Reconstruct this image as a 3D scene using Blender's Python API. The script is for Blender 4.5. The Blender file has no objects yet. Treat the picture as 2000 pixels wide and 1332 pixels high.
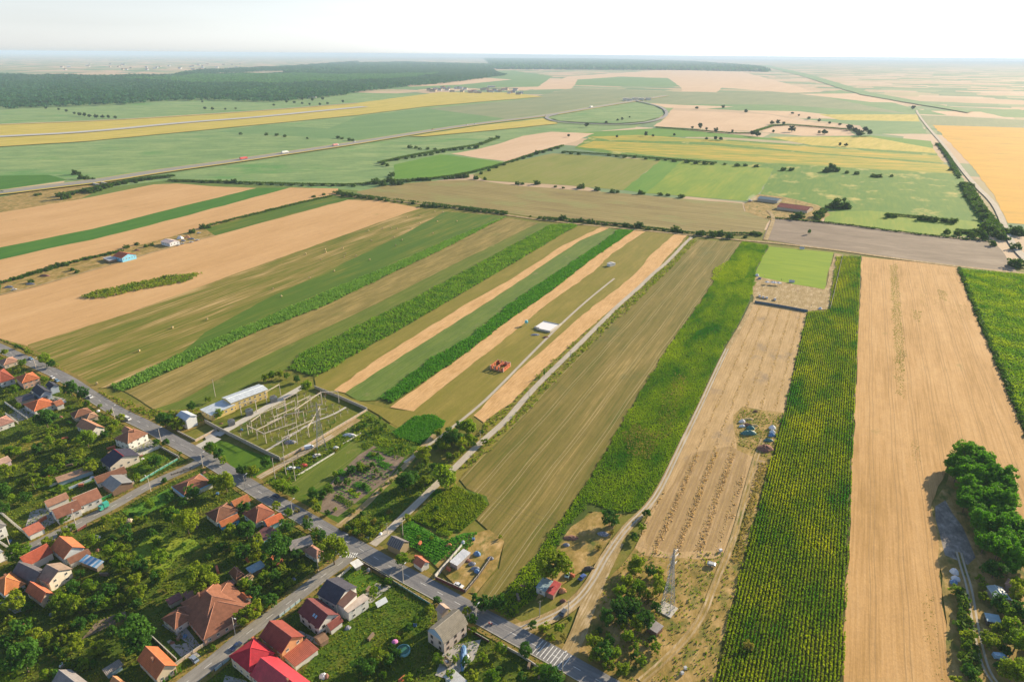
import bpy, math, random
import numpy as np
from mathutils import Vector, Matrix
R = math.radians
sc = bpy.context.scene
col = sc.collection
# ------------------------------------------------------------------ camera
F = 1333.; HY = 107.5; CX, CY = 1000., 666.; H = 200.
PITCH = math.atan((CY-HY)/F); ROLL = math.atan(15/2000)
cam_d = bpy.data.cameras.new('camera'); cam = bpy.data.objects.new('camera', cam_d); col.objects.link(cam)
cam_d.sensor_width = 36; cam_d.lens = 36*F/2000; cam_d.clip_start = 1; cam_d.clip_end = 200000
_f = Vector((0, math.cos(PITCH), -math.sin(PITCH))); _u = Vector((0, math.sin(PITCH), math.cos(PITCH))); _x = Vector((1, 0, 0))
_r = _x*math.cos(ROLL)+_u*math.sin(ROLL); _up = -_x*math.sin(ROLL)+_u*math.cos(ROLL)
cam.matrix_world = Matrix(((_r.x, _up.x, -_f.x, 0), (_r.y, _up.y, -_f.y, 0), (_r.z, _up.z, -_f.z, H), (0, 0, 0, 1)))
sc.camera = cam
# ------------------------------------------------------------------ world, sun, exposure
SUN_AZ, SUN_EL = 52., 20.            # the sun stands ahead and to the right, low
w = bpy.data.worlds.new('World'); sc.world = w; w.use_nodes = True
nt = w.node_tree; bg = nt.nodes['Background']
sky = nt.nodes.new('ShaderNodeTexSky'); sky.sky_type = 'NISHITA'; sky.sun_disc = False
sky.sun_elevation = R(SUN_EL); sky.sun_rotation = R(SUN_AZ); sky.air_density = 1.0; sky.dust_density = 0.4; sky.ozone_density = 1.0; sky.altitude = 0
hs = nt.nodes.new('ShaderNodeHueSaturation'); hs.inputs['Saturation'].default_value = .22; nt.links.new(sky.outputs[0], hs.inputs['Color'])   # milky, hazy air low in the sky
tn = nt.nodes.new('ShaderNodeMix'); tn.data_type = 'RGBA'; tn.blend_type = 'MULTIPLY'; tn.inputs[0].default_value = 1; tn.inputs[7].default_value = (.93, .97, 1.02, 1); nt.links.new(hs.outputs[0], tn.inputs[6])
tc = nt.nodes.new('ShaderNodeTexCoord'); sp = nt.nodes.new('ShaderNodeSeparateXYZ'); nt.links.new(tc.outputs['Generated'], sp.inputs[0])
mr = nt.nodes.new('ShaderNodeMapRange'); mr.inputs['From Min'].default_value = .08; mr.inputs['From Max'].default_value = .45; nt.links.new(sp.outputs[2], mr.inputs['Value'])
mx = nt.nodes.new('ShaderNodeMix'); mx.data_type = 'RGBA'; nt.links.new(mr.outputs[0], mx.inputs[0]); nt.links.new(tn.outputs[2], mx.inputs[6]); nt.links.new(sky.outputs[0], mx.inputs[7])
cn = nt.nodes.new('ShaderNodeTexNoise'); cn.inputs['Scale'].default_value = 1; cn.inputs['Detail'].default_value = 5; cv = nt.nodes.new('ShaderNodeVectorMath'); cv.operation = 'MULTIPLY'; cv.inputs[1].default_value = (2.2, 2.2, 26); nt.links.new(tc.outputs['Generated'], cv.inputs[0]); nt.links.new(cv.outputs[0], cn.inputs['Vector'])   # thin veils of cirrus
cm = nt.nodes.new('ShaderNodeMath'); cm.operation = 'MULTIPLY_ADD'; cm.inputs[1].default_value = .22; cm.inputs[2].default_value = .87; nt.links.new(cn.outputs['Fac'], cm.inputs[0])
cs = nt.nodes.new('ShaderNodeVectorMath'); cs.operation = 'SCALE'; nt.links.new(mx.outputs[2], cs.inputs[0]); nt.links.new(cm.outputs[0], cs.inputs[3])
nt.links.new(cs.outputs[0], bg.inputs[0]); bg.inputs[1].default_value = 0.085
sl = bpy.data.lights.new('sun', 'SUN'); sl.energy = 5.0; sl.angle = R(0.6); sl.color = (1.0, 0.83, 0.58)
so = bpy.data.objects.new('sun', sl); col.objects.link(so)
_sd = Vector((math.sin(R(SUN_AZ))*math.cos(R(SUN_EL)), math.cos(R(SUN_AZ))*math.cos(R(SUN_EL)), math.sin(R(SUN_EL))))
so.rotation_euler = _sd.to_track_quat('Z', 'Y').to_euler(); so.location = (0, 0, 400)
sc.view_settings.view_transform = 'Standard'; sc.view_settings.look = 'None'; sc.view_settings.gamma = 1; sc.view_settings.exposure = 1.05
sc.cycles.use_denoising = True; sc.cycles.max_bounces = 6; sc.cycles.diffuse_bounces = 3; sc.cycles.volume_bounces = 2; sc.cycles.transmission_bounces = 3
sc.cycles.caustics_reflective = False; sc.cycles.caustics_refractive = False

# ------------------------------------------------------------------ helpers
_c, _s = math.cos(ROLL), math.sin(ROLL)
def P(px, py, z=0.):
    x = px-CX; y = CY-py
    x, y = _c*x-_s*y, _s*x+_c*y
    dy = F*math.cos(PITCH)+y*math.sin(PITCH); dz = -F*math.sin(PITCH)+y*math.cos(PITCH)
    t = (z-H)/dz
    return Vector((x*t, dy*t, z))
def proj(v):
    d = Vector(v)-Vector((0, 0, H)); a, b, c = d.dot(_r), d.dot(_up), d.dot(_f)
    return CX+F*a/c, CY-F*b/c
def tag(o, label=None, cat=None, group=None, kind=None):
    if label: o['label'] = label
    if cat: o['category'] = cat
    if group: o['group'] = group
    if kind: o['kind'] = kind
    return o
def empty(name, loc, rz=0, label=None, cat=None, group=None):
    o = bpy.data.objects.new(name, None); col.objects.link(o); o.location = loc; o.rotation_euler = (0, 0, rz); o.empty_display_size = .3
    return tag(o, label, cat, group)
def link(name, me, parent=None, loc=(0, 0, 0), rz=0):
    o = bpy.data.objects.new(name, me); col.objects.link(o)
    if parent: o.parent = parent
    o.location = loc; o.rotation_euler = (0, 0, rz); return o
def copy_tree(o, parent=None):
    c = o.copy(); col.objects.link(c)
    if parent: c.parent = parent
    for ch in list(o.children): copy_tree(ch, c)
    return c
class MB:
    def __init__(s): s.v = []; s.f = []; s.m = []; s.cur = 0
    def add(s, vs, fs):
        n = len(s.v); s.v += [tuple(v) for v in vs]
        for f in fs: s.f.append(tuple(i+n for i in f)); s.m.append(s.cur)
        return s
    def box(s, x0, x1, y0, y1, z0, z1, M=None):
        vs = [Vector(p) for p in ((x0, y0, z0), (x1, y0, z0), (x1, y1, z0), (x0, y1, z0), (x0, y0, z1), (x1, y0, z1), (x1, y1, z1), (x0, y1, z1))]
        if M: vs = [M @ v for v in vs]
        return s.add(vs, [(3, 2, 1, 0), (4, 5, 6, 7), (0, 1, 5, 4), (1, 2, 6, 5), (2, 3, 7, 6), (3, 0, 4, 7)])
    def tube(s, a, b, r0, r1=None, n=6):
        a, b = Vector(a), Vector(b); r1 = r0 if r1 is None else r1; d = (b-a).normalized()
        x = d.orthogonal().normalized(); y = d.cross(x); vs = []
        for p, r in ((a, r0), (b, r1)):
            for i in range(n):
                t = 2*math.pi*i/n; vs.append(p+(x*math.cos(t)+y*math.sin(t))*r)
        return s.add(vs, [(i, (i+1) % n, n+(i+1) % n, n+i) for i in range(n)]+[tuple(range(n-1, -1, -1)), tuple(range(n, 2*n))])
    def lathe(s, prof, n=12, c=(0, 0)):
        vs = []
        for r, z in prof:
            for i in range(n): t = 2*math.pi*i/n; vs.append((c[0]+r*math.cos(t), c[1]+r*math.sin(t), z))
        fs = []
        for k in range(len(prof)-1):
            for i in range(n): fs.append((k*n+i, k*n+(i+1) % n, (k+1)*n+(i+1) % n, (k+1)*n+i))
        fs.append(tuple(range((len(prof)-1)*n, len(prof)*n)))
        return s.add(vs, fs)
    def prism(s, pts, y0, y1):          # profile in x,z extruded along y
        n = len(pts); vs = [(x, y0, z) for x, z in pts]+[(x, y1, z) for x, z in pts]
        return s.add(vs, [(i, (i+1) % n, n+(i+1) % n, n+i) for i in range(n)]+[tuple(range(n-1, -1, -1)), tuple(range(n, 2*n))])
    def mesh(s, name, mats):
        me = bpy.data.meshes.new(name); me.from_pydata(s.v, [], s.f)
        for m in (mats if isinstance(mats, (list, tuple)) else [mats]): me.materials.append(m)
        if any(s.m): me.polygons.foreach_set('material_index', s.m)
        me.update(); return me
    def build(s, name, mats, parent=None, loc=(0, 0, 0), rz=0): return link(name, s.mesh(name, mats), parent, loc, rz)
def quads_mesh(name, V, mat, smooth=False):      # V: (n,4,3)
    n = len(V); me = bpy.data.meshes.new(name); me.vertices.add(n*4); me.vertices.foreach_set('co', np.ascontiguousarray(V, dtype=np.float32).reshape(-1))
    me.loops.add(n*4); me.loops.foreach_set('vertex_index', np.arange(n*4, dtype=np.int32))
    me.polygons.add(n); me.polygons.foreach_set('loop_start', np.arange(0, n*4, 4, dtype=np.int32))
    me.materials.append(mat); me.update(calc_edges=True); return me

# ------------------------------------------------------------------ materials
class NG:
    def __init__(s, name):
        s.m = bpy.data.materials.new(name); s.m.use_nodes = True; s.t = s.m.node_tree; s.b = s.t.nodes['Principled BSDF']
        s.b.inputs['Roughness'].default_value = .9; s.b.inputs['Specular IOR Level'].default_value = .15
    def n(s, t, **k):
        o = s.t.nodes.new(t)
        for a, b in k.items(): setattr(o, a, b)
        return o
    def set(s, sock, v):
        if isinstance(v, bpy.types.NodeSocket): s.t.links.new(v, sock)
        elif v is not None: sock.default_value = v
    def math(s, op, a, b=None, c=None, clamp=False):
        o = s.n('ShaderNodeMath', operation=op, use_clamp=clamp)
        for i, v in enumerate((a, b, c)): s.set(o.inputs[i], v)
        return o.outputs[0]
    def vmul(s, v, k):
        o = s.n('ShaderNodeVectorMath', operation='MULTIPLY'); s.set(o.inputs[0], v); o.inputs[1].default_value = k; return o.outputs[0]
    def co(s): return s.n('ShaderNodeTexCoord').outputs['Object']
    def rot(s, v, az):
        o = s.n('ShaderNodeVectorRotate', rotation_type='Z_AXIS'); s.set(o.inputs['Vector'], v); o.inputs['Angle'].default_value = R(az); return o.outputs[0]
    def noise(s, v, scale=1, detail=2, rough=.5, dist=0):
        o = s.n('ShaderNodeTexNoise'); s.set(o.inputs['Vector'], v); o.inputs['Scale'].default_value = scale; o.inputs['Detail'].default_value = detail
        o.inputs['Roughness'].default_value = rough; o.inputs['Distortion'].default_value = dist; return o.outputs['Fac']
    def ramp(s, f, stops, interp='LINEAR'):
        o = s.n('ShaderNodeValToRGB'); s.set(o.inputs[0], f); r = o.color_ramp; r.interpolation = interp
        while len(r.elements) < len(stops): r.elements.new(.5)
        for e, (p, c) in zip(r.elements, stops): e.position = p; e.color = (*c, 1) if len(c) == 3 else c
        return o.outputs[0]
    def mix(s, f, a, b, mode='MIX'):
        o = s.n('ShaderNodeMix', data_type='RGBA', blend_type=mode); s.set(o.inputs[0], f)
        for i, v in ((6, a), (7, b)):
            if isinstance(v, tuple): v = (*v, 1) if len(v) == 3 else v
            s.set(o.inputs[i], v)
        return o.outputs[2]
    def scale(s, c, f):
        o = s.n('ShaderNodeVectorMath', operation='SCALE'); s.set(o.inputs[0], c); s.set(o.inputs[3], f); return o.outputs[0]
    def bump(s, h, k=.3, d=.1):
        o = s.n('ShaderNodeBump'); s.set(o.inputs['Height'], h); o.inputs['Strength'].default_value = k; o.inputs['Distance'].default_value = d
        s.t.links.new(o.outputs[0], s.b.inputs['Normal'])
    def out(s, c): s.set(s.b.inputs['Base Color'], (*c, 1) if isinstance(c, tuple) else c); return s.m
def vib(c):
    r, g_, b = c
    if b > .62*g_: return c
    if g_ > r*.92: return (r*.93, g_*.98, b*.5)
    if r > .42: return (r*.99, g_*.95, b*.88)
    return (r*.88, g_*.85, b*.62)
def plain(name, c, rough=.8, metal=0, spec=.3, var=.12, sc_=2.):
    g = NG(name); g.b.inputs['Roughness'].default_value = rough; g.b.inputs['Metallic'].default_value = metal; g.b.inputs['Specular IOR Level'].default_value = spec
    n = g.noise(g.co(), sc_, 4, .6); f = g.math('MULTIPLY_ADD', n, 2*var, 1-var)
    return g.out(g.scale(c, f))
def field(name, stops, az=25.6, patch=(30, 120), streak=(1.5, 30), sw=.5, grain=.6, ga=.25, rows=None, tram=None, bump=.35, spread=1.0, blot=None, vb=True):
    g = NG(name); c = g.rot(g.co(), az); stops = [(a, vib(q) if vb else q) for a, q in stops]
    p = g.noise(g.vmul(c, (1/patch[0], 1/patch[1], 0)), 1, 4, .6, .3)
    q = g.noise(g.vmul(c, (1/streak[0], 1/streak[1], 0)), 1, 3, .6)
    f = g.math('ADD', g.math('MULTIPLY', p, 1-sw), g.math('MULTIPLY', q, sw))
    f = g.math('MULTIPLY_ADD', g.math('SUBTRACT', f, .5), 2.2*spread, .5, clamp=True)
    cc = g.ramp(f, stops)
    if blot:     # patches of another colour with a shape of their own: (scale m, threshold, colour, softness)
        b = g.noise(g.vmul(c, (1/blot[0], .6/blot[0], 0)), 1, 5, .65)
        b = g.math('MULTIPLY', g.math('SUBTRACT', b, blot[1]), 1/blot[3], clamp=True)
        cc = g.mix(b, cc, blot[2])
    if rows:     # (spacing, amount, colour): colour varies between drill rows
        sx = g.n('ShaderNodeSeparateXYZ'); g.set(sx.inputs[0], c)
        sn = g.math('SINE', g.math('MULTIPLY', sx.outputs[0], 2*math.pi/rows[0])); sn = g.math('MULTIPLY_ADD', sn, .5*rows[1], .5*rows[1])
        cc = g.mix(sn, cc, rows[2])
    if tram:     # (spacing, colour, amount): pairs of wheel tracks
        sx = g.n('ShaderNodeSeparateXYZ'); g.set(sx.inputs[0], c)
        wob = g.math('MULTIPLY', g.noise(g.vmul(c, (0, 1/60, 0)), 1, 1), 2.5)
        fr = g.math('MULTIPLY', g.math('FRACT', g.math('DIVIDE', g.math('ADD', sx.outputs[0], wob), tram[0])), tram[0])
        d = g.math('ABSOLUTE', g.math('SUBTRACT', g.math('ABSOLUTE', g.math('SUBTRACT', fr, tram[0]/2)), .95))
        t = g.math('MULTIPLY', g.math('LESS_THAN', d, .22), tram[2])
        t = g.math('MULTIPLY', t, g.math('MULTIPLY_ADD', q, 1.2, .2, clamp=True))
        cc = g.mix(t, cc, tram[1])
    n = g.noise(g.vmul(c, (1/grain, .5/grain, 1/grain)), 1, 4, .7)
    n2 = g.noise(g.vmul(c, (.2, .1, 0)), 1, 4, .6)
    cc = g.scale(cc, g.math('ADD', g.math('MULTIPLY_ADD', n, 2*ga, 1-ga), g.math('MULTIPLY_ADD', n2, .5*ga*2, -.25*ga*2)))
    g.bump(g.math('ADD', n, g.math('MULTIPLY', q, .8)), bump, .25)
    return g.out(cc)
def leafmat(name, c1, c2, trans=.35, ns=.35, rnd=.35, amp=1.6, az=None):
    g = NG(name); oi = g.n('ShaderNodeObjectInfo').outputs['Random']
    ps = g.n('ShaderNodeNewGeometry').outputs['Position']
    if az is not None: ps = g.vmul(g.rot(ps, az), (1, .4, 1))
    n = g.noise(ps, ns, 4, .65)
    f = g.math('ADD', g.math('MULTIPLY_ADD', g.math('SUBTRACT', n, .5), amp, .5), g.math('MULTIPLY', g.math('SUBTRACT', oi, .5), rnd*2), clamp=True)
    c = g.mix(f, *[(q[0]*.92, q[1], q[2]*.7) if q[1] > q[0]*.95 else q for q in (c1, c2)]); g.set(g.b.inputs['Base Color'], c); g.b.inputs['Roughness'].default_value = .7; g.b.inputs['Specular IOR Level'].default_value = .1
    tr = g.n('ShaderNodeBsdfTranslucent'); tc = g.mix(1.0, c, (1.25, 1.3, .5), 'MULTIPLY'); g.set(tr.inputs[0], tc)
    mx = g.n('ShaderNodeMixShader'); mx.inputs[0].default_value = trans
    g.t.links.new(g.b.outputs[0], mx.inputs[1]); g.t.links.new(tr.outputs[0], mx.inputs[2])
    g.t.links.new(mx.outputs[0], g.t.nodes['Material Output'].inputs['Surface']); return g.m

# ------------------------------------------------------------------ ground sheets
LAYER = [0]
def sheet(name, pts, mat, z=None, sub=None, label=None, jit=1.):
    """a ground sheet laid on the terrain; pts are survey points"""
    LAYER[0] += 1
    W = [P(x, y) for x, y in pts]; rj = random.Random(LAYER[0]); N = []
    for a, b in zip(W, W[1:]+W[:1]):        # field edges are never ruled lines
        far = (a+b).length/2; st = max(9, far*.02); n = min(60, max(1, int((b-a).length/st))); d = (b-a).normalized(); k = jit*min(6, max(.7, far*.0013))
        N.append(a)
        for i in range(1, n): N.append(a+(b-a)*(i/n)+Vector((-d.y, d.x, 0))*rj.uniform(-k, k))
    W = N
    if z is None:
        z = .03+LAYER[0]*.005
    me = bpy.data.meshes.new(name); me.from_pydata([(v.x, v.y, z) for v in W], [], [tuple(range(len(W)))]); me.materials.append(mat)
    o = link(name, me); o['kind'] = 'structure'
    if label: o['label'] = label
    if o.data.polygons[0].normal.z < 0: o.data.flip_normals()
    return o
def smooth_line(W, it=2):
    for _ in range(it):
        N = [W[0]]
        for a, b in zip(W[:-1], W[1:]): N += [a*.75+b*.25, a*.25+b*.75]
        N.append(W[-1]); W = N
    return W
def ribbon_geo(W, width, off=0.):
    L, Rr = [], []
    for i, p in enumerate(W):
        a = W[max(0, i-1)]; b = W[min(len(W)-1, i+1)]; d = (b-a); d.z = 0; d.normalize(); n = Vector((-d.y, d.x, 0))
        wd = width(i/(len(W)-1)) if callable(width) else width
        L.append(p+n*(wd/2+off)); Rr.append(p+n*(off-wd/2))
    return L, Rr
RIB = []
def ribbon(name, pts, width, mat, z, off=0., label=None, thick=0., it=2, world=False, kind='structure'):
    W = smooth_line([p if world else P(*p) for p in pts], it)
    L, Rr = ribbon_geo(W, width, off); n = len(W)
    if W[0].length < 1500 and name != 'road_verge': RIB.append((np.array([(p.x, p.y) for p in W]), (3.6 if callable(width) else width)/2+.35+abs(off)))
    m = MB(); vs = [(v.x, v.y, z) for v in L]+[(v.x, v.y, z) for v in Rr]
    fs = [(n+i, n+i+1, i+1, i) for i in range(n-1)]
    if thick:
        vs += [(v.x, v.y, z-thick) for v in L]+[(v.x, v.y, z-thick) for v in Rr]
        fs += [(i, i+1, 2*n+i+1, 2*n+i) for i in range(n-1)]+[(n+i+1, n+i, 3*n+i, 3*n+i+1) for i in range(n-1)]
    m.add(vs, fs); o = m.build(name, mat)
    if kind: o['kind'] = kind
    if label: o['label'] = label
    return o
def in_poly(X, Y, W):
    ins = np.zeros(len(X), bool); n = len(W)
    for i in range(n):
        x0, y0 = W[i][0], W[i][1]; x1, y1 = W[(i+1) % n][0], W[(i+1) % n][1]
        c = ((y0 > Y) != (y1 > Y)) & (X < (x1-x0)*(Y-y0)/((y1-y0) if y1 != y0 else 1e-9)+x0); ins ^= c
    return ins
def scatter_pts(W, du, dv, az, jit, rng, gap=0.):
    u = np.array((math.cos(R(az)), -math.sin(R(az)))); v = np.array((math.sin(R(az)), math.cos(R(az))))
    A = np.array([(p[0], p[1]) for p in W]); U = A@u; Vv = A@v
    a = np.arange(U.min(), U.max(), du); b = np.arange(Vv.min(), Vv.max(), dv)
    G = np.stack(np.meshgrid(a, b), -1).reshape(-1, 2); G = G+(rng.random(G.shape)-.5)*np.array(jit)
    X = G[:, :1]*u+G[:, 1:]*v; k = min(1.6, .5+.9*(du+dv)*.4); wob = k*np.stack((np.sin(X[:, 1]*.23)+np.sin(X[:, 1]*.61+X[:, 0]*.3), np.sin(X[:, 0]*.27)+np.sin(X[:, 0]*.57+1)), 1)*.5+(rng.random(X.shape)-.5)*k
    m = in_poly(X[:, 0]+wob[:, 0], X[:, 1]+wob[:, 1], W)
    if gap: m &= rng.random(len(X)) > gap
    return X[m]
def plant_quads(X, rng, nq, size, h, tilt=.9, z0=0., spread=.4):
    """nq small leaf faces round each plant position"""
    n = len(X)*nq; C = np.repeat(X, nq, 0); s = size*(.6+.8*rng.random(n)); hh = h*(.35+.65*rng.random(n))
    th = rng.random(n)*2*np.pi; ti = tilt*(.3+.7*rng.random(n))
    a = np.stack((np.cos(th), np.sin(th), np.zeros(n)), 1)
    b = np.stack((-np.sin(th)*np.sin(ti), np.cos(th)*np.sin(ti), np.cos(ti)), 1)
    c = np.concatenate((C+(rng.random((n, 2))-.5)*spread*2, (z0+hh)[:, None]), 1)
    a = a*s[:, None]*.5; b = b*s[:, None]*.5
    return np.stack((c-a-b, c+a-b, c+a*.6+b, c-a*.6+b), 1)
def off_roads(X):
    keep = np.ones(len(X), bool)
    for A, hw in RIB:
        lo = A.min(0)-hw; hi = A.max(0)+hw; idx = np.where(keep & (X[:, 0] > lo[0]) & (X[:, 0] < hi[0]) & (X[:, 1] > lo[1]) & (X[:, 1] < hi[1]))[0]
        if not len(idx): continue
        Y = X[idx]; d = np.full(len(idx), 1e9)
        for a, b in zip(A[:-1], A[1:]):
            e = b-a; t = np.clip(((Y-a)@e)/max(e@e, 1e-9), 0, 1); d = np.minimum(d, np.hypot(*(Y-a-t[:, None]*e).T))
        keep[idx[d < hw]] = False
    return X[keep]
def crop(name, pts, mat, du, dv, az=25.6, jit=(.3, .3), nq=3, size=.7, h=1.8, seed=1, gap=0., spread=.35, tilt=.9, label=None, world=False, z0=.3):
    rng = np.random.default_rng(seed); W = pts if world else [P(*p) for p in pts]
    X = scatter_pts(W, du, dv, az, jit, rng, gap); X = off_roads(X)
    me = quads_mesh(name, plant_quads(X, rng, nq, size, h, tilt, z0, spread), mat)
    o = link(name, me); o['kind'] = 'stuff'
    if label: o['label'] = label
    return o
# ------------------------------------------------------------------ terrain and fields
TAN = [(0, (.42, .255, .12)), (.5, (.52, .33, .16)), (1, (.60, .40, .215))]
M_wheat = field('ripe_wheat', TAN, patch=(40, 160), streak=(1.2, 40), sw=.45, ga=.2, tram=(21, (.36, .22, .09), .5), spread=.8, blot=(26, .64, (.30, .24, .075), .16))
M_wheatR = field('ripe_wheat_rows', [(0, (.36, .215, .085)), (.5, (.49, .305, .13)), (1, (.58, .385, .19))], patch=(16, 90), streak=(.9, 50), sw=.5, ga=.3, spread=1.15, tram=(11.5, (.31, .195, .08), .75), blot=(17, .635, (.29, .225, .07), .14))
M_strip = field('stubble_strip', [(0, (.42, .25, .10)), (.5, (.56, .36, .175)), (1, (.68, .46, .25))], patch=(8, 30), streak=(.7, 12), sw=.65, ga=.3, blot=(20, .66, (.33, .26, .08), .2))
M_mown = field('mown_hay', [(0, (.10, .125, .022)), (.35, (.155, .155, .035)), (.62, (.26, .21, .07)), (1, (.46, .34, .16))], patch=(16, 110), streak=(2.2, 60), sw=.5, ga=.3, spread=1.5)
M_mown2 = field('mown_hay_green', [(0, (.055, .125, .018)), (.5, (.08, .14, .02)), (.8, (.15, .165, .035)), (1, (.32, .26, .09))], patch=(12, 110), streak=(2.4, 60), sw=.45, ga=.25, spread=1.2)
M_brown = field('dry_meadow', [(0, (.15, .135, .04)), (.5, (.25, .205, .075)), (1, (.40, .30, .14))], patch=(14, 60), streak=(2, 28), sw=.5, ga=.32, spread=1.3, tram=(9, (.40, .32, .16), .4), blot=(30, .6, (.13, .15, .03), .2))
M_olive = field('short_meadow', [(0, (.085, .125, .028)), (.5, (.12, .155, .035)), (1, (.165, .18, .05))], patch=(14, 60), streak=(2, 40), sw=.45, ga=.28, spread=1.3, tram=(12, (.25, .22, .08), .4), blot=(18, .62, (.22, .20, .06), .12))
M_olive2 = field('pasture_strip', [(0, (.17, .165, .03)), (.5, (.235, .21, .05)), (1, (.33, .27, .085))], patch=(12, 60), streak=(2, 30), sw=.4, ga=.28)
M_sage = field('clover_field', [(0, (.09, .145, .045)), (.5, (.12, .175, .055)), (1, (.16, .20, .07))], patch=(12, 40), streak=(1.6, 24), sw=.45, ga=.3, spread=1.3, tram=(8, (.20, .22, .10), .4), blot=(15, .6, (.19, .20, .07), .12))
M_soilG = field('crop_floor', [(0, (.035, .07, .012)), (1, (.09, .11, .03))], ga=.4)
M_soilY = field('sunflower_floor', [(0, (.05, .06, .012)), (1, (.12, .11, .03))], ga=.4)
M_J = field('harvested_meadow', [(0, (.10, .115, .025)), (.35, (.165, .15, .04)), (.7, (.25, .20, .075)), (1, (.42, .32, .16))], patch=(26, 130), streak=(1.3, 55), sw=.5, ga=.3, spread=1.25, tram=(13, (.42, .34, .18), .55), blot=(34, .58, (.12, .125, .03), .14))
M_L = field('straw_stubble', [(0, (.34, .235, .12)), (.5, (.45, .32, .165)), (1, (.57, .42, .24))], patch=(7, 30), streak=(.8, 14), sw=.5, ga=.32, blot=(22, .57, (.30, .22, .13), .1), rows=(1.6, .18, (.26, .165, .08)))
M_dirt = field('dry_grass_ground', [(0, (.16, .14, .04)), (.45, (.33, .235, .09)), (1, (.50, .35, .17))], patch=(7, 11), streak=(2.5, 5), sw=.4, ga=.35, spread=1.2, blot=(7, .52, (.105, .125, .02), .15))
M_soil = field('bare_soil', [(0, (.13, .095, .065)), (.5, (.20, .15, .11)), (1, (.29, .22, .16))], patch=(6, 12), streak=(.9, 6), sw=.5, ga=.35)
M_sand = field('sandy_track', [(0, (.26, .19, .11)), (.5, (.38, .285, .175)), (1, (.53, .415, .275))], patch=(4, 10), streak=(.6, 9), sw=.5, ga=.32, spread=1.4, blot=(5, .62, (.17, .16, .06), .12))
M_gravel = field('gravel_track', [(0, (.34, .30, .24)), (.5, (.43, .38, .31)), (1, (.54, .48, .40))], patch=(6, 24), streak=(.6, 14), sw=.5, ga=.25)
M_Q = field('dry_brown_field', [(0, (.20, .15, .08)), (.45, (.26, .215, .095)), (1, (.35, .29, .15))], az=118, patch=(22, 120), streak=(3, 90), sw=.5, ga=.25, spread=1.3, tram=(11, (.38, .33, .2), .6), blot=(60, .52, (.23, .22, .07), .1))
M_R = field('ploughed_grey_field', [(0, (.17, .13, .095)), (.5, (.225, .175, .13)), (1, (.33, .265, .2))], az=113, patch=(20, 60), streak=(2, 30), sw=.5, ga=.28, spread=1.4)
M_T1 = field('light_olive_field', [(0, (.15, .18, .045)), (.5, (.22, .225, .075)), (1, (.30, .265, .12))], patch=(40, 140), streak=(4, 120), sw=.45, ga=.15)
M_T2 = field('bright_green_field', [(0, (.085, .20, .035)), (.5, (.11, .235, .04)), (1, (.16, .26, .05))], patch=(30, 120), streak=(4, 90), sw=.4, ga=.15)
M_T3 = field('yellow_green_field', [(0, (.11, .215, .03)), (.5, (.19, .27, .04)), (1, (.31, .31, .06))], patch=(35, 120), streak=(5, 90), sw=.4, ga=.15)
M_T4 = field('patchy_green_field', [(0, (.06, .17, .03)), (.5, (.10, .20, .035)), (1, (.19, .25, .05))], patch=(20, 60), streak=(5, 60), sw=.45, ga=.2, blot=(45, .55, (.42, .37, .10), .12))
M_pitch = field('sports_pitch_grass', [(0, (.13, .23, .012)), (.5, (.20, .29, .015)), (1, (.27, .33, .025))], az=112, patch=(10, 60), streak=(3, 40), sw=.5, ga=.12)
M_green = field('deep_green_field', [(0, (.035, .125, .02)), (.5, (.055, .16, .025)), (1, (.09, .19, .035))], patch=(14, 60), streak=(2, 25), sw=.4, ga=.25)
M_fgreen = field('soft_green_field', [(0, (.105, .20, .07)), (.5, (.175, .27, .095)), (1, (.28, .35, .135))], az=75, patch=(50, 160), streak=(9, 55), sw=.55, ga=.35, grain=4, spread=1.5, blot=(120, .56, (.10, .24, .06), .12), vb=False)
M_fgreen2 = field('cool_green_field', [(0, (.09, .195, .065)), (.5, (.13, .235, .08)), (1, (.19, .28, .10))], az=50, patch=(80, 200), streak=(10, 90), sw=.5, ga=.3, grain=4, vb=False)
M_fsage = field('grey_green_field', [(0, (.16, .20, .10)), (.5, (.20, .235, .115)), (1, (.27, .265, .14))], az=30, patch=(90, 300), streak=(10, 200), sw=.4, ga=.12, grain=4, vb=False)
M_sunf = field('sunflower_field', [(0, (.14, .22, .04)), (.4, (.24, .27, .045)), (.62, (.46, .34, .04)), (1, (.66, .40, .04))], az=105, patch=(26, 160), streak=(4, 50), sw=.55, ga=.2, grain=1.5, spread=1.1)
M_sunf2 = field('sunflower_field_full', [(0, (.34, .27, .05)), (.4, (.55, .31, .03)), (1, (.66, .38, .04))], az=105, patch=(40, 120), streak=(5, 40), sw=.5, ga=.15, grain=1.5)
M_ftan = field('far_wheat', [(0, (.50, .34, .21)), (.5, (.56, .39, .25)), (1, (.62, .45, .30))], az=30, patch=(90, 260), streak=(8, 120), sw=.4, ga=.08, grain=5, vb=False)
M_fyel = field('far_weed_strip', [(0, (.30, .27, .06)), (.5, (.46, .39, .07)), (1, (.62, .47, .16))], az=35, patch=(18, 140), streak=(4, 70), sw=.5, ga=.15, grain=3)
M_garden = field('garden_ground', [(0, (.04, .08, .012)), (.5, (.075, .11, .016)), (.8, (.14, .13, .03)), (1, (.28, .20, .09))], az=32, patch=(9, 15), streak=(2, 5), sw=.4, ga=.4, spread=1.15)
M_lawn = field('lawn', [(0, (.05, .115, .012)), (.5, (.075, .15, .014)), (1, (.11, .18, .02))], az=32, patch=(5, 9), streak=(1.5, 5), sw=.4, ga=.3)
M_meadow = field('rough_meadow', [(0, (.045, .10, .012)), (.5, (.08, .135, .016)), (1, (.21, .18, .04))], az=60, patch=(9, 11), streak=(2, 3), sw=.4, ga=.4)
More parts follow.
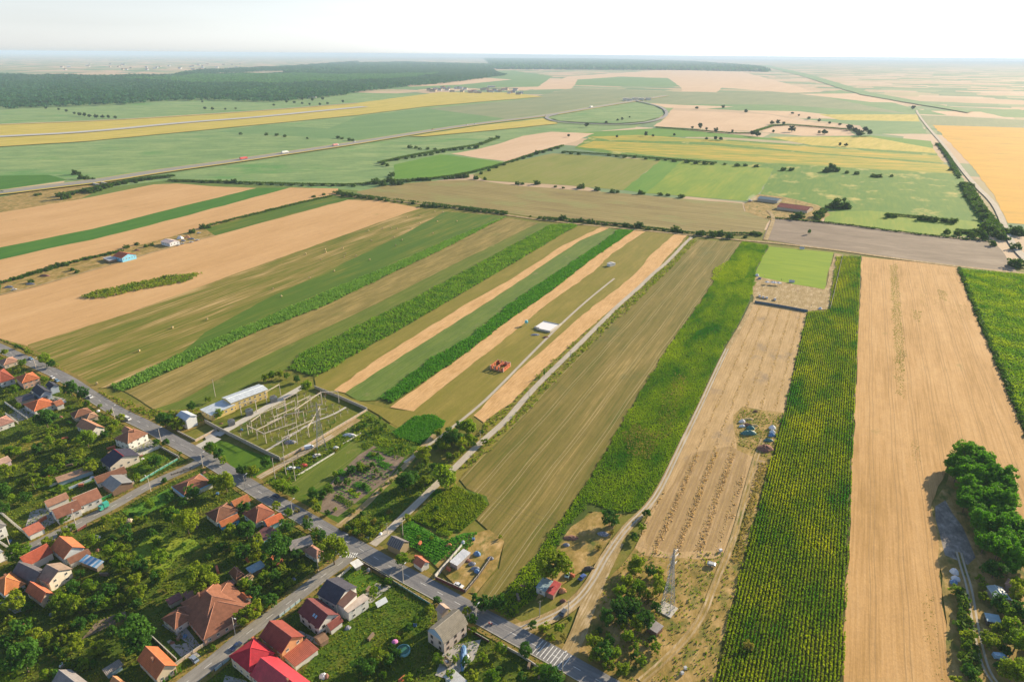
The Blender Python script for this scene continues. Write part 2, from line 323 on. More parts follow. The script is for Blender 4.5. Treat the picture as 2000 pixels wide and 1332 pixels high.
M_verge = field('road_verge', [(0, (.12, .12, .03)), (.5, (.25, .19, .065)), (1, (.38, .28, .11))], az=122, patch=(4, 12), streak=(1, 4), sw=.4, ga=.35)

# the land itself, out to the horizon: a patchwork of parcels
g = NG('far_farmland'); c = g.rot(g.co(), 30)
wv = g.n('ShaderNodeVectorMath', operation='ADD'); g.set(wv.inputs[0], g.vmul(c, (1/1500, 1/1100, 0)))
g.set(wv.inputs[1], g.vmul(g.n('ShaderNodeTexNoise', noise_dimensions='3D').outputs['Color'], (0, 0, 0)))
vo = g.n('ShaderNodeTexVoronoi', distance='CHEBYCHEV'); g.set(vo.inputs['Vector'], wv.outputs[0]); vo.inputs['Randomness'].default_value = .75
sx = g.n('ShaderNodeSeparateColor'); g.set(sx.inputs[0], vo.outputs['Color'])
cl = g.ramp(sx.outputs[0], [(0, (.46, .33, .21)), (.26, (.50, .37, .25)), (.46, (.16, .235, .11)), (.60, (.22, .27, .14)), (.72, (.38, .32, .18)), (.84, (.13, .21, .10))], 'CONSTANT')
ln = g.noise(g.vmul(c, (1/90, 1/900, 0)), 1, 3, .6)
cl = g.scale(cl, g.math('MULTIPLY_ADD', ln, .4, .8)); M_far = g.out(cl)
S = 60000.
me = bpy.data.meshes.new('ground'); me.from_pydata([(-S, -800, 0), (S, -800, 0), (S, S, 0), (-S, S, 0)], [], [(0, 1, 2, 3)]); me.materials.append(M_far)
tag(link('ground', me), kind='structure')
def fs(name, mat, pts, z=None): return sheet(name, pts, mat, z)
# --- middle distance, laid from the back to the front
fs('rough_grassland', field('rough_grassland', [(0, (.09, .11, .025)), (.5, (.17, .16, .045)), (1, (.30, .23, .09))], patch=(10, 16), streak=(2, 5), sw=.4, ga=.35), [(-400, 520), (700, 380), (1500, 450), (2400, 560), (2400, 1500), (-400, 1500)])
fs('green_field', M_fgreen, [(-900, 150), (-40, 176), (330, 168), (700, 182), (1000, 186), (1240, 200), (1330, 205), (1240, 250), (1110, 262), (985, 285), (985, 330), (700, 380), (300, 370), (-40, 430), (-900, 640)])
fs('pasture', M_fsage, [(840, 212), (1030, 194), (1060, 188), (1235, 196), (1150, 212), (985, 234), (860, 228)])
fs('green_field', M_fgreen2, [(640, 252), (700, 228), (830, 212), (985, 232), (860, 256), (730, 276), (420, 258), (520, 244)])
fs('green_field', M_fsage, [(1040, 190), (1120, 172), (1335, 180), (1560, 180), (1680, 196), (1790, 222), (1500, 222), (1240, 198)])
fs('green_field', M_fgreen2, [(1240, 198), (1300, 204), (1520, 205), (1790, 224), (1800, 232), (1640, 236), (1440, 216), (1310, 210)])
fs('green_field', M_fgreen2, [(1590, 186), (1640, 176), (1800, 215), (1990, 214), (2060, 232), (1850, 226), (1770, 222)])
fs('wheat_field', M_ftan, [(1115, 174), (1122, 167), (1206, 150), (1304, 153), (1329, 170), (1332, 179), (1400, 181), (1410, 172), (1545, 182), (1590, 181), (1560, 170), (1450, 141), (1300, 137), (1110, 150), (1040, 176)])
fs('green_field', M_fgreen2, [(1122, 167), (1128, 156), (1206, 151), (1304, 153), (1329, 170)])
fs('wheat_field', M_ftan, [(1000, 176), (1075, 156), (1126, 158), (1112, 174)])
fs('green_field', M_fgreen2, [(860, 140), (1000, 138), (1080, 150), (1050, 170), (700, 176), (720, 160)])
fs('wheat_field', M_ftan, [(780, 164), (940, 152), (1000, 156), (900, 166), (800, 170)])
fs('wheat_field', M_ftan, [(1269, 202), (1320, 205), (1433, 209), (1380, 213), (1300, 211)])
fs('wheat_field', M_ftan, [(1559, 184), (1685, 183), (1762, 201), (1700, 200), (1650, 194)])
fs('wheat_field', M_ftan, [(1818, 217), (1916, 219), (1965, 230), (1850, 226)])
fs('fallow_field', M_fsage, [(1796, 226), (1850, 227), (2060, 238), (2060, 254), (1816, 245)])
fs('wheat_field', M_ftan, [(1311, 216), (1400, 219), (1500, 224), (1560, 236), (1665, 247), (1660, 250), (1560, 243), (1510, 238), (1475, 256), (1430, 256), (1276, 247), (1300, 232)])
fs('wheat_field', M_ftan, [(1485, 258), (1520, 246), (1650, 251), (1674, 266), (1566, 266)])
fs('wheat_field', M_ftan, [(1443, 216), (1560, 218), (1643, 227), (1643, 234), (1540, 228)])
fs('green_field', M_fgreen2, [(1560, 232), (1795, 238), (1812, 262), (1700, 262), (1680, 246)])
fs('dry_strip', M_fyel, [(1600, 224), (1790, 224), (1796, 238), (1640, 235)])
fs('green_field', M_T2, [(1087, 262), (1300, 250), (1500, 270), (1700, 265), (1818, 276), (1822, 292), (1400, 268), (1160, 268)])
fs('olive_field', M_fyel, [(1500, 268), (1700, 268), (1822, 290), (1832, 302), (1600, 287)])
fs('green_field', M_T4, [(1122, 290), (1154, 266), (1400, 272), (1830, 300), (1860, 345), (1500, 330), (1300, 318)])
# sunflower bands
fs('sunflower_field', M_sunf, [(1152, 268), (1250, 264), (1832, 305), (1845, 318), (1600, 300), (1380, 278), (1190, 274)])
fs('sunflower_field', M_sunf, [(1128, 287), (1160, 276), (1380, 284), (1848, 322), (1866, 340), (1620, 326), (1300, 307)])
fs('sunflower_field', M_sunf2, [(1821, 245), (2060, 252), (2060, 442), (1968, 436), (1944, 386), (1895, 322), (1860, 284)])
# fields this side of the stream
fs('wheat_field', M_ftan, [(881, 301), (937, 291), (965, 284), (1021, 266), (1077, 258), (1161, 261), (1120, 278), (1087, 287), (1040, 300), (993, 316), (940, 310)])
fs('green_field', M_T2, [(770, 322), (860, 302), (990, 318), (960, 332), (880, 345), (770, 350)])
fs('meadow', M_T1, [(923, 342), (1003, 316), (1080, 300), (1290, 314), (1217, 372), (1100, 362), (947, 353)])
fs('green_field', M_T2, [(1290, 314), (1340, 317), (1262, 378), (1217, 372)])
fs('green_field', M_T3, [(1330, 316), (1512, 330), (1474, 394), (1262, 378)])
fs('green_field', M_T4, [(1512, 330), (1874, 340), (1905, 390), (1915, 436), (1620, 412), (1540, 392), (1474, 396)])
fs('green_field', M_T3, [(1615, 414), (1700, 412), (1912, 434), (1925, 466), (1790, 457), (1610, 433)])
fs('fallow_field', M_Q, [(690, 376), (760, 362), (846, 354), (923, 352), (1017, 364), (1224, 379), (1350, 390), (1450, 398), (1454, 413), (1503, 431), (1489, 458), (1340, 452), (1170, 438), (1045, 425), (985, 415), (830, 396), (740, 386)])
fs('farmyard_ground', M_dirt, [(1452, 400), (1480, 380), (1530, 385), (1600, 402), (1622, 420), (1600, 434), (1505, 431), (1456, 414)])
fs('ploughed_field', M_R, [(1507, 428), (1610, 434), (1790, 458), (1945, 474), (1976, 517), (1986, 532), (1910, 526), (1760, 507), (1655, 494), (1490, 468)])
# long strips
fs('meadow', M_sage, [(-700, 390), (0, 388), (200, 368), (330, 352), (480, 360), (700, 372), (690, 392), (0, 580), (-700, 800)])
fs('rough_grass', M_dirt, [(-300, 395), (0, 385), (130, 362), (240, 352), (150, 392), (0, 416), (-300, 470)])
fs('green_field', M_green, [(-700, 370), (0, 344), (95, 342), (130, 352), (0, 371), (-700, 420)])
fs('wheat_field', M_ftan, [(-700, 422), (0, 372), (128, 354), (122, 358), (0, 380), (-700, 440)])
fs('wheat_field', M_wheat, [(-700, 560), (-100, 434), (0, 416), (144, 392), (225, 376), (300, 361), (345, 359), (405, 364), (501, 368), (330, 410), (180, 448), (0, 484), (-400, 586), (-700, 680)])
fs('crop_strip', M_green, [(-700, 680), (-400, 586), (0, 484), (180, 448), (330, 410), (501, 368), (567, 367), (345, 427), (180, 469), (90, 487), (0, 508), (-700, 715)])
fs('wheat_field', M_wheat, [(-700, 715), (0, 508), (90, 487), (180, 469), (345, 427), (567, 367), (661, 369), (655, 380), (600, 392), (414, 442), (240, 488), (135, 515), (0, 552), (-700, 780)])
fs('farm_strip', M_mown2, [(-60, 567), (0, 552), (135, 515), (240, 488), (414, 442), (600, 392), (655, 380), (700, 388), (679, 392), (600, 412), (420, 461), (255, 505), (120, 546), (0, 578), (-60, 598)])
fs('yard_ground', M_dirt, [(0, 552), (135, 515), (240, 488), (400, 446), (420, 461), (255, 505), (120, 546), (0, 578)])
fs('wheat_field', M_wheat, [(-60, 600), (0, 578), (120, 546), (255, 505), (420, 461), (600, 412), (679, 391), (740, 392), (821, 407), (686, 455), (500, 521), (255, 611), (54, 676), (0, 662), (-60, 645)])
fs('hay_meadow', M_mown, [(821, 407), (686, 455), (500, 521), (255, 611), (54, 674), (80, 700), (178, 760), (211, 757), (270, 732), (350, 694), (500, 630), (635, 572), (770, 517), (884, 466), (992, 423), (900, 410)])
fs('hay_meadow', M_mown2, [(870, 414), (992, 423), (884, 466), (770, 517), (635, 572), (500, 630), (350, 694), (400, 650), (520, 585), (660, 520), (780, 462)])
fs('crop_strip', M_soilG, [(992, 423), (884, 466), (770, 517), (635, 572), (500, 630), (350, 694), (270, 732), (211, 757), (243, 765), (350, 718), (500, 649), (635, 598), (770, 532), (860, 490), (985, 426)])
fs('dry_meadow', M_brown, [(985, 426), (860, 490), (770, 532), (635, 598), (500, 649), (350, 718), (243, 765), (300, 800), (350, 784), (500, 704), (734, 595), (899, 511), (1052, 436)])
fs('meadow_strip', M_olive, [(1067, 436), (1052, 436), (899, 511), (734, 595), (500, 704), (350, 784), (300, 800), (330, 812), (395, 800), (490, 752), (560, 722), (590, 691), (800, 589), (950, 508), (1080, 438)])
fs('crop_strip', M_soilG, [(1115, 438), (1075, 440), (950, 508), (800, 589), (590, 691), (562, 722), (614, 736), (640, 727), (686, 697), (800, 634), (974, 532), (1100, 457), (1130, 441)])
fs('pasture_strip', M_olive2, [(1130, 441), (1100, 457), (974, 532), (800, 634), (686, 697), (614, 738), (652, 764), (740, 700), (920, 589), (1000, 545), (1099, 480), (1179, 442)])
fs('stubble_strip', M_strip, [(1179, 442), (1099, 480), (1000, 545), (920, 589), (740, 700), (652, 763), (674, 768), (776, 702), (920, 612), (1000, 560), (1060, 519), (1132, 471), (1190, 446)])
fs('meadow_strip', M_sage, [(1190, 446), (1132, 471), (1060, 519), (1000, 560), (920, 612), (776, 702), (674, 768), (700, 784), (742, 782), (845, 700), (920, 658), (1000, 592), (1072, 544), (1180, 472), (1208, 450)])
fs('crop_strip', M_soilG, [(1208, 450), (1180, 472), (1072, 544), (1000, 592), (920, 658), (845, 700), (742, 780), (766, 788), (905, 694), (1000, 622), (1075, 571), (1150, 511), (1238, 451)])
fs('stubble_strip', M_strip, [(1238, 451), (1150, 511), (1075, 571), (1000, 622), (905, 694), (762, 796), (808, 804), (900, 730), (1000, 652), (1072, 592), (1159, 532), (1195, 496), (1261, 453)])
fs('building_plot_strip', M_olive2, [(1261, 453), (1195, 496), (1159, 532), (1072, 592), (1000, 652), (900, 730), (808, 804), (700, 860), (790, 900), (925, 815), (1000, 736), (1060, 685), (1120, 631), (1168, 592), (1210, 562), (1249, 526), (1270, 499), (1318, 458)])
fs('stubble_strip', M_strip, [(1318, 458), (1270, 499), (1249, 526), (1210, 562), (1168, 592), (1120, 631), (1060, 685), (1000, 736), (925, 812), (945, 826), (1000, 787), (1069, 715), (1126, 664), (1195, 604), (1240, 568), (1279, 532), (1342, 461)])
fs('path_bank', M_olive2, [(1342, 461), (1279, 532), (1240, 568), (1195, 604), (1126, 664), (1069, 715), (1000, 787), (945, 826), (880, 900), (800, 985), (860, 990), (905, 925), (975, 862), (1035, 800), (1105, 725), (1185, 645), (1255, 580), (1308, 528), (1362, 472)])
fs('harvested_field', M_J, [(1362, 470), (1308, 526), (1255, 578), (1185, 643), (1105, 723), (1035, 798), (975, 860), (897, 936), (912, 955), (950, 972), (956, 986), (930, 1015), (960, 1042), (985, 1058), (975, 1110), (945, 1142), (925, 1170), (962, 1186), (985, 1150), (1000, 1140), (1050, 1080), (1100, 1010), (1150, 940), (1231, 800), (1270, 736), (1315, 664), (1366, 595), (1405, 535), (1450, 473)])
fs('crop_strip', M_soilG, [(1450, 473), (1405, 535), (1366, 595), (1315, 664), (1270, 736), (1231, 800), (1150, 940), (1100, 1010), (1050, 1080), (1000, 1140), (962, 1190), (985, 1220), (1045, 1165), (1085, 1085), (1150, 1000), (1210, 1005), (1262, 998), (1290, 958), (1330, 870), (1366, 796), (1390, 742), (1420, 679), (1450, 631), (1468, 592), (1480, 556), (1480, 526), (1501, 480)])
fs('straw_field', M_L, [(1470, 590), (1450, 636), (1420, 684), (1390, 747), (1366, 801), (1330, 875), (1296, 960), (1270, 1000), (1240, 1070), (1255, 1100), (1410, 1090), (1450, 1010), (1500, 900), (1534, 800), (1577, 611)])
fs('bare_soil', field('reddish_stubble_soil', [(0, (.30, .205, .12)), (.5, (.40, .28, .165)), (1, (.52, .38, .23))], patch=(5, 30), streak=(.8, 18), sw=.55, ga=.3, rows=(2.1, .3, (.22, .14, .085))), [(1350, 885), (1300, 965), (1262, 1030), (1262, 1062), (1300, 1080), (1405, 1075), (1440, 1000), (1462, 890), (1425, 872)])
fs('grass_patch', M_dirt, [(1432, 812), (1450, 795), (1536, 808), (1530, 840), (1503, 905), (1440, 880)])
fs('dry_grass_field', M_dirt, [(1240, 1070), (1255, 1085), (1380, 1095), (1440, 1080), (1470, 960), (1534, 800), (1500, 917), (1443, 1132), (1402, 1300), (1395, 1420), (1000, 1420), (1180, 1330), (1110, 1290), (1150, 1180)])
fs('sunflower_strip', M_soilY, [(1634, 502), (1622, 580), (1620, 607), (1577, 611), (1532, 799), (1499, 917), (1441, 1132), (1400, 1302), (1380, 1420), (1644, 1420), (1646, 1332), (1651, 1200), (1661, 1000), (1670, 800), (1677, 640), (1683, 502)])
fs('wheat_field', M_wheatR, [(1683, 502), (1677, 640), (1670, 800), (1661, 1000), (1651, 1200), (1642, 1420), (1900, 1420), (1856, 1332), (1839, 1153), (1831, 1045), (1818, 987), (1870, 860), (2060, 1130), (2060, 990), (1982, 799), (1955, 730), (1910, 628), (1868, 521)])
fs('green_field', M_T4, [(1870, 522), (1912, 628), (1957, 730), (1984, 799), (2060, 985), (2060, 542), (2000, 535)])
fs('grove_ground', M_dirt, [(1818, 987), (1831, 1045), (1839, 1153), (1856, 1332), (1900, 1420), (2150, 1420), (2060, 1130), (1985, 1000), (1870, 880), (1850, 940)])
fs('ash_ground', field('burnt_ash_soil', [(0, (.12, .11, .10)), (.5, (.21, .19, .17)), (1, (.36, .33, .30))], patch=(5, 7), streak=(1.5, 3), sw=.4, ga=.4, spread=1.4), [(1826, 990), (1846, 978), (1880, 1030), (1905, 1090), (1890, 1104), (1845, 1085), (1834, 1040)])
fs('sports_pitch', M_pitch, [(1502, 482), (1628, 494), (1610, 566), (1550, 556), (1493, 544), (1472, 538)])
fs('sports_yard', M_sand, [(1472, 538), (1493, 544), (1550, 556), (1610, 566), (1630, 495), (1645, 498), (1622, 604), (1577, 609), (1470, 592)])
# gardens and village ground
fs('village_ground', M_garden, [(-500, 640), (20, 684), (60, 706), (130, 742), (230, 812), (330, 862), (440, 925), (540, 985), (690, 1080), (830, 1150), (900, 1190), (1180, 1345), (1300, 1420), (1100, 1700), (-700, 1700), (-900, 1000)])
fs('roadside_bank', M_verge, [(0, 662), (54, 676), (100, 706), (180, 760), (300, 802), (395, 800), (400, 830), (350, 850), (230, 800), (120, 730), (60, 690)])
fs('meadow', M_olive2, [(614, 738), (652, 764), (700, 784), (765, 800), (808, 804), (870, 810), (800, 850), (720, 800), (617, 755)])
fs('green_crop_patch', M_green, [(765, 846), (810, 815), (850, 812), (870, 825), (850, 850), (822, 869), (790, 860)])
fs('allotment_ground', M_meadow, [(600, 880), (716, 803), (830, 870), (780, 960), (665, 1035), (510, 950)])
fs('mown_plot', M_olive, [(545, 985), (560, 950), (625, 905), (690, 863), (712, 871), (700, 890), (640, 945), (600, 965)])
fs('garden_soil', M_soil, [(640, 950), (700, 890), (730, 872), (790, 895), (760, 935), (660, 1010), (625, 1000)])
fs('meadow', M_meadow, [(724, 990), (775, 950), (820, 905), (870, 905), (850, 945), (800, 985), (740, 1040), (700, 1060), (665, 1036)])
fs('garden_crop', M_meadow, [(860, 960), (890, 950), (950, 970), (955, 985), (930, 1015), (900, 1040), (860, 1040), (800, 1015)])
fs('garden_crop', M_green, [(785, 1030), (800, 1016), (870, 1058), (905, 1042), (940, 1040), (905, 1100), (850, 1105), (790, 1060)])
fs('yard_ground', M_dirt, [(850, 1105), (900, 1050), (955, 1035), (985, 1058), (970, 1110), (930, 1160), (905, 1158)])
fs('yard_ground', M_dirt, [(1080, 1085), (1115, 1030), (1160, 1000), (1215, 1005), (1165, 1100), (1090, 1150), (1045, 1175)])
fs('meadow', M_meadow, [(665, 1110), (700, 1140), (850, 1190), (830, 1240), (760, 1290), (690, 1332), (600, 1332), (590, 1320), (610, 1290), (640, 1245), (690, 1190)])
M_pave = plain('paving', (.36, .34, .32), .9, var=.25, sc_=1.5)
for q in ([(316, 1222), (346, 1205), (352, 1212), (392, 1262), (384, 1270)], [(326, 1254), (334, 1250), (362, 1280), (354, 1284)], [(366, 1256), (400, 1290), (384, 1300), (340, 1262)], [(15, 810), (60, 792), (70, 812), (24, 830)], [(100, 1005), (90, 992), (60, 1000), (50, 1030), (84, 1034), (110, 1020)], [(60, 768), (130, 780), (120, 800), (62, 790)], [(250, 872), (300, 850), (312, 872), (262, 895)], [(440, 1320), (480, 1330), (520, 1370), (430, 1360)], [(585, 1232), (630, 1255), (622, 1262), (580, 1238)], [(735, 1140), (765, 1146), (724, 1180), (700, 1172)], [(870, 1265), (940, 1250), (925, 1290), (880, 1330), (850, 1320)], [(640, 1140), (662, 1124), (672, 1130), (650, 1150)], [(755, 1125), (772, 1122), (768, 1138), (752, 1134)], [(30, 1150), (60, 1190), (30, 1200), (0, 1180)], [(400, 855), (424, 842), (430, 850), (404, 862)]): fs('paved_yard', M_pave, q)
fs('yellow_meadow', M_T3, [(255, 1085), (290, 1045), (330, 1050), (380, 1055), (395, 1070), (350, 1085), (330, 1110), (275, 1120)])
fs('garden_soil', M_soil, [(190, 1215), (245, 1195), (250, 1210), (160, 1250)])
fs('lawn', M_lawn, [(60, 950), (130, 940), (175, 925), (185, 940), (120, 965)])
fs('garden_strip', M_olive2, [(0, 885), (60, 862), (110, 862), (60, 885), (0, 912)])
fs('lawn', M_lawn, [(250, 905), (300, 885), (335, 897), (290, 920), (265, 930)])
fs('lawn', M_T2, [(240, 1000), (330, 955), (345, 975), (260, 1020)])
fs('lawn', M_lawn, [(668, 1120), (694, 1104), (712, 1108), (742, 1132), (712, 1162), (690, 1150)])
fs('lawn', M_lawn, [(425, 860), (512, 890), (540, 906), (500, 936), (470, 925), (405, 870)])
fs('substation_ground', field('substation_grass', [(0, (.08, .10, .02)), (.5, (.14, .15, .03)), (1, (.27, .23, .07))], az=122, patch=(7, 7), streak=(2, 3), sw=.4, ga=.3, blot=(9, .55, (.06, .12, .015), .12)), [(401, 826), (428, 841), (518, 886), (547, 902), (595, 876), (716, 803), (615, 760), (540, 740)])
M_conc = plain('concrete', (.47, .44, .39), .9, var=.18, sc_=.8)
M_asph = field('asphalt', [(0, (.15, .145, .15)), (.5, (.205, .20, .20)), (1, (.27, .26, .25))], az=122, patch=(4, 14), streak=(.8, 18), sw=.5, ga=.2, spread=1.3)
M_asph2 = field('old_asphalt', [(0, (.18, .17, .155)), (.5, (.24, .225, .20)), (1, (.32, .30, .265))], az=32, patch=(4, 14), streak=(.8, 12), sw=.5, ga=.2, spread=1.3)
M_mark = plain('road_paint', (.72, .72, .70), .7, var=.15, sc_=3)
ZR = .62
MAIN = [(-60, 655), (0, 680), (32, 696), (126, 737), (180, 775), (234, 808), (297, 837), (342, 864), (397, 893), (435, 916), (480, 945), (525, 974), (580, 1004), (656, 1048), (718, 1082), (762, 1108), (822, 1140), (856, 1158), (888, 1177), (967, 1220), (1005, 1241), (1045, 1262), (1100, 1292), (1165, 1329), (1230, 1366), (1330, 1420)]
SIDE1 = [(688, 1072), (676, 1096), (638, 1120), (574, 1172), (538, 1198), (470, 1248), (420, 1292), (370, 1330), (300, 1385), (240, 1440)]
SIDE2 = [(400, 896), (370, 915), (324, 934), (270, 961), (231, 985), (180, 1011), (144, 1029), (100, 1050), (63, 1070), (0, 1093), (-80, 1130), (-200, 1180)]
WM = smooth_line([P(*p) for p in MAIN], 3); W1 = smooth_line([P(*p) for p in SIDE1], 3); W2 = smooth_line([P(*p) for p in SIDE2], 3)
ribbon('road_verge', WM, 13.5, M_verge, ZR-.06, it=0, world=True)
ribbon('road_verge', W1, 11, M_verge, ZR-.055, it=0, world=True)
ribbon('road_verge', W2, 11.5, M_verge, ZR-.05, it=0, world=True)
ribbon('side_road', W1, 6.3, M_asph2, ZR+.0, it=0, world=True)
ribbon('side_road', W2, 6.3, M_asph2, ZR+.004, it=0, world=True)
ribbon('main_road', WM, 8.2, M_asph, ZR+.008, it=0, world=True)
ribbon('kerb', WM, .25, M_conc, ZR+.11, off=-4.2, thick=.3, it=0, world=True)
def dashes(name, W, dash, gap, wd, z, t0=0, t1=1e9, solid=None):
    m = MB(); L = 0; acc = []
    for a, b in zip(W[:-1], W[1:]):
        d = (b-a).length; acc.append((L, a, b, d)); L += d
    def at(t):
        for l, a, b, d in acc:
            if l <= t <= l+d: return a+(b-a)*((t-l)/d), (b-a).normalized()
        return W[-1], (W[-1]-W[-2]).normalized()
    t = t0
    while t < min(L, t1):
        a, d = at(t); b, d2 = at(min(t+dash, L)); n = Vector((-d.y, d.x, 0))*wd/2
        m.add([(p.x, p.y, z) for p in (a+n, a-n, b-n, b+n)], [(0, 1, 2, 3)]); t += dash+gap
    o = m.build(name, M_mark); o['kind'] = 'structure'
    return at, L
at_main, LM = dashes('road_marking', WM, 3, 6, .16, ZR+.013)
dashes('road_marking', W1, 3, 6, .14, ZR+.006); dashes('road_marking', W2, 3, 5, .14, ZR+.011)
def near_t(W, p):
    L = 0; best = (1e9, 0)
    for a, b in zip(W[:-1], W[1:]):
        d = (b-a).length; k = max(0, min(1, (p-a).dot(b-a)/(d*d))); q = a+(b-a)*k; e = (q-p).length
        if e < best[0]: best = (e, L+k*d, (b-a).normalized(), q)
        L += d
    return best
def zebra(W, p, n, wd, ln, z, gap=.5):
    e, t, d, q = near_t(W, P(*p)); s = Vector((-d.y, d.x, 0)); m = MB()
    for i in range(n):
        o = (i-(n-1)/2)*(wd+gap); c = q+s*o
        m.add([(v.x, v.y, z) for v in (c-s*wd/2-d*ln/2, c+s*wd/2-d*ln/2, c+s*wd/2+d*ln/2, c-s*wd/2+d*ln/2)], [(0, 1, 2, 3)])
    o = m.build('zebra_crossing', M_mark); o['kind'] = 'structure'
zebra(W1, (688, 1086), 8, .45, 3.2, ZR+.018)
e, t, d, q = near_t(WM, P(1078, 1280)); s = Vector((-d.y, d.x, 0)); m = MB()
for i in range(9):                       # raised crossing: bars across both lanes
    c = q+d*(i-4)*1.5
    m.add([(v.x, v.y, ZR+.02) for v in (c-s*3.6-d*.14, c+s*3.6-d*.14, c+s*3.6+d*.14, c-s*3.6+d*.14)], [(0, 1, 2, 3)])
tag(m.build('zebra_crossing', M_mark), kind='structure')
ribbon('concrete_drive', [(372, 884), (400, 870), (424, 856)], 7, M_conc, ZR-.02)
ribbon('service_road', [(424, 852), (470, 826), (540, 786), (600, 752)], 5, M_conc, ZR+.02)
ribbon('service_lane', [(505, 935), (548, 911), (600, 882), (650, 852), (700, 820)], 4.5, M_sand, ZR-.03)
ribbon('cable_trench', [(520, 882), (560, 858), (610, 826), (650, 812), (676, 797)], 1.6, M_conc, ZR+.05)
ribbon('dirt_path', [(660, 1030), (712, 990), (740, 960), (772, 932), (812, 888), (850, 850)], 3.2, M_sand, ZR-.04)
ribbon('gravel_track', [(728, 1066), (756, 1042), (780, 1018), (820, 980), (848, 952), (886, 918), (938, 866), (988, 824), (1018, 787), (1060, 742), (1114, 691), (1168, 637), (1210, 595), (1249, 562), (1276, 535), (1303, 514), (1336, 478), (1351, 464)], 4.0, M_gravel, ZR-.02)
ribbon('dirt_path', [(790, 905), (850, 862), (930, 800), (975, 757), (1030, 700), (1100, 630), (1150, 585), (1200, 545)], 2.0, M_gravel, ZR-.035)
ribbon('sandy_track', [(1010, 1232), (1060, 1215), (1110, 1190), (1150, 1150), (1185, 1085), (1225, 1030), (1262, 996), (1290, 958), (1330, 872), (1366, 798), (1390, 745), (1420, 682), (1450, 634), (1470, 592)], lambda t: 6.2-2.8*min(1, t*1.6), M_sand, ZR-.03)
ribbon('sandy_track', [(1105, 1290), (1130, 1240), (1150, 1180), (1175, 1120), (1205, 1060)], 6, M_sand, ZR-.034)
ribbon('dirt_track', [(1250, 1332), (1300, 1290), (1370, 1215), (1400, 1130), (1432, 1060), (1458, 960), (1478, 890), (1490, 860)], 3.0, M_dirt, ZR-.028)
ribbon('dirt_track', [(2010, 1420), (1950, 1345), (1925, 1310), (1912, 1260), (1902, 1210), (1893, 1150), (1880, 1110), (1872, 1080)], 2.8, M_dirt, ZR-.03)
ribbon('farm_track', [(0, 577), (60, 563), (120, 546), (255, 507), (330, 484), (420, 461)], 3.5, M_sand, ZR-.03)
ribbon('hedge_path', [(655, 382), (740, 390), (830, 400), (985, 420), (1045, 429), (1170, 443), (1340, 459), (1443, 470), (1500, 474), (1640, 490), (1720, 502), (1880, 523), (2060, 541)], 6, M_sand, ZR-.025)
ribbon('dirt_track', [(1495, 470), (1505, 445), (1512, 425), (1500, 412)], 5, M_sand, ZR-.022)
def ruts(pts, gauge=1.7, wd=.8, mat=None, z=ZR-.02):
    for o_ in (-gauge/2, gauge/2): ribbon('wheel_rut', pts, wd, mat or M_sand, z, off=o_)
ruts([(1250, 1332), (1300, 1290), (1370, 1215), (1400, 1130), (1432, 1060), (1458, 960), (1478, 890), (1490, 860)])
ruts([(2010, 1420), (1950, 1345), (1925, 1310), (1912, 1260), (1902, 1210), (1893, 1150), (1880, 1110), (1872, 1080)], mat=M_gravel)
ruts([(1010, 1232), (1060, 1215), (1110, 1190), (1150, 1150), (1185, 1085), (1225, 1030), (1262, 996), (1290, 958), (1330, 872), (1366, 798), (1390, 745), (1420, 682)], mat=M_gravel)
ruts([(505, 935), (548, 911), (600, 882), (650, 852)], mat=M_gravel)
# far roads
ribbon('dirt_road', [(1790, 216), (1793, 224), (1814, 252), (1846, 287), (1874, 326), (1905, 364), (1940, 396), (1958, 431), (1965, 458), (1985, 490), (2010, 515)], 7.5, M_gravel, 1.2)
fs('dry_strip', M_fyel, [(-700, 262), (0, 244), (175, 238), (350, 227), (525, 216), (700, 202), (860, 181), (1000, 182), (1060, 190), (960, 198), (825, 210), (700, 226), (525, 243), (350, 260), (175, 277), (0, 288), (-700, 330)], 1.5)
ribbon('old_runway', [(-400, 290), (0, 269), (175, 260), (350, 242), (490, 232), (610, 220), (713, 210)], 40, field('old_runway_concrete', [(0, (.36, .35, .33)), (1, (.50, .49, .46))], az=35, patch=(40, 200), ga=.1, grain=4), 3)
ribbon('dirt_path', [(-400, 262), (0, 245), (175, 239), (350, 229), (525, 217), (700, 203)], 14, M_ftan, 3.2)
MOTO = [(-300, 410), (0, 379), (87, 368), (192, 356), (315, 336), (455, 317), (560, 301), (650, 288), (755, 271), (860, 254), (944, 242), (1063, 228), (1154, 212), (1241, 198), (1300, 188)]
WMo = smooth_line([P(*p) for p in MOTO], 2)
fs('motorway_verge', M_fyel, [(800, 268), (944, 246), (1066, 232), (1090, 243), (960, 256), (830, 268)], 1.6)
ribbon('motorway_embankment', WMo, 44, M_fyel, 2.2, it=0, world=True)
ribbon('motorway', WMo, 27, plain('motorway_asphalt', (.24, .235, .235), .9), 3.0, it=0, world=True, thick=1.2)
ribbon('motorway_median', WMo, 2.2, M_fyel, 3.1, it=0, world=True)
LOOP = [(1241, 198), (1280, 207), (1297, 214), (1304, 224), (1294, 233), (1262, 242), (1210, 246), (1140, 244), (1087, 240), (1070, 235), (1066, 230), (1087, 225)]
fs('interchange_meadow', M_fgreen, [(1241, 202), (1275, 208), (1292, 216), (1296, 224), (1288, 231), (1258, 239), (1205, 243), (1140, 241), (1092, 238), (1078, 233), (1100, 226), (1170, 212)], 2.5)
ribbon('motorway_ramp', LOOP, 12, bpy.data.materials['motorway_asphalt'], 3.6, thick=1.0)
fs('railway_strip', M_fgreen2, [(1480, 128), (1560, 148), (1680, 186), (1890, 222), (1900, 218), (1700, 182), (1580, 146), (1500, 128)], 3)

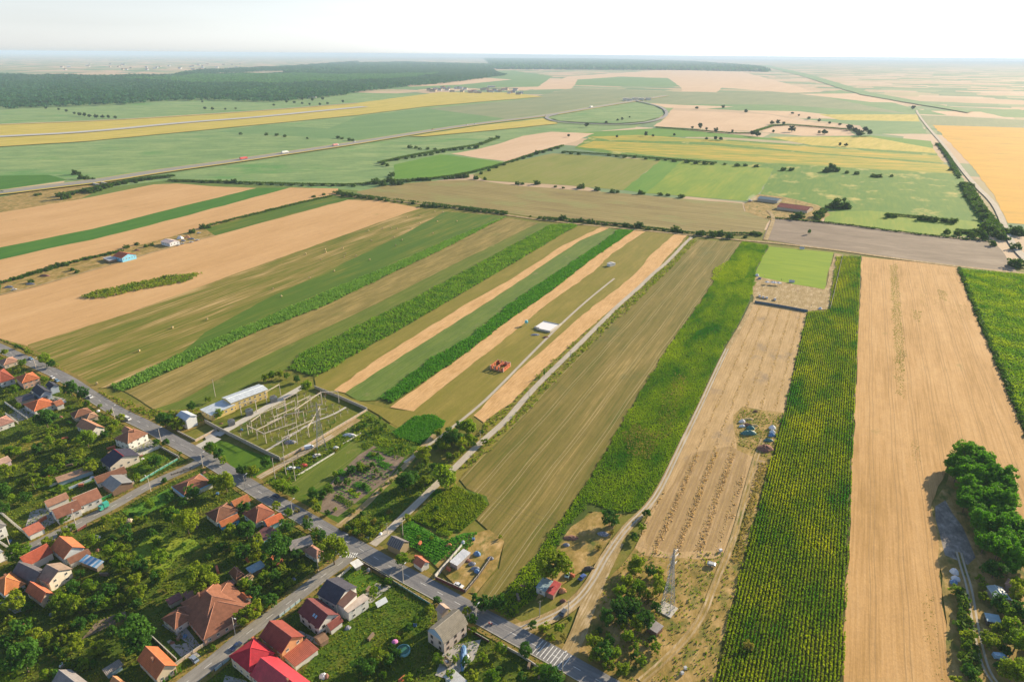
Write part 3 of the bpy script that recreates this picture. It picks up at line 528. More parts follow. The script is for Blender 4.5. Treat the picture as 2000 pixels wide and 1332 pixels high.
# ------------------------------------------------------------------ standing crops (counted by nobody)
L_corn = leafmat('corn_leaves', (.08, .21, .028), (.26, .39, .055), .42, .09, 0, 2.6)
L_corn3 = leafmat('corn_leaves_deep', (.055, .21, .024), (.13, .32, .04), .42, .12, 0)
L_K = leafmat('mixed_crop_leaves', (.045, .18, .012), (.32, .40, .018), .45, .045, 0, 3.2, 25.6)
L_sun = leafmat('sunflower_leaves', (.055, .20, .012), (.42, .42, .02), .47, .05, 0, 3.2, 25.6)
L_O = leafmat('beet_leaves', (.08, .22, .025), (.34, .40, .03), .45, .045, 0, 3.2)
L_straw = leafmat('straw', (.56, .40, .2), (.74, .56, .32), .3, .6, 0)
L_weed = leafmat('weeds', (.085, .17, .016), (.32, .33, .04), .42, .09, 0, 2.4)
L_grass = leafmat('long_grass', (.06, .15, .010), (.30, .29, .04), .42, .06, 0, 3)
crop('corn_crop', [(992, 423), (884, 466), (770, 517), (635, 572), (500, 630), (350, 694), (270, 732), (211, 757), (243, 765), (350, 718), (500, 649), (635, 598), (770, 532), (860, 490), (985, 426)], leafmat('corn_leaves_pale', (.13, .27, .06), (.27, .42, .11), .35, .12, 0), .9, 1.3, nq=5, size=.7, h=1.1, jit=(.8, 1.1), spread=.8, seed=1, gap=.15)
crop('corn_crop', [(1115, 438), (1075, 440), (950, 508), (800, 589), (590, 691), (562, 722), (614, 736), (640, 727), (686, 697), (800, 634), (974, 532), (1100, 457), (1130, 441)], L_corn, 1.1, 1.3, nq=5, size=.7, h=1.15, jit=(1.2, 1.4), spread=.9, seed=2, gap=.25)
crop('corn_crop', [(1208, 450), (1180, 472), (1072, 544), (1000, 592), (920, 658), (845, 700), (742, 780), (766, 788), (905, 694), (1000, 622), (1075, 571), (1150, 511), (1238, 451)], L_corn3, .9, 1.1, nq=5, size=.65, h=1.25, jit=(.5, 1), spread=.7, seed=3, gap=.05)
KP = [(1450, 473), (1405, 535), (1366, 595), (1315, 664), (1270, 736), (1231, 800), (1150, 940), (1100, 1010), (1050, 1080), (1000, 1140), (962, 1190), (985, 1220), (1045, 1165), (1075, 1085), (1120, 1015), (1150, 985), (1205, 1000), (1255, 998), (1284, 958), (1325, 870), (1360, 796), (1385, 742), (1414, 679), (1444, 631), (1462, 592), (1474, 556), (1476, 526), (1501, 480)]
crop('mixed_crop', KP, L_K, .75, .6, nq=4, size=.42, h=.8, jit=(.3, .6), spread=.35, seed=4, gap=.1)
crop('sunflower_crop', [(1634, 502), (1622, 580), (1620, 607), (1577, 611), (1534, 799), (1501, 917), (1443, 1132), (1402, 1302), (1376, 1420), (1643, 1420), (1645, 1332), (1650, 1200), (1660, 1000), (1669, 800), (1676, 640), (1682, 502)], L_sun, 1.3, .42, nq=5, size=.46, h=1.15, jit=(.25, .42), spread=.28, seed=5, gap=.07)
crop('beet_crop', [(1872, 526), (1914, 630), (1959, 732), (1986, 800), (2060, 980), (2060, 545), (2000, 537)], L_O, 1.0, 1.0, nq=3, size=.8, h=1.0, jit=(.8, .8), spread=.5, seed=6, gap=.25)
crop('green_crop', [(765, 846), (810, 815), (850, 812), (870, 825), (850, 850), (822, 869), (790, 860)], L_corn3, .7, .6, az=115, nq=4, size=.6, h=.9, jit=(.3, .5), seed=7)
crop('potato_crop', [(862, 962), (892, 952), (948, 972), (952, 985), (928, 1013), (900, 1038), (862, 1038), (804, 1015)], leafmat('potato_leaves', (.10, .20, .015), (.34, .36, .03), .45, .15, 0), .8, .5, az=120, nq=4, size=.5, h=.7, jit=(.4, .5), seed=8)
crop('vegetable_rows', [(787, 1030), (800, 1018), (868, 1060), (903, 1046), (935, 1040), (900, 1090), (850, 1100), (792, 1058)], L_corn3, 1.4, .5, az=120, nq=4, size=.5, h=1.0, jit=(.25, .5), seed=9)
crop('vegetable_rows', [(728, 868), (740, 855), (815, 882), (790, 892)], L_O, 1.2, .5, az=115, nq=3, size=.45, h=.6, jit=(.25, .5), seed=10)
crop('vegetable_rows', [(650, 960), (700, 905), (720, 890), (768, 915), (740, 940), (680, 990)], L_corn3, 2.4, .5, az=120, nq=3, size=.45, h=.6, jit=(.3, .5), seed=11, gap=.45)
crop('tall_grass', [(665, 1112), (700, 1142), (850, 1190), (830, 1240), (760, 1290), (690, 1332), (600, 1332), (592, 1322), (612, 1290), (642, 1245), (690, 1192)], leafmat('meadow_grass', (.06, .17, .01), (.24, .27, .03), .42, .09, 0), .55, .55, nq=2, size=.3, h=.28, jit=(.6, .6), spread=.3, seed=12, gap=.35)
crop('weeds', [(0, 664), (54, 680), (100, 708), (180, 762), (300, 804), (395, 802), (398, 822), (350, 842), (230, 795), (120, 725), (60, 690)], L_weed, 1.1, 1.1, nq=4, size=.7, h=.9, jit=(1, 1), spread=.6, seed=13, gap=.45)
crop('weeds', [(1345, 463), (1282, 532), (1243, 568), (1198, 604), (1129, 664), (1072, 715), (1003, 787), (948, 826), (880, 900), (870, 915), (905, 925), (975, 862), (1035, 800), (1105, 725), (1185, 645), (1255, 580), (1308, 528), (1360, 472)], L_weed, 1.2, 1.3, nq=4, size=.7, h=.9, jit=(1, 1), spread=.7, seed=14, gap=.62)
crop('weeds', [(153, 584), (186, 571), (270, 553), (324, 541), (396, 535), (360, 553), (270, 568), (210, 583)], L_weed, 1.1, 1.2, nq=5, size=.9, h=1.6, jit=(1, 1), spread=.9, seed=15, gap=.45)
crop('weeds', [(510, 950), (600, 882), (716, 806), (765, 846), (820, 870), (780, 900), (730, 868), (690, 860), (620, 905), (560, 948)], L_weed, 1.0, 1.0, nq=4, size=.6, h=.9, jit=(1, 1), spread=.6, seed=16, gap=.5)
crop('weeds', [(665, 1038), (700, 1010), (740, 1040), (770, 1030), (720, 1060), (700, 1066)], L_weed, .8, .8, nq=5, size=.6, h=1.2, jit=(1, 1), spread=.6, seed=17, gap=.3)
crop('weeds', [(1240, 1075), (1300, 1085), (1440, 1080), (1500, 917), (1443, 1132), (1402, 1300), (1380, 1420), (1280, 1420), (1170, 1290), (1150, 1180)], L_weed, 1.2, 1.2, nq=3, size=.5, h=.6, jit=(1, 1), spread=.6, seed=18, gap=.7)
crop('long_grass', [(-60, 690), (20, 700), (230, 822), (440, 935), (690, 1090), (830, 1160), (1100, 1310), (1150, 1420), (-60, 1420)], L_grass, 1.05, 1.05, nq=3, size=.5, h=.45, jit=(1, 1), spread=.5, seed=19, gap=.35)
crop('long_grass', [(724, 990), (775, 950), (820, 905), (870, 905), (850, 945), (800, 985), (740, 1035), (700, 1055), (668, 1036)], L_grass, .9, .9, nq=3, size=.5, h=.5, jit=(1, 1), spread=.5, seed=20, gap=.3)
crop('dry_patch_in_crop', [(1215, 850), (1240, 830), (1290, 850), (1270, 900), (1225, 890)], leafmat('dried_crop_leaves', (.20, .18, .05), (.46, .34, .12), .35, .12, 0, 2.4), .7, .7, nq=4, size=.45, h=.95, jit=(.7, .7), seed=61, gap=.62)
crop('yellow_patch_in_crop', [(1395, 525), (1425, 510), (1465, 515), (1455, 545), (1420, 555), (1390, 548)], leafmat('flowering_crop_leaves', (.20, .30, .01), (.50, .52, .02), .45, .12, 0), .8, .8, nq=4, size=.45, h=.95, jit=(.8, .8), seed=62, gap=.3)
crop('dry_patch_in_crop', [(1290, 780), (1320, 730), (1345, 740), (1310, 850), (1285, 870)], bpy.data.materials['dried_crop_leaves'], .9, .9, nq=3, size=.45, h=.95, jit=(.9, .9), seed=63, gap=.65)
for i, (pl, mt, hh) in enumerate((([(726, 880), (742, 872), (776, 884), (764, 893)], L_O, .5), ([(712, 893), (724, 884), (756, 896), (744, 904)], L_corn3, .7), ([(690, 918), (706, 906), (728, 914), (712, 926)], L_weed, .5), ([(736, 908), (748, 901), (768, 908), (756, 918)], L_corn3, .6), ([(690, 950), (700, 941), (730, 958), (722, 966)], L_corn3, .8), ([(676, 962), (684, 955), (706, 968), (700, 975)], L_O, .5), ([(652, 975), (662, 966), (690, 985), (680, 995)], L_weed, .6), ([(655, 926), (668, 916), (684, 924), (672, 934)], L_corn3, .9), ([(700, 872), (712, 866), (726, 872), (714, 880)], L_weed, .6), ([(832, 968), (850, 955), (866, 962), (848, 976)], L_corn3, .7), ([(850, 1040), (866, 1032), (890, 1044), (874, 1052)], L_O, .5))):
    crop('vegetable_bed', pl, mt, .9, .4, az=118, nq=4, size=.42, h=hh, jit=(.25, .4), seed=90+i)
# straw left in windrows
crop('straw_windrows', [(1470, 595), (1452, 636), (1423, 684), (1393, 747), (1370, 801), (1335, 875), (1303, 955), (1275, 1000), (1250, 1060), (1255, 1080), (1395, 1085), (1440, 1010), (1440, 830), (1480, 812), (1530, 800), (1573, 612)], L_straw, 8.3, .7, nq=4, size=.4, h=.22, jit=(1.4, .7), spread=.5, seed=21, gap=.3, tilt=1.4)
crop('straw_windrows', [(1255, 1085), (1275, 1000), (1300, 955), (1330, 890), (1445, 880), (1450, 950), (1400, 1080)], leafmat('straw_old', (.50, .34, .17), (.7, .5, .28), .3, .6, 0), 8.6, .55, nq=5, size=.5, h=.45, jit=(1.6, .5), spread=.7, seed=22, gap=.3, tilt=1.4)

for i, (pl, gp, sz) in enumerate((([(1738, 520), (1752, 515), (1758, 600), (1768, 690), (1764, 735), (1748, 700), (1742, 600)], .45, .5), ([(1744, 700), (1765, 705), (1766, 780), (1752, 770)], .7, .5), ([(1775, 870), (1795, 860), (1800, 900), (1785, 910)], .75, .4), ([(1795, 1165), (1815, 1150), (1835, 1240), (1850, 1330), (1820, 1330)], .8, .4), ([(1830, 565), (1850, 570), (1850, 590), (1836, 585)], .6, .5), ([(1780, 605), (1800, 610), (1796, 630), (1784, 625)], .65, .5), ([(1785, 560), (1890, 600), (1900, 640), (1800, 600)], .93, .4))):
    crop('weeds_in_wheat', pl, L_weed, .8, .8, nq=3, size=sz*.7, h=.12, jit=(.8, .8), seed=70+i, gap=gp)
crop('weeds', [(1440, 815), (1455, 800), (1530, 812), (1525, 840), (1500, 900), (1445, 875)], L_weed, 1, 1, nq=3, size=.45, h=.4, jit=(1, 1), seed=80, gap=.55)
crop('weeds', [(1478, 905), (1500, 905), (1470, 1000), (1443, 1100), (1425, 1095), (1450, 1010)], leafmat('dry_grass', (.26, .22, .05), (.5, .38, .14), .3, .2, 0), .8, .8, nq=3, size=.5, h=.6, jit=(.8, .8), seed=81, gap=.3)
# ------------------------------------------------------------------ buildings
GZ = .45
LAND = []      # landmarks used when other things are described: (phrase, point)
FOOT = []      # footprints (centre, radius) kept free of planting
_mc = {}
def roofmat(c, kind='tile'):
    k = (tuple(c), kind)
    if k in _mc: return _mc[k]
    g = NG('roof_'+kind); co = g.co(); sx = g.n('ShaderNodeSeparateXYZ'); g.set(sx.inputs[0], co)
    n = g.noise(co, .5, 5, .7); n2 = g.noise(g.vmul(co, (4, .7, 1)), 1.5, 3, .6); oi = g.n('ShaderNodeObjectInfo').outputs['Random']
    f = g.math('ADD', g.math('ADD', g.math('MULTIPLY_ADD', n, 1.1, .42), g.math('MULTIPLY_ADD', n2, .5, -.25)), g.math('MULTIPLY_ADD', oi, .2, -.1))
    cc = g.scale(c, f)
    if kind == 'tile':
        r = g.math('SINE', g.math('MULTIPLY', sx.outputs[1], 2*math.pi/.36)); r2 = g.math('SINE', g.math('MULTIPLY', sx.outputs[0], 2*math.pi/.3))
        h = g.math('ADD', r, g.math('MULTIPLY', r2, .6)); cc = g.mix(g.math('MULTIPLY_ADD', h, -.06, .1, clamp=True), cc, (.03, .015, .01))
        g.bump(h, .5, .04); g.b.inputs['Roughness'].default_value = .75
    elif kind == 'sheet':
        r2 = g.math('SINE', g.math('MULTIPLY', sx.outputs[0], 2*math.pi/.5)); g.bump(r2, .6, .05); g.b.inputs['Roughness'].default_value = .42; g.b.inputs['Specular IOR Level'].default_value = .5
        cc = g.mix(g.math('MULTIPLY_ADD', r2, -.08, .08, clamp=True), cc, (.04, .04, .04))
    elif kind == 'slab':      # fibre-cement boards with weathering and pale joints
        cc = g.mix(g.math('GREATER_THAN', g.math('FRACT', g.math('DIVIDE', sx.outputs[0], 1.1)), .9), cc, (.5, .45, .38))
    elif kind == 'stripe':
        s = g.math('GREATER_THAN', g.math('FRACT', g.math('DIVIDE', sx.outputs[0], 2.6)), .55); cc = g.mix(s, cc, (.62, .66, .70)); g.b.inputs['Roughness'].default_value = .4
    _mc[k] = g.out(cc); return _mc[k]
def wallmat(c):
    k = (tuple(c), 'wall')
    if k not in _mc:
        g = NG('wall_plaster'); n = g.noise(g.co(), .9, 5, .65); n2 = g.noise(g.vmul(g.co(), (1, 1, .2)), 3, 3, .6)
        _mc[k] = g.out(g.scale(c, g.math('ADD', g.math('MULTIPLY_ADD', n, .3, .8), g.math('MULTIPLY_ADD', n2, .16, -.08))))
    return _mc[k]
M_glass = plain('window_glass', (.035, .05, .06), .08, 0, .6, .1)
M_frame = plain('window_frame_paint', (.62, .60, .56), .6); M_frameD = plain('window_frame_brown', (.10, .055, .03), .6)
M_brick = plain('chimney_brick', (.34, .16, .10), .9, var=.3, sc_=4); M_door = plain('door_wood', (.16, .09, .05), .6)
M_white = plain('white_paint', (.70, .70, .68), .6, var=.08); M_dark = plain('dark_metal', (.07, .07, .075), .5); M_grey = plain('galvanised_steel', (.40, .41, .42), .5, .3, .5, .15)
M_wood = plain('weathered_wood', (.22, .16, .11), .9, var=.35, sc_=3)
_wm = {}
def win_meshes(wd, h, dark=False):
    k = (wd, h, dark)
    if k not in _wm:
        f = MB(); t = .09; d = .06
        f.box(-wd/2, wd/2, -d, .03, 0, t); f.box(-wd/2, wd/2, -d, .03, h-t, h); f.box(-wd/2, -wd/2+t, -d, .03, t, h-t); f.box(wd/2-t, wd/2, -d, .03, t, h-t); f.box(-.035, .035, -d, .03, t, h-t)
        f.box(-wd/2-.08, wd/2+.08, -.16, .02, -.08, -.002)
        p = MB(); p.box(-wd/2+t, wd/2-t, -.025, .02, t, h-t)
        _wm[k] = (f.mesh('window', M_frameD if dark else M_frame), p.mesh('pane', M_glass))
    return _wm[k]
def rect(A, B, C, ez):
    a, b, c = P(*A, ez), P(*B, ez), P(*C, ez); u = (b-a); L = u.length; u.normalize(); v = Vector((-u.y, u.x, 0)); W = (c-b).dot(v)
    if W < 0: v = -v; W = -W
    return (a+b)/2+v*W/2, u, v, L, W
def block(root, A, B, C, ez=3., rh=2.5, roof='hip', axis='BC', rc=(.3, .12, .07), wc=(.6, .55, .48), rk='tile', win=True, over=.45, chim=(), edge=None, door=False, dark=False, grey_gable=None, cap=True, dz=0, wallname='wall'):
    A, B, C = (tuple(A), tuple(B), tuple(C)); ctr, u, v, L, W = rect(A, B, C, ez)
    if axis == 'BC': u, v, L, W = v, -u, W, L
    ang = math.atan2(u.y, u.x); hx, hy = L/2, W/2; g0 = GZ+dz
    M = Matrix.Translation((ctr.x, ctr.y, 0)) @ Matrix.Rotation(ang, 4, 'Z')
    if root is None: return ctr, ang, hx, hy
    R0 = Matrix.Translation(root.location) @ Matrix.Rotation(root.rotation_euler.z, 4, 'Z'); ML = R0.inverted() @ M
    def put(mb, name, mat, par=root, mm=ML):
        o = mb.build(name, mat, par) if mb else None
        o.matrix_local = mm; return o
    # walls are inset from the eaves
    wx, wy = max(.8, hx-over), max(.8, hy-over); m = MB(); m.box(-wx, wx, -wy, wy, g0-.4, ez)
    if roof == 'gable':
        rr = rh*wy/hy if hy else rh
        for s in (-1, 1): m.add([(s*wx, -wy, ez), (s*wx, wy, ez), (s*wx, 0, ez+rr*.97)]+[(s*(wx-.2), -wy, ez), (s*(wx-.2), wy, ez), (s*(wx-.2), 0, ez+rr*.97)], [(0, 1, 2), (5, 4, 3), (0, 2, 5, 3), (1, 4, 5, 2)])
    if roof == 'mono': m.add([(-wx, -wy, ez), (wx, -wy, ez), (wx, wy, ez), (-wx, wy, ez), (-wx, wy, ez+rh*.9), (wx, wy, ez+rh*.9)], [(3, 2, 5, 4), (1, 2, 5), (0, 4, 3), (0, 1, 5, 4)])
    put(m, wallname, wallmat(wc))
    r = MB(); t = .16; e = ez-rh*over/max(hy, .5)*.0
    if roof == 'gable':
        for s in (-1, 1):
            r.add([(-hx, s*hy, e), (hx, s*hy, e), (hx, 0, ez+rh), (-hx, 0, ez+rh), (-hx, s*hy, e+t), (hx, s*hy, e+t), (hx, 0, ez+rh+t), (-hx, 0, ez+rh+t)], [(0, 1, 2, 3), (4, 5, 6, 7), (0, 1, 5, 4), (1, 2, 6, 5), (2, 3, 7, 6), (3, 0, 4, 7)])
        ridge = [((-hx, 0, ez+rh+t), (hx, 0, ez+rh+t))]
    elif roof == 'hip':
        k = max(hx-hy*.95, .05); a = [(-hx, -hy, e), (hx, -hy, e), (hx, hy, e), (-hx, hy, e)]; b = [(x, y, z+t) for x, y, z in a]; q = [(-k, 0, ez+rh+t), (k, 0, ez+rh+t)]
        r.add(a+b+q, [(3, 2, 1, 0), (0, 1, 5, 4), (1, 2, 6, 5), (2, 3, 7, 6), (3, 0, 4, 7), (4, 5, 9, 8), (5, 6, 9), (6, 7, 8, 9), (7, 4, 8)])
        ridge = [(q[0], q[1])]+[(b[i], q[0 if i in (0, 3) else 1]) for i in range(4)]
    elif roof == 'mono':
        a = [(-hx, -hy, e), (hx, -hy, e), (hx, hy, ez+rh), (-hx, hy, ez+rh)]; r.add(a+[(x, y, z+t) for x, y, z in a], [(3, 2, 1, 0), (4, 5, 6, 7), (0, 1, 5, 4), (1, 2, 6, 5), (2, 3, 7, 6), (3, 0, 4, 7)]); ridge = []
    elif roof == 'mansard':
        y1 = hy*.62; z1 = ez+rh*.62
        pr = [(-hy, e), (-y1, z1), (0, ez+rh), (y1, z1), (hy, e)]
        vs = [(-hx, y, z) for y, z in pr]+[(hx, y, z) for y, z in pr]+[(-hx, y, z+t) for y, z in pr]+[(hx, y, z+t) for y, z in pr]
        fs_ = []
        for i in range(4): fs_ += [(i, i+1, 5+i+1, 5+i), (10+i, 15+i, 15+i+1, 10+i+1), (i, 10+i, 11+i, i+1), (5+i, 6+i, 16+i, 15+i)]
        fs_ += [(0, 5, 15, 10), (4, 14, 19, 9)]; r.add(vs, fs_); ridge = [((-hx, 0, ez+rh+t), (hx, 0, ez+rh+t))]
        mm = MB()
        for s in (-1, 1): mm.add([(s*wx, y*.93, z-.02) for y, z in pr]+[(s*(wx-.15), y*.93, z-.02) for y, z in pr], [(0, 1, 2, 3, 4), (9, 8, 7, 6, 5)])
        put(mm, 'gable_wall', wallmat(grey_gable or wc))
    else:           # flat
        r.box(-hx, hx, -hy, hy, ez, ez+.14); ridge = []
    rf = put(r, 'roof', roofmat(rc, rk))
    if cap and ridge and hx > 2.2:
        c = MB()
        for p, q in ridge: c.tube(p, q, .13, n=5)
        put(c, 'ridge_cap', roofmat(edge or tuple(min(1, x*1.5+.05) for x in rc), 'plain'), rf, Matrix())
    for cx_, cy_ in chim:
        c = MB(); zt = ez+rh+.7; c.box(cx_*hx-.3, cx_*hx+.3, cy_*hy-.28, cy_*hy+.28, ez+rh*.3, zt); c.box(cx_*hx-.38, cx_*hx+.38, cy_*hy-.36, cy_*hy+.36, zt, zt+.12)
        put(c, 'chimney', M_brick, rf, Matrix())
    # openings on the sides one can see
    if win:
        for k, (nx, ny, half, off) in enumerate(((0, -1, wx, wy), (1, 0, wy, wx), (0, 1, wx, wy), (-1, 0, wy, wx))):
            nw = (M.to_3x3() @ Vector((nx, ny, 0))); wc_ = M @ Vector((nx*off, ny*off, 2))
            if nw.dot(Vector((0, 0, H))-wc_) < 0: continue
            n = int(half*2/3.1)
            if n < 1: continue
            for lv in range(2 if ez > 4.6 else 1):
                for i in range(n):
                    q = (i+.5)/n*2*half-half; z = g0+(.75 if ez < 4.7 else .8)+lv*2.6 if ez > 4.6 else max(g0+.6, ez-2.0)
                    if z+1.1 > ez+.05: continue
                    fm, pm = win_meshes(1.05 if ez < 4 else 1.2, 1.15, dark)
                    rz = math.atan2(nx, -ny) if k in (0, 2) else (math.pi/2 if nx > 0 else -math.pi/2)
                    mm = ML @ Matrix.Translation((nx*off-ny*q*0+(q if nx == 0 else 0), ny*off+(q if ny == 0 else 0), z)) @ Matrix.Rotation(rz, 4, 'Z')
                    o = link('window', fm, root); o.matrix_local = mm; link('pane', pm, o)
            if door and k == door-1:
                dm = MB(); dm.box(-.5, .5, -.05, .03, 0, 2.05); o = dm.build('door', M_door, root)
                o.matrix_local = ML @ Matrix.Translation((nx*off+(half*.8 if nx == 0 else 0), ny*off+(half*.8 if ny == 0 else 0), g0)) @ Matrix.Rotation(math.atan2(nx, -ny), 4, 'Z')
                hm = MB(); hm.box(.36, .42, -.1, -.04, .95, 1.1); hm.build('handle', M_grey, o)
    FOOT.append((ctr.x, ctr.y, hx+.6, hy+.6, ang)); return M
def house(name, label, cat, blocks, ref=None, group=None):
    b0 = blocks[0]; ctr, ang, hx, hy = block(None, *b0[0], ez=b0[1].get('ez', 3.), axis=b0[1].get('axis', 'BC'))
    root = empty(name, (ctr.x, ctr.y, GZ), ang, label, cat, group)
    bpy.context.view_layer.update() if False else None
    Ms = [block(root, *b[0], **b[1]) for b in blocks]
    if ref: LAND.append((ref, Vector((ctr.x, ctr.y, 0))))
    return root, Ms
def D(**k): return k
ORANGE = (.43, .135, .055); RED = (.29, .075, .045); BROWN = (.22, .105, .065); TILE = (.27, .115, .068); MAROON = (.20, .045, .045); CRIM = (.40, .03, .045); GREYR = (.20, .19, .18); SLATE = (.065, .065, .085); NAVY = (.05, .055, .075); TAN_R = (.45, .27, .15); PALE = (.48, .46, .43)
WH = (.66, .64, .60); CREAM = (.60, .50, .36); PINK = (.60, .36, .27); BLUEW = (.18, .42, .62); YEL = (.66, .50, .20); TEAL = (.16, .42, .44); BEIGE = (.56, .46, .36)
# --- south of the crossroads
house('gabled_house', 'orange roofed gabled house with a cream end wall beside the side street', 'house', [(((267, 1289), (305, 1328), (343, 1296)), D(ez=3.6, rh=3.4, roof='gable', axis='AB', rc=ORANGE, wc=CREAM, chim=[(.1, -.35)], door=2))], 'the orange roofed gabled house')
house('hipped_house', 'large brown tiled hipped house with wings and long driveways in front', 'house', [
 (((346, 1187), (398, 1250), (494, 1182)), D(ez=3.6, rh=3.8, roof='hip', axis='BC', rc=TILE, wc=PINK, chim=[(-.1, .3)])),
 (((315, 1208), (342, 1229), (376, 1202)), D(ez=3.3, rh=2.3, roof='hip', axis='BC', rc=TILE, wc=WH)),
 (((352, 1178), (402, 1222), (452, 1160)), D(ez=4.2, rh=4.6, roof='hip', axis='AB', rc=TILE, wc=WH, win=False, chim=[(-.3, -.35)])),
 (((464, 1168), (476, 1178), (489, 1164)), D(ez=3.6, rh=1.6, roof='gable', axis='AB', rc=ORANGE, wc=WH, win=False))], 'the large brown hipped house')
house('hipped_house', 'crimson hipped house with a pyramid roof beside the side street', 'house', [(((447, 1281), (487, 1314), (533, 1272)), D(ez=5.2, rh=3.2, roof='hip', axis='BC', rc=CRIM, wc=CREAM, edge=(.6, .05, .07)))], 'the crimson hipped house')
house('gabled_house', 'long bright red sheet roofed house cut by the lower frame edge', 'house', [(((487, 1318), (585, 1396), (618, 1340)), D(ez=4.2, rh=3.4, roof='gable', axis='AB', rc=(.50, .03, .05), wc=CREAM, rk='sheet', chim=[(.15, -.1)]))], 'the long bright red roof')
house('gabled_house', 'dark red gabled house with a wide lean-to terrace roof at its orange gable', 'house', [
 (((506, 1243), (550, 1277), (590, 1239)), D(ez=5.0, rh=3.6, roof='gable', axis='AB', rc=(.24, .06, .045), wc=(.62, .33, .16))),
 (((551, 1279), (576, 1302), (606, 1252)), D(ez=3.0, rh=.8, roof='flat', axis='BC', rc=(.42, .12, .07), wc=WH, win=False, rk='sheet'))], 'the dark red gabled house')
rt, Ms = house('gabled_house', 'purple brown gabled house with two roof windows next to the white modern house', 'house', [
 (((581, 1195), (622, 1229), (656, 1195)), D(ez=5.0, rh=3.4, roof='gable', axis='AB', rc=(.17, .055, .055), wc=WH, dark=True)),
 (((633, 1222), (646, 1232), (667, 1210)), D(ez=3.0, rh=1.8, roof='gable', axis='BC', rc=(.20, .06, .05), wc=WH, win=False))], 'the purple brown gabled house')
for dx in (.2, .42):
    k = MB(); k.box(-.4, .4, -.55, .55, 0, .08); o = k.build('roof_window', plain('roof_window_glass', (.25, .45, .62), .15, 0, .6), rt)
    o.matrix_local = Matrix.Translation((0, 0, -GZ)) @ Matrix.Translation((dx*6, -2.6, 7.0)) @ Matrix.Rotation(.62, 4, 'X')
house('modern_house', 'white modern house with dark slate slope and flat roofed terrace wing', 'house', [
 (((618, 1160), (656, 1182), (697, 1146)), D(ez=6.4, rh=3.0, roof='gable', axis='AB', rc=SLATE, wc=WH)),
 (((668, 1187), (680, 1197), (719, 1166)), D(ez=5.2, rh=.2, roof='flat', axis='BC', rc=(.50, .42, .36), wc=(.72, .70, .67), rk='plain')),
 (((656, 1178), (671, 1187), (696, 1162)), D(ez=6.6, rh=1.0, roof='mono', axis='AB', rc=(.23, .13, .10), wc=(.72, .70, .67), win=False))], 'the white modern house')
rt, Ms = house('mansard_house', 'two storey house with grey mansard roof and pale blue gable by the main road', 'house', [
 (((832, 1232), (867, 1258), (914, 1218)), D(ez=5.6, rh=3.9, roof='mansard', axis='BC', rc=(.25, .225, .18), wc=(.55, .46, .40), grey_gable=(.30, .42, .55), dark=True)),
 (((850, 1190), (862, 1200), (874, 1184)), D(ez=7.4, rh=1.5, roof='gable', axis='AB', rc=(.42, .30, .24), wc=BEIGE, win=False))], 'the grey mansard house')
house('pavilion', 'white flat roofed garden pavilion at the corner above the zebra crossing', 'pavilion', [(((683, 1099), (694, 1110), (709, 1100)), D(ez=3.0, rh=.1, roof='flat', axis='BC', rc=(.68, .68, .66), wc=(.35, .33, .30), rk='plain', win=False, over=.9))], 'the white corner pavilion')
house('garden_shed', 'small brown gabled shed beside the purple brown gabled house', 'shed', [(((612, 1244), (627, 1258), (640, 1244)), D(ez=2.4, rh=1.0, roof='gable', axis='BC', rc=(.30, .18, .11), wc=(.3, .2, .13), win=False, over=.3))])
house('open_shed', 'white sheet roofed shed at the bottom edge below the wagon', 'shed', [(((866, 1321), (893, 1346), (916, 1334)), D(ez=2.6, rh=.3, roof='mono', axis='AB', rc=(.66, .66, .64), wc=WH, rk='sheet', win=False))])
house('hipped_house', 'brown hipped cottage with pale blue metal eaves near the crossroads', 'house', [(((336, 950), (360, 968), (407, 937)), D(ez=3.0, rh=2.4, roof='hip', axis='BC', rc=TILE, wc=WH, edge=(.5, .25, .15))),
 (((334, 951), (358, 971), (409, 938)), D(ez=2.75, rh=.05, roof='flat', axis='BC', rc=(.28, .50, .66), wc=WH, rk='sheet', win=False))], 'the cottage with pale blue eaves')
house('village_house', 'long L shaped house with orange tiles and a bright blue wing', 'house', [
 (((400, 1003), (422, 1020), (460, 993)), D(ez=3.4, rh=2.6, roof='hip', axis='BC', rc=BROWN, wc=WH)),
 (((447, 981), (459, 992), (481, 969)), D(ez=3.2, rh=2.0, roof='gable', axis='BC', rc=(.46, .17, .07), wc=WH)),
 (((424, 1020), (433, 1030), (467, 1011)), D(ez=3.0, rh=1.6, roof='gable', axis='BC', rc=(.50, .16, .06), wc=(.10, .40, .66)))], 'the house with a bright blue wing')
house('hipped_house', 'tall dark red hipped house with an orange annex near the main road', 'house', [
 (((474, 1004), (500, 1022), (534, 998)), D(ez=3.6, rh=3.8, roof='hip', axis='AB', rc=(.28, .10, .06), wc=WH, chim=[(.1, -.2)])),
 (((511, 1017), (523, 1029), (557, 1015)), D(ez=3.2, rh=1.8, roof='gable', axis='BC', rc=(.58, .15, .06), wc=(.3, .5, .6)))], 'the dark red hipped house')
house('low_shed', 'low maroon shed with a pale turquoise wall behind the leafy tree', 'shed', [(((492, 1050), (513, 1059), (535, 1033)), D(ez=2.6, rh=.7, roof='mono', axis='BC', rc=(.15, .06, .055), wc=(.35, .62, .62), rk='sheet', win=False))])
house('long_shed', 'long grey sheet roofed shed near the zebra crossing', 'shed', [(((562, 1060), (568, 1076), (607, 1050)), D(ez=2.8, rh=.6, roof='mono', axis='BC', rc=(.27, .24, .22), wc=BEIGE, rk='sheet'))], 'the long grey shed')
house('cottage', 'small brown hipped cottage between the grey shed and the zebra crossing', 'house', [(((592, 1076), (618, 1092), (634, 1078)), D(ez=2.9, rh=2.0, roof='hip', axis='AB', rc=(.36, .19, .14), wc=WH, chim=[(-.2, 0)]))], 'the small brown cottage')
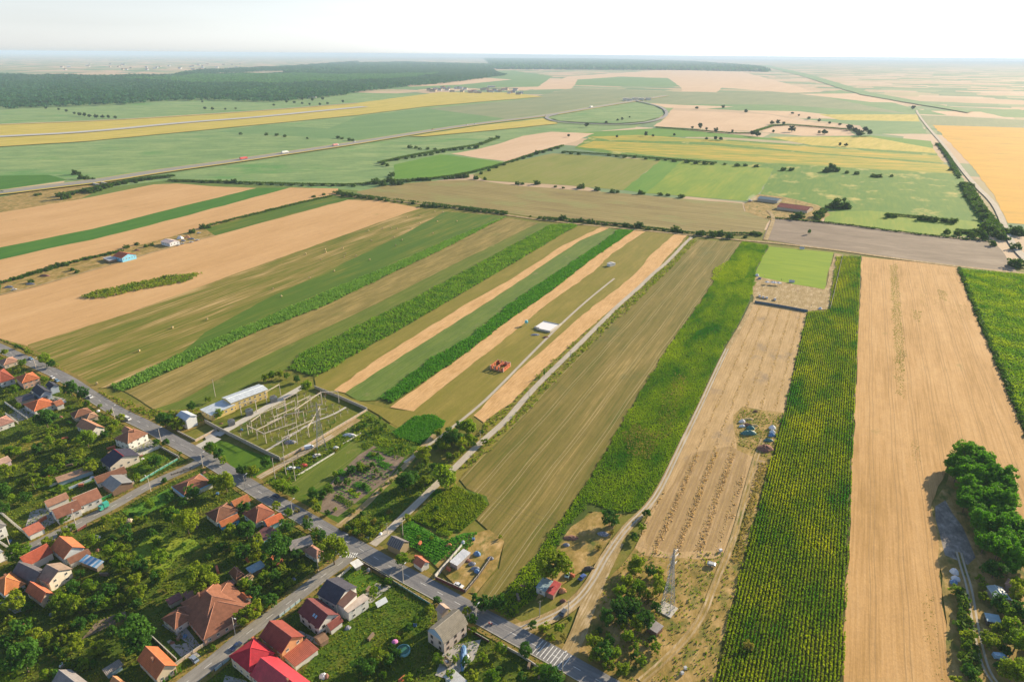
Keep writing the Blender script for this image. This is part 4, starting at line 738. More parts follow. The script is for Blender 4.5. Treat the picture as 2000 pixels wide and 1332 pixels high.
house('cottage', 'small steep roofed cottage hidden among trees behind the large hipped house', 'house', [(((446, 1118), (461, 1134), (478, 1122)), D(ez=2.9, rh=2.8, roof='hip', axis='AB', rc=BROWN, wc=CREAM)), (((463, 1135), (474, 1142), (496, 1126)), D(ez=2.7, rh=1.4, roof='gable', axis='BC', rc=(.36, .22, .12), wc=CREAM, win=False))], 'the steep roofed cottage')
house('open_shed', 'grey yard shed with a pale blue strip roof by the steep roofed cottage', 'shed', [(((480, 1111), (490, 1121), (522, 1108)), D(ez=2.6, rh=.4, roof='mono', axis='BC', rc=(.30, .42, .50), wc=(.2, .16, .12), rk='sheet', win=False))])
house('low_shed', 'low rusty roofed shed joining the steep roofed cottage', 'shed', [(((425, 1148), (431, 1155), (458, 1137)), D(ez=2.6, rh=.4, roof='mono', axis='BC', rc=(.28, .13, .10), wc=BEIGE, rk='sheet', win=False))])
house('low_shed', 'small maroon garage roof left of the large brown hipped house', 'shed', [(((323, 1173), (331, 1182), (357, 1165)), D(ez=2.7, rh=.5, roof='mono', axis='BC', rc=(.26, .07, .06), wc=BEIGE, rk='sheet', win=False))])
house('low_shed', 'second maroon lean-to touching the back of the large hipped house', 'shed', [(((355, 1160), (372, 1175), (392, 1160)), D(ez=2.9, rh=.5, roof='mono', axis='AB', rc=(.28, .09, .07), wc=BEIGE, rk='sheet', win=False))])
# --- along the left edge
house('hipped_house', 'red hipped house cut by the left edge near the road bend', 'house', [(((-22, 728), (0, 748), (31, 740)), D(ez=4.0, rh=3.0, roof='hip', axis='BC', rc=RED, wc=WH))], 'the red hipped house')
house('hipped_house', 'orange hipped two storey house with peach walls near the road bend', 'house', [(((29, 737), (43, 749), (77, 737)), D(ez=5.0, rh=2.6, roof='hip', axis='BC', rc=ORANGE, wc=PINK, chim=[(0, .2)]))], 'the orange house with peach walls')
house('gabled_house', 'navy roofed house with white and blue gable front', 'house', [(((61, 762), (78, 775), (100, 765)), D(ez=4.4, rh=2.8, roof='gable', axis='AB', rc=NAVY, wc=(.40, .46, .55))), (((88, 752), (98, 760), (118, 756)), D(ez=4.4, rh=1.8, roof='gable', axis='AB', rc=NAVY, wc=(.40, .46, .55), win=False))], 'the navy roofed house')
house('hipped_house', 'orange and brown hipped house with white walls below the navy roofs', 'house', [(((45, 790), (67, 804), (112, 790)), D(ez=3.8, rh=2.8, roof='hip', axis='BC', rc=(.46, .14, .06), wc=WH)), (((100, 786), (110, 794), (124, 787)), D(ez=3.4, rh=1.6, roof='gable', axis='BC', rc=(.40, .16, .09), wc=WH, win=False))], 'the orange and brown hipped house')
house('low_shed', 'long dark roofed shed left of the navy roofed house', 'shed', [(((28, 777), (40, 786), (64, 773)), D(ez=2.8, rh=.8, roof='gable', axis='BC', rc=(.085, .07, .08), wc=BEIGE, rk='sheet', win=False))])
house('hipped_house', 'brown double hipped house right of the big garden tree', 'house', [(((136, 808), (146, 817), (178, 802)), D(ez=3.3, rh=2.4, roof='hip', axis='BC', rc=BROWN, wc=BEIGE)), (((162, 812), (170, 820), (191, 811)), D(ez=3.2, rh=1.7, roof='hip', axis='BC', rc=(.32, .19, .12), wc=BEIGE, win=False))], 'the brown double hipped house')
house('gabled_house', 'brown gabled house with one pale orange slope near the roadside garden', 'house', [(((148, 832), (178, 847), (205, 835)), D(ez=3.4, rh=3.0, roof='gable', axis='AB', rc=(.40, .20, .12), wc=WH))], 'the house with one pale orange slope')
house('hipped_house', 'large brown hipped house with tall white walls beside the main road', 'house', [(((222, 857), (250, 867), (292, 847)), D(ez=5.0, rh=3.6, roof='hip', axis='BC', rc=(.27, .13, .08), wc=(.70, .69, .66), chim=[(.2, -.3)])), (((236, 843), (246, 849), (262, 840)), D(ez=5.0, rh=2.4, roof='gable', axis='AB', rc=(.42, .2, .12), wc=WH, win=False))], 'the tall white walled house')
house('gabled_house', 'black roofed house with bright red bargeboards and a white gable', 'house', [(((195, 899), (214, 914), (270, 887)), D(ez=4.4, rh=3.2, roof='gable', axis='AB', rc=(.05, .05, .08), wc=(.68, .60, .50), edge=(.5, .03, .03))), (((210, 886), (222, 880), (248, 872)), D(ez=4.2, rh=.6, roof='mono', axis='AB', rc=(.22, .14, .10), wc=WH, win=False))], 'the black roof with red bargeboards')
house('long_outbuilding', 'long low outbuilding with a tan roof behind the yard walls', 'outbuilding', [(((108, 935), (113, 943), (180, 914)), D(ez=2.8, rh=.7, roof='mono', axis='BC', rc=(.40, .25, .17), wc=(.35, .45, .52), win=False))], 'the long tan outbuilding')
house('gabled_house', 'brown roofed house joined to a shed with dark blue and pale slopes', 'house', [(((181, 933), (190, 945), (248, 922)), D(ez=3.3, rh=2.0, roof='gable', axis='BC', rc=BROWN, wc=WH)), (((197, 945), (219, 961), (260, 941)), D(ez=3.5, rh=2.2, roof='gable', axis='AB', rc=(.22, .22, .22), wc=(.2, .13, .09), rk='sheet', win=False))], 'the house with the dark blue shed roof')
house('long_house', 'long brown tiled white house lying along the street verge', 'house', [(((97, 997), (111, 1014), (156, 989)), D(ez=4.2, rh=2.8, roof='gable', axis='BC', rc=(.27, .12, .08), wc=(.68, .66, .62), edge=(.6, .5, .4))), (((136, 976), (151, 992), (198, 969)), D(ez=4.6, rh=3.2, roof='gable', axis='BC', rc=(.31, .14, .09), wc=(.68, .66, .62), edge=(.6, .5, .4))), (((84, 982), (93, 991), (134, 971)), D(ez=3.4, rh=2.0, roof='gable', axis='BC', rc=(.34, .18, .12), wc=WH, win=False))], 'the long white house')
house('garage', 'small red roofed garage with a white street wall', 'garage', [(((44, 1036), (56, 1047), (91, 1034)), D(ez=3.2, rh=.9, roof='mono', axis='BC', rc=(.48, .16, .10), wc=(.68, .68, .66), win=False))], 'the red roofed garage')
house('townhouse', 'white two storey house cut by the left edge beside the street', 'house', [(((-46, 1008), (-14, 1038), (9, 1022)), D(ez=6.0, rh=1.5, roof='hip', axis='AB', rc=GREYR, wc=(.70, .70, .68)))])
house('townhouse', 'white house with a grey roof at the left edge before the corner tree', 'house', [(((-60, 1068), (-26, 1094), (8, 1078)), D(ez=5.0, rh=1.5, roof='hip', axis='AB', rc=(.3, .31, .33), wc=(.70, .70, .68)))])
house('gabled_house', 'house with a bright orange slope and long red wing south of the street', 'house', [(((98, 1070), (124, 1092), (166, 1069)), D(ez=4.2, rh=3.4, roof='gable', axis='AB', rc=(.50, .16, .07), wc=(.5, .56, .6))), (((32, 1092), (52, 1107), (104, 1078)), D(ez=3.8, rh=2.8, roof='gable', axis='BC', rc=(.38, .09, .05), wc=WH, win=False)), (((127, 1092), (137, 1102), (178, 1080)), D(ez=3.0, rh=1.3, roof='gable', axis='BC', rc=BROWN, wc=WH, win=False))], 'the house with a bright orange slope')
house('gabled_house', 'white gabled house with tan and grey slopes among the orange roofs', 'house', [(((71, 1127), (95, 1140), (137, 1108)), D(ez=5.0, rh=2.8, roof='gable', axis='AB', rc=(.30, .22, .17), wc=(.68, .62, .52)))], 'the white gabled house with tan slopes')
house('gabled_house', 'dark grey steep roofed house next to the long red wing', 'house', [(((23, 1119), (66, 1140), (84, 1112)), D(ez=3.6, rh=3.0, roof='gable', axis='AB', rc=(.14, .13, .14), wc=BEIGE, win=False))], 'the dark grey steep roof')
house('hipped_house', 'orange hipped house cut by the left edge', 'house', [(((-20, 1138), (9, 1163), (45, 1135)), D(ez=3.6, rh=3.0, roof='hip', axis='BC', rc=(.52, .19, .07), wc=WH, chim=[(.1, .2)]))], 'the orange hipped house at the left edge')
house('gabled_house', 'small red orange gabled house behind the fruit trees', 'house', [(((49, 1155), (80, 1177), (107, 1160)), D(ez=3.4, rh=3.0, roof='gable', axis='AB', rc=(.50, .14, .07), wc=BEIGE))], 'the small red orange gabled house')
house('striped_shed', 'shed roof striped blue and white beside the orange roofs', 'shed', [(((154, 1096), (188, 1110), (200, 1097)), D(ez=2.8, rh=.7, roof='mono', axis='AB', rc=(.14, .34, .56), wc=(.25, .2, .15), rk='stripe', win=False))], 'the striped shed')
house('gabled_house', 'grey gabled roof cut by the bottom edge at the lower left', 'house', [(((100, 1334), (140, 1366), (174, 1334)), D(ez=3.6, rh=3.0, roof='gable', axis='AB', rc=(.27, .25, .25), wc=BEIGE, win=False))], 'the grey gabled roof at the bottom edge')
house('low_shed', 'long grey shed roof beside the orange roofed gabled house', 'shed', [(((200, 1310), (208, 1319), (246, 1303)), D(ez=2.6, rh=.6, roof='mono', axis='BC', rc=(.28, .25, .22), wc=(.2, .3, .35), rk='sheet', win=False))])
house('low_shed', 'small orange shed roof at the bottom edge of the yard', 'shed', [(((214, 1332), (240, 1352), (254, 1338)), D(ez=2.8, rh=1.5, roof='gable', axis='AB', rc=(.5, .24, .11), wc=BEIGE, win=False))])
house('cottage', 'pink brown cottage cut by the left edge amid courtyards', 'house', [(((-24, 824), (-8, 836), (19, 816)), D(ez=3.4, rh=2.2, roof='hip', axis='BC', rc=(.42, .22, .17), wc=WH))])
house('cottage', 'brown hipped cottage at the left edge below the hedge by the road', 'house', [(((-6, 706), (7, 714), (35, 703)), D(ez=3.2, rh=2.2, roof='hip', axis='BC', rc=(.36, .20, .14), wc=BEIGE))])
house('cottage', 'small house with a tan roof at the left edge above the orchard', 'house', [(((-14, 902), (-2, 910), (18, 896)), D(ez=3.0, rh=1.6, roof='gable', axis='BC', rc=(.42, .28, .22), wc=(.5, .4, .45)))])
# --- between the roads and the fields
house('striped_barn', 'dark board barn with a striped pale and slate roof by the gravel track', 'barn', [(((755, 1063), (781, 1075), (799, 1058)), D(ez=3.8, rh=2.4, roof='gable', axis='AB', rc=(.13, .12, .13), wc=(.32, .25, .15), rk='slab', win=False, over=.3))], 'the striped roof barn')
house('small_house', 'tiny red brown gabled hut with a white end wall by the main road', 'hut', [(((806, 1098), (823, 1110), (837, 1097)), D(ez=2.7, rh=1.9, roof='gable', axis='AB', rc=(.44, .15, .09), wc=(.66, .62, .56), win=False, over=.3))], 'the tiny red brown hut')
house('metal_canopy', 'long white metal canopy in the walled yard by the main road', 'canopy', [(((878, 1098), (893, 1105), (912, 1076)), D(ez=2.8, rh=.3, roof='mono', axis='BC', rc=(.60, .62, .66), wc=(.35, .3, .26), rk='sheet', win=False, over=.2))], 'the white metal canopy')
house('small_house', 'hut with a grey blue roof beside the red sheet roof', 'hut', [(((1046, 1148), (1065, 1156), (1078, 1134)), D(ez=2.8, rh=.4, roof='mono', axis='BC', rc=(.25, .36, .42), wc=(.62, .60, .58), rk='sheet', win=True, over=.25))], 'the hut with the grey blue roof')
house('open_shed', 'low red sheet roofed shed attached to the grey blue hut', 'shed', [(((1066, 1157), (1081, 1163), (1093, 1138)), D(ez=2.4, rh=.3, roof='mono', axis='BC', rc=(.50, .07, .07), wc=(.3, .2, .15), rk='sheet', win=False, over=.2))], 'the red sheet roof')
house('garden_shed', 'brown shed with a plain grey roof below the big pylon', 'shed', [(((1263, 1224), (1283, 1237), (1292, 1221)), D(ez=2.5, rh=.3, roof='mono', axis='AB', rc=(.34, .31, .30), wc=(.2, .12, .09), rk='plain', win=False, over=.25))], 'the grey roofed shed')
house('metal_hall', 'grey green metal roofed farm building at the right edge', 'barn', [(((1944, 1170), (1977, 1173), (1972, 1148)), D(ez=3.2, rh=.8, roof='gable', axis='BC', rc=(.30, .38, .40), wc=(.35, .33, .3), rk='sheet', win=False)), (((1962, 1140), (1975, 1146), (1982, 1136)), D(ez=4.0, rh=.8, roof='hip', axis='BC', rc=(.42, .25, .2), wc=(.4, .3, .28), win=False))], 'the farm building at the right edge')
house('open_shed', 'open shed with a blue grey roof on the right edge track', 'shed', [(((1922, 1196), (1928, 1213), (1955, 1216)), D(ez=2.8, rh=.4, roof='mono', axis='AB', rc=(.27, .42, .52), wc=(.12, .11, .1), rk='sheet', win=False))], 'the open shed with a blue grey roof')
house('service_building', 'long yellow building with windows and a pale metal roof at the substation', 'building', [
 (((433, 777), (451, 788), (517, 757)), D(ez=6.2, rh=1.0, roof='gable', axis='BC', rc=(.60, .65, .70), wc=YEL, rk='sheet')),
 (((390, 800), (412, 812), (456, 790)), D(ez=4.4, rh=.5, roof='mono', axis='AB', rc=(.56, .62, .68), wc=YEL, rk='sheet'))], 'the yellow substation building')
house('service_building', 'plain white gabled building between two dark trees', 'building', [(((343, 812), (363, 822), (387, 813)), D(ez=6.2, rh=1.6, roof='gable', axis='AB', rc=(.46, .50, .56), wc=(.68, .70, .72), rk='sheet', win=False))], 'the plain white gabled building')
# --- out in the fields
house('farmhouse', 'bright blue farmhouse with an orange roof in the wheat strips', 'house', [(((219, 501), (238, 505), (249, 494)), D(ez=4.6, rh=3.2, roof='gable', axis='AB', rc=(.62, .16, .08), wc=(.22, .55, .78)))], 'the bright blue farmhouse')
house('low_shed', 'low grey shed left of the bright blue farmhouse', 'shed', [(((200, 504), (213, 510), (222, 504)), D(ez=2.6, rh=.5, roof='mono', axis='AB', rc=(.45, .45, .48), wc=(.3, .2, .12), rk='sheet', win=False))])
house('farmhouse', 'white farmhouse beside the cluttered farmyard in the wheat strips', 'house', [(((313, 472), (331, 476), (341, 469)), D(ez=4.0, rh=1.6, roof='gable', axis='AB', rc=(.62, .50, .48), wc=(.68, .70, .74)))], 'the white farmhouse')
house('utility_hut', 'small white hut standing on the grass building plots', 'hut', [(((1185, 515), (1192, 517), (1199, 513)), D(ez=2.8, rh=.8, roof='gable', axis='AB', rc=(.62, .60, .58), wc=(.68, .68, .68), win=False, over=.2))], 'the small white hut')
house('barn', 'long teal roofed barn behind the maroon roofed barn', 'barn', [(((1479, 388), (1519, 393), (1521, 388)), D(ez=4, rh=2, roof='gable', axis='AB', rc=(.10, .16, .19), wc=(.4, .38, .33), rk='sheet', win=False))], 'the teal roofed barn')
house('barn', 'long maroon roofed barn in the farmyard beyond the fields', 'barn', [(((1517, 404), (1577, 412), (1583, 405)), D(ez=4, rh=3.2, roof='gable', axis='AB', rc=(.26, .06, .05), wc=(.5, .42, .34), win=False))], 'the maroon roofed barn')
# unfinished house: brick walls, openings and concrete posts, no roof
a, b, c = P(957, 714, 3), P(983, 720, 3), P(995, 708, 3); u = (b-a).normalized(); v = Vector((-u.y, u.x, 0)); Lx = (b-a).length; Wy = abs((c-b).dot(v)); rz = math.atan2(u.y, u.x)
root = empty('unfinished_house', (a.x, a.y, GZ), rz, 'roofless house of red brick blocks with pale posts under construction', 'house'); Mb = plain('red_blocks', (.55, .16, .08), .9, var=.25, sc_=2)
for (x0, x1, y0, y1) in ((0, Lx, 0, .3), (0, Lx, Wy-.3, Wy), (0, .3, .3, Wy-.3), (Lx-.3, Lx, .3, Wy-.3), (Lx*.45, Lx*.45+.25, .3, Wy-.3)):
    k = MB(); ln = max(x1-x0, y1-y0); hor = x1-x0 > y1-y0; n = max(1, int(ln/3.2)); k.box(x0, x1, y0, y1, -.3, 1.0); k.box(x0, x1, y0, y1, 2.3, 2.6)
    for i in range(n+1):
        p = i/n*(ln-1.6)
        if hor: k.box(x0+p, min(x1, x0+p+1.6), y0, y1, 1.0, 2.3)
        else: k.box(x0, x1, y0+p, min(y1, y0+p+1.6), 1.0, 2.3)
    k.build('wall', Mb, root)
for i in range(4):
    for j in (0, 1):
        k = MB(); x = i*(Lx-.3)/3; y = j*(Wy-.3); k.box(x-.03, x+.33, y-.03, y+.33, -.3, 3.1); k.build('post', M_conc, root)
LAND.append(('the roofless red brick house', a)); FOOT.append((a.x+4, a.y+3, 8, 6, rz))
# walls just above the ground with a pale slab inside
a, b, c = P(1042, 641, 1), P(1074, 648, 1), P(1088, 634, 1); u = (b-a).normalized(); v = Vector((-u.y, u.x, 0)); Lx = (b-a).length; Wy = abs((c-b).dot(v)); rz = math.atan2(u.y, u.x)
root = empty('unfinished_house', (a.x, a.y, GZ), rz, 'low walls and white floor slab of a house begun on the plots', 'foundation'); k = MB(); k.box(0, Lx*.95, 2, Wy, -.2, .9); k.box(Lx*.25, Lx*.95, .0, 2, -.2, .9); k.build('slab', plain('white_slab', (.72, .72, .74), .7), root)
for (x0, x1, y0, y1) in ((-.3, Lx*.3, 1.6, 2.0), (Lx, Lx+.3, 0, Wy+3), (0, Lx, Wy+.02, Wy+.3), (Lx*.2, Lx, -.4, -.02)):
    k = MB(); k.box(x0, x1, y0, y1, -.2, 1.4); k.build('wall', M_conc, root)
LAND.append(('the white floor slab', a))
k = MB(); k.box(-.1, .1, -.1, .1, 0, 2.2); k.lathe([(0.2, 1.9), (1.3, 2.0), (1.4, 2.5), (1.3, 3.6), (.9, 4.0), (.1, 4.1)], 12); p = P(1028, 636); o = k.build('water_tank', plain('turquoise_plastic', (.12, .50, .60), .5), None, (p.x, p.y, GZ)); tag(o, 'turquoise water tank on a post left of the white floor slab', 'tank')
# --- far settlement beyond the old runway, and the villages in the haze
rng = random.Random(5); wallm = [wallmat(WH), wallmat(CREAM), wallmat((.55, .58, .62))]; roofm = [roofmat(c, 'far') for c in ((.34, .16, .12), (.45, .27, .20), (.22, .2, .2), (.55, .5, .47))]
rn = ['brown', 'tan', 'dark grey', 'pale grey']
def far_house(px, py, L, W, hgt, wi, ri, label, group):
    p = P(px, py); root = empty('distant_house', (p.x, p.y, 0), rng.random()*1.2-.6, label, 'house', group)
    k = MB(); k.box(-L/2, L/2, -W/2, W/2, -1, hgt); k.build('wall', wallm[wi], root)
    k = MB(); k.prism([(-W/2-.5, hgt), (W/2+.5, hgt), (0, hgt+W*.38)], -L/2-.5, L/2+.5); o = k.build('roof', roofm[ri], root); o.rotation_euler = (0, 0, math.pi/2)
ORD = ['first', 'second', 'third', 'fourth', 'fifth', 'sixth', 'seventh', 'eighth', 'ninth', 'tenth', 'eleventh', 'twelfth', 'thirteenth', 'fourteenth', 'fifteenth', 'sixteenth', 'seventeenth', 'eighteenth', 'nineteenth', 'twentieth', 'twenty-first', 'twenty-second', 'twenty-third', 'twenty-fourth', 'twenty-fifth', 'twenty-sixth', 'twenty-seventh', 'twenty-eighth', 'twenty-ninth', 'thirtieth', 'thirty-first', 'thirty-second', 'thirty-third', 'thirty-fourth', 'thirty-fifth', 'thirty-sixth', 'thirty-seventh', 'thirty-eighth', 'thirty-ninth', 'fortieth', 'forty-first', 'forty-second', 'forty-third', 'forty-fourth', 'forty-fifth', 'forty-sixth', 'forty-seventh', 'forty-eighth', 'forty-ninth', 'fiftieth']+['%dth' % i for i in range(51, 400)]
HS = sorted([(835+i*5.2+rng.random()*4, 171+rng.random()*9+i*.18) for i in range(36)])
for i, (x, y) in enumerate(HS): w_, r_ = rng.randrange(3), rng.randrange(4); far_house(x, y, 16+rng.random()*14, 12, 6+rng.random()*4, w_, r_, 'distant house with a %s roof, %s from left in the settlement row' % (rn[r_], ORD[i]), 'houses of the settlement beyond the old runway')
for i, (x, y, L) in enumerate([(640, 172, 120), (668, 172, 90), (690, 167, 60), (715, 168, 70), (750, 169, 60), (600, 191, 90), (765, 167, 50), (960, 171, 50)]):
    p = P(x, y); root = empty('distant_warehouse', (p.x, p.y, 0), rng.random()*.3-.1, 'long white distant warehouse, %s from left beside the forest' % ORD[i], 'warehouse', 'white warehouses beside the forest')
    k = MB(); k.box(-L/2, L/2, -12, 12, -1, 9); k.build('wall', wallm[0], root); k = MB(); k.box(-L/2-1, L/2+1, -13, 13, 9, 10); k.build('roof', roofm[3], root)
HS = sorted([(120+rng.random()*390, 125+rng.random()*12) for i in range(46)])
for i, (x, y) in enumerate(HS): w_, r_ = rng.randrange(3), rng.randrange(4); far_house(x, y+1, 26+rng.random()*22, 22, 9, w_, r_, 'hazy house with a %s roof, %s from left near the horizon village' % (rn[r_], ORD[i]), 'houses of the village near the horizon')
for i, (x, y) in enumerate([(1222, 197), (1229, 198), (1240, 196), (1252, 197), (1266, 196)]):
    p = P(x, y); root = empty('toll_building', (p.x, p.y, 3), .1, 'white service building, %s from left by the motorway interchange' % ORD[i], 'building', 'buildings by the interchange')
    k = MB(); k.box(-12, 12, -8, 8, -4, 8); k.build('wall', wallm[0], root); k = MB(); k.box(-14, 14, -9, 9, 8, 9); k.build('roof', roofm[3], root)
# ------------------------------------------------------------------ trees and shrubs
L_tree = leafmat('tree_leaves', (.06, .15, .010), (.27, .35, .020), .45, .3, .3)
L_wood = leafmat('acacia_leaves', (.045, .17, .012), (.15, .32, .018), .45, .25, .2)
L_hedge = leafmat('hedge_leaves', (.035, .10, .018), (.12, .19, .028), .38, .2, .3)
L_far = leafmat('distant_tree_leaves', (.03, .07, .03), (.05, .10, .04), .25, .05, .2)
L_dry = leafmat('dry_shrub_leaves', (.14, .15, .025), (.34, .28, .06), .4, .3, .25)
L_tree2 = leafmat('walnut_leaves', (.03, .10, .016), (.10, .21, .03), .4, .3, .25); L_tree3 = leafmat('plum_leaves', (.10, .17, .012), (.34, .37, .03), .45, .3, .25); TL = [L_tree, L_tree2, L_tree3]
M_bark = plain('bark', (.13, .095, .065), .95, var=.3, sc_=3)
def crown_mesh(name, seed, r, zc, ncl, nl, leaf, flat=.85, mat=L_tree, cone=False):
    rng = np.random.default_rng(seed); out = []
    for i in range(ncl):
        d = rng.normal(size=3); d /= np.linalg.norm(d); rad = r*(.35+.5*rng.random()**.6)*(1+.18*math.sin(3*math.atan2(d[1], d[0])+seed))
        c = d*rad; c[2] *= flat
        if c[2] < -r*.5: c[2] = -r*.5*rng.random()
        if cone: t = rng.random(); c = np.array([d[0]*r*.35*(1.1-t), d[1]*r*.35*(1.1-t), (t*2-1)*r*1.2])
        cr = r*(.19+.17*rng.random())*(.6 if cone else 1); n = nl
        q = rng.normal(size=(n, 3)); q /= np.linalg.norm(q, axis=1)[:, None]; q[:, 2] = q[:, 2]*.75+.1
        pos = c+q*cr*(.55+.45*rng.random((n, 1)))
        nrm = q+rng.normal(size=(n, 3))*.55+np.array([0, 0, .35]); nrm /= np.linalg.norm(nrm, axis=1)[:, None]
        a = np.cross(nrm, rng.normal(size=(n, 3))); a /= np.linalg.norm(a, axis=1)[:, None]; b = np.cross(nrm, a)
        s = leaf*(.55+.9*rng.random((n, 1))); a = a*s*.5; b = b*s*.5*(.6+.5*rng.random((n, 1)))
        out.append(np.stack((pos-a-b*.6, pos+a*.5-b, pos+a+b*.6, pos-a*.5+b), 1))
    V = np.concatenate(out); V[:, :, 2] += zc
    return quads_mesh(name, V, mat)
def trunk_mesh(seed, h, r, w):
    rng = random.Random(seed); m = MB(); m.tube((0, 0, -.3), (.1*r, 0, h*.55), w, w*.6, 7)
    for i in range(5):
        t = 2*math.pi*i/5+rng.random(); m.tube((.1*r, 0, h*(.4+.12*rng.random())), (math.cos(t)*r*.55, math.sin(t)*r*.55, h*(.68+.15*rng.random())), w*.45, w*.15, 5)
    return m.mesh('trunk', M_bark)
PROTO = {}
def proto(kind, k):
    """unit trees: (crown mesh, trunk mesh, radius, height)"""
    if (kind, k) in PROTO: return PROTO[(kind, k)]
    if kind == 'big': r, h = 5., 10.5; c = crown_mesh('crown', 10+k, r, h-r*.86, 58, 46, .6, .85, TL[k % 3]); t = trunk_mesh(k, h, r, .28)
    elif kind == 'wood': r, h = 5., 12.; c = crown_mesh('crown', 40+k, r, h-r*.9, 56, 50, .66, .95, L_wood); t = trunk_mesh(k, h, r, .25)
    elif kind == 'mid': r, h = 3.2, 6.2; c = crown_mesh('crown', 20+k, r, h-r*.86, 36, 40, .46, .85, TL[k % 3]); t = trunk_mesh(k, h, r, .16)
    elif kind == 'small': r, h = 2., 3.4; c = crown_mesh('crown', 30+k, r, h-r*.84, 20, 38, .36, .85, TL[k % 3]); t = trunk_mesh(k, h, r, .10)
    elif kind == 'dry': r, h = 2., 3.2; c = crown_mesh('crown', 60+k, r, h-r*.84, 18, 40, .34, .85, L_dry); t = trunk_mesh(k, h, r, .10)
    elif kind == 'cone': r, h = 1.2, 3.2; c = crown_mesh('crown', 70+k, r, h-r*1.1, 22, 30, .26, 1, L_wood, True); t = trunk_mesh(k, h, .4, .08)
    elif kind == 'hedge': r, h = 5., 6.6; c = crown_mesh('crown', 80+k, r, h-r*1.05, 30, 36, .85, .85, L_hedge); t = trunk_mesh(k, h, r, .28)
    else: r, h = 8., 14.; c = crown_mesh('crown', 90+k, r, h-r*.8, 26, 26, 1.9, .8, L_far); t = trunk_mesh(k, h, r, .4)
    PROTO[(kind, k)] = (c, t, r, h); return PROTO[(kind, k)]
trng = random.Random(11); TREES = []
def tree(px, py, r, kind=None, group='trees and shrubs of the gardens', tone=None, hs=None, world=None, label=None):
    dist = P(px, py).length if world is None else world.length
    if group == 'trees and shrubs of the gardens': r *= .80
    if kind is None: kind = 'big' if r >= 4.6 else 'mid' if r >= 2.7 else 'small'
    c, t, r0, h0 = proto(kind, trng.randrange(6)); s = r/r0; hs = hs or (.9+.25*trng.random()); zc = (h0-r0*.86)*s*hs
    p = P(px, py, zc) if world is None else world
    gz = GZ if dist < 1200 else 0
    nm = 'shrub' if r < 2.9 or kind == 'dry' else 'tree'
    root = empty(nm, (p.x, p.y, gz-.1), trng.random()*6.28, label, nm, group); root.scale = (s*(.92+.16*trng.random()), s*(.92+.16*trng.random()), s*hs)
    link('crown', c, root); link('trunk', t, root); root['_k'] = kind
    if not label: TREES.append((root, r, kind, Vector((p.x, p.y, 0))))
    return root
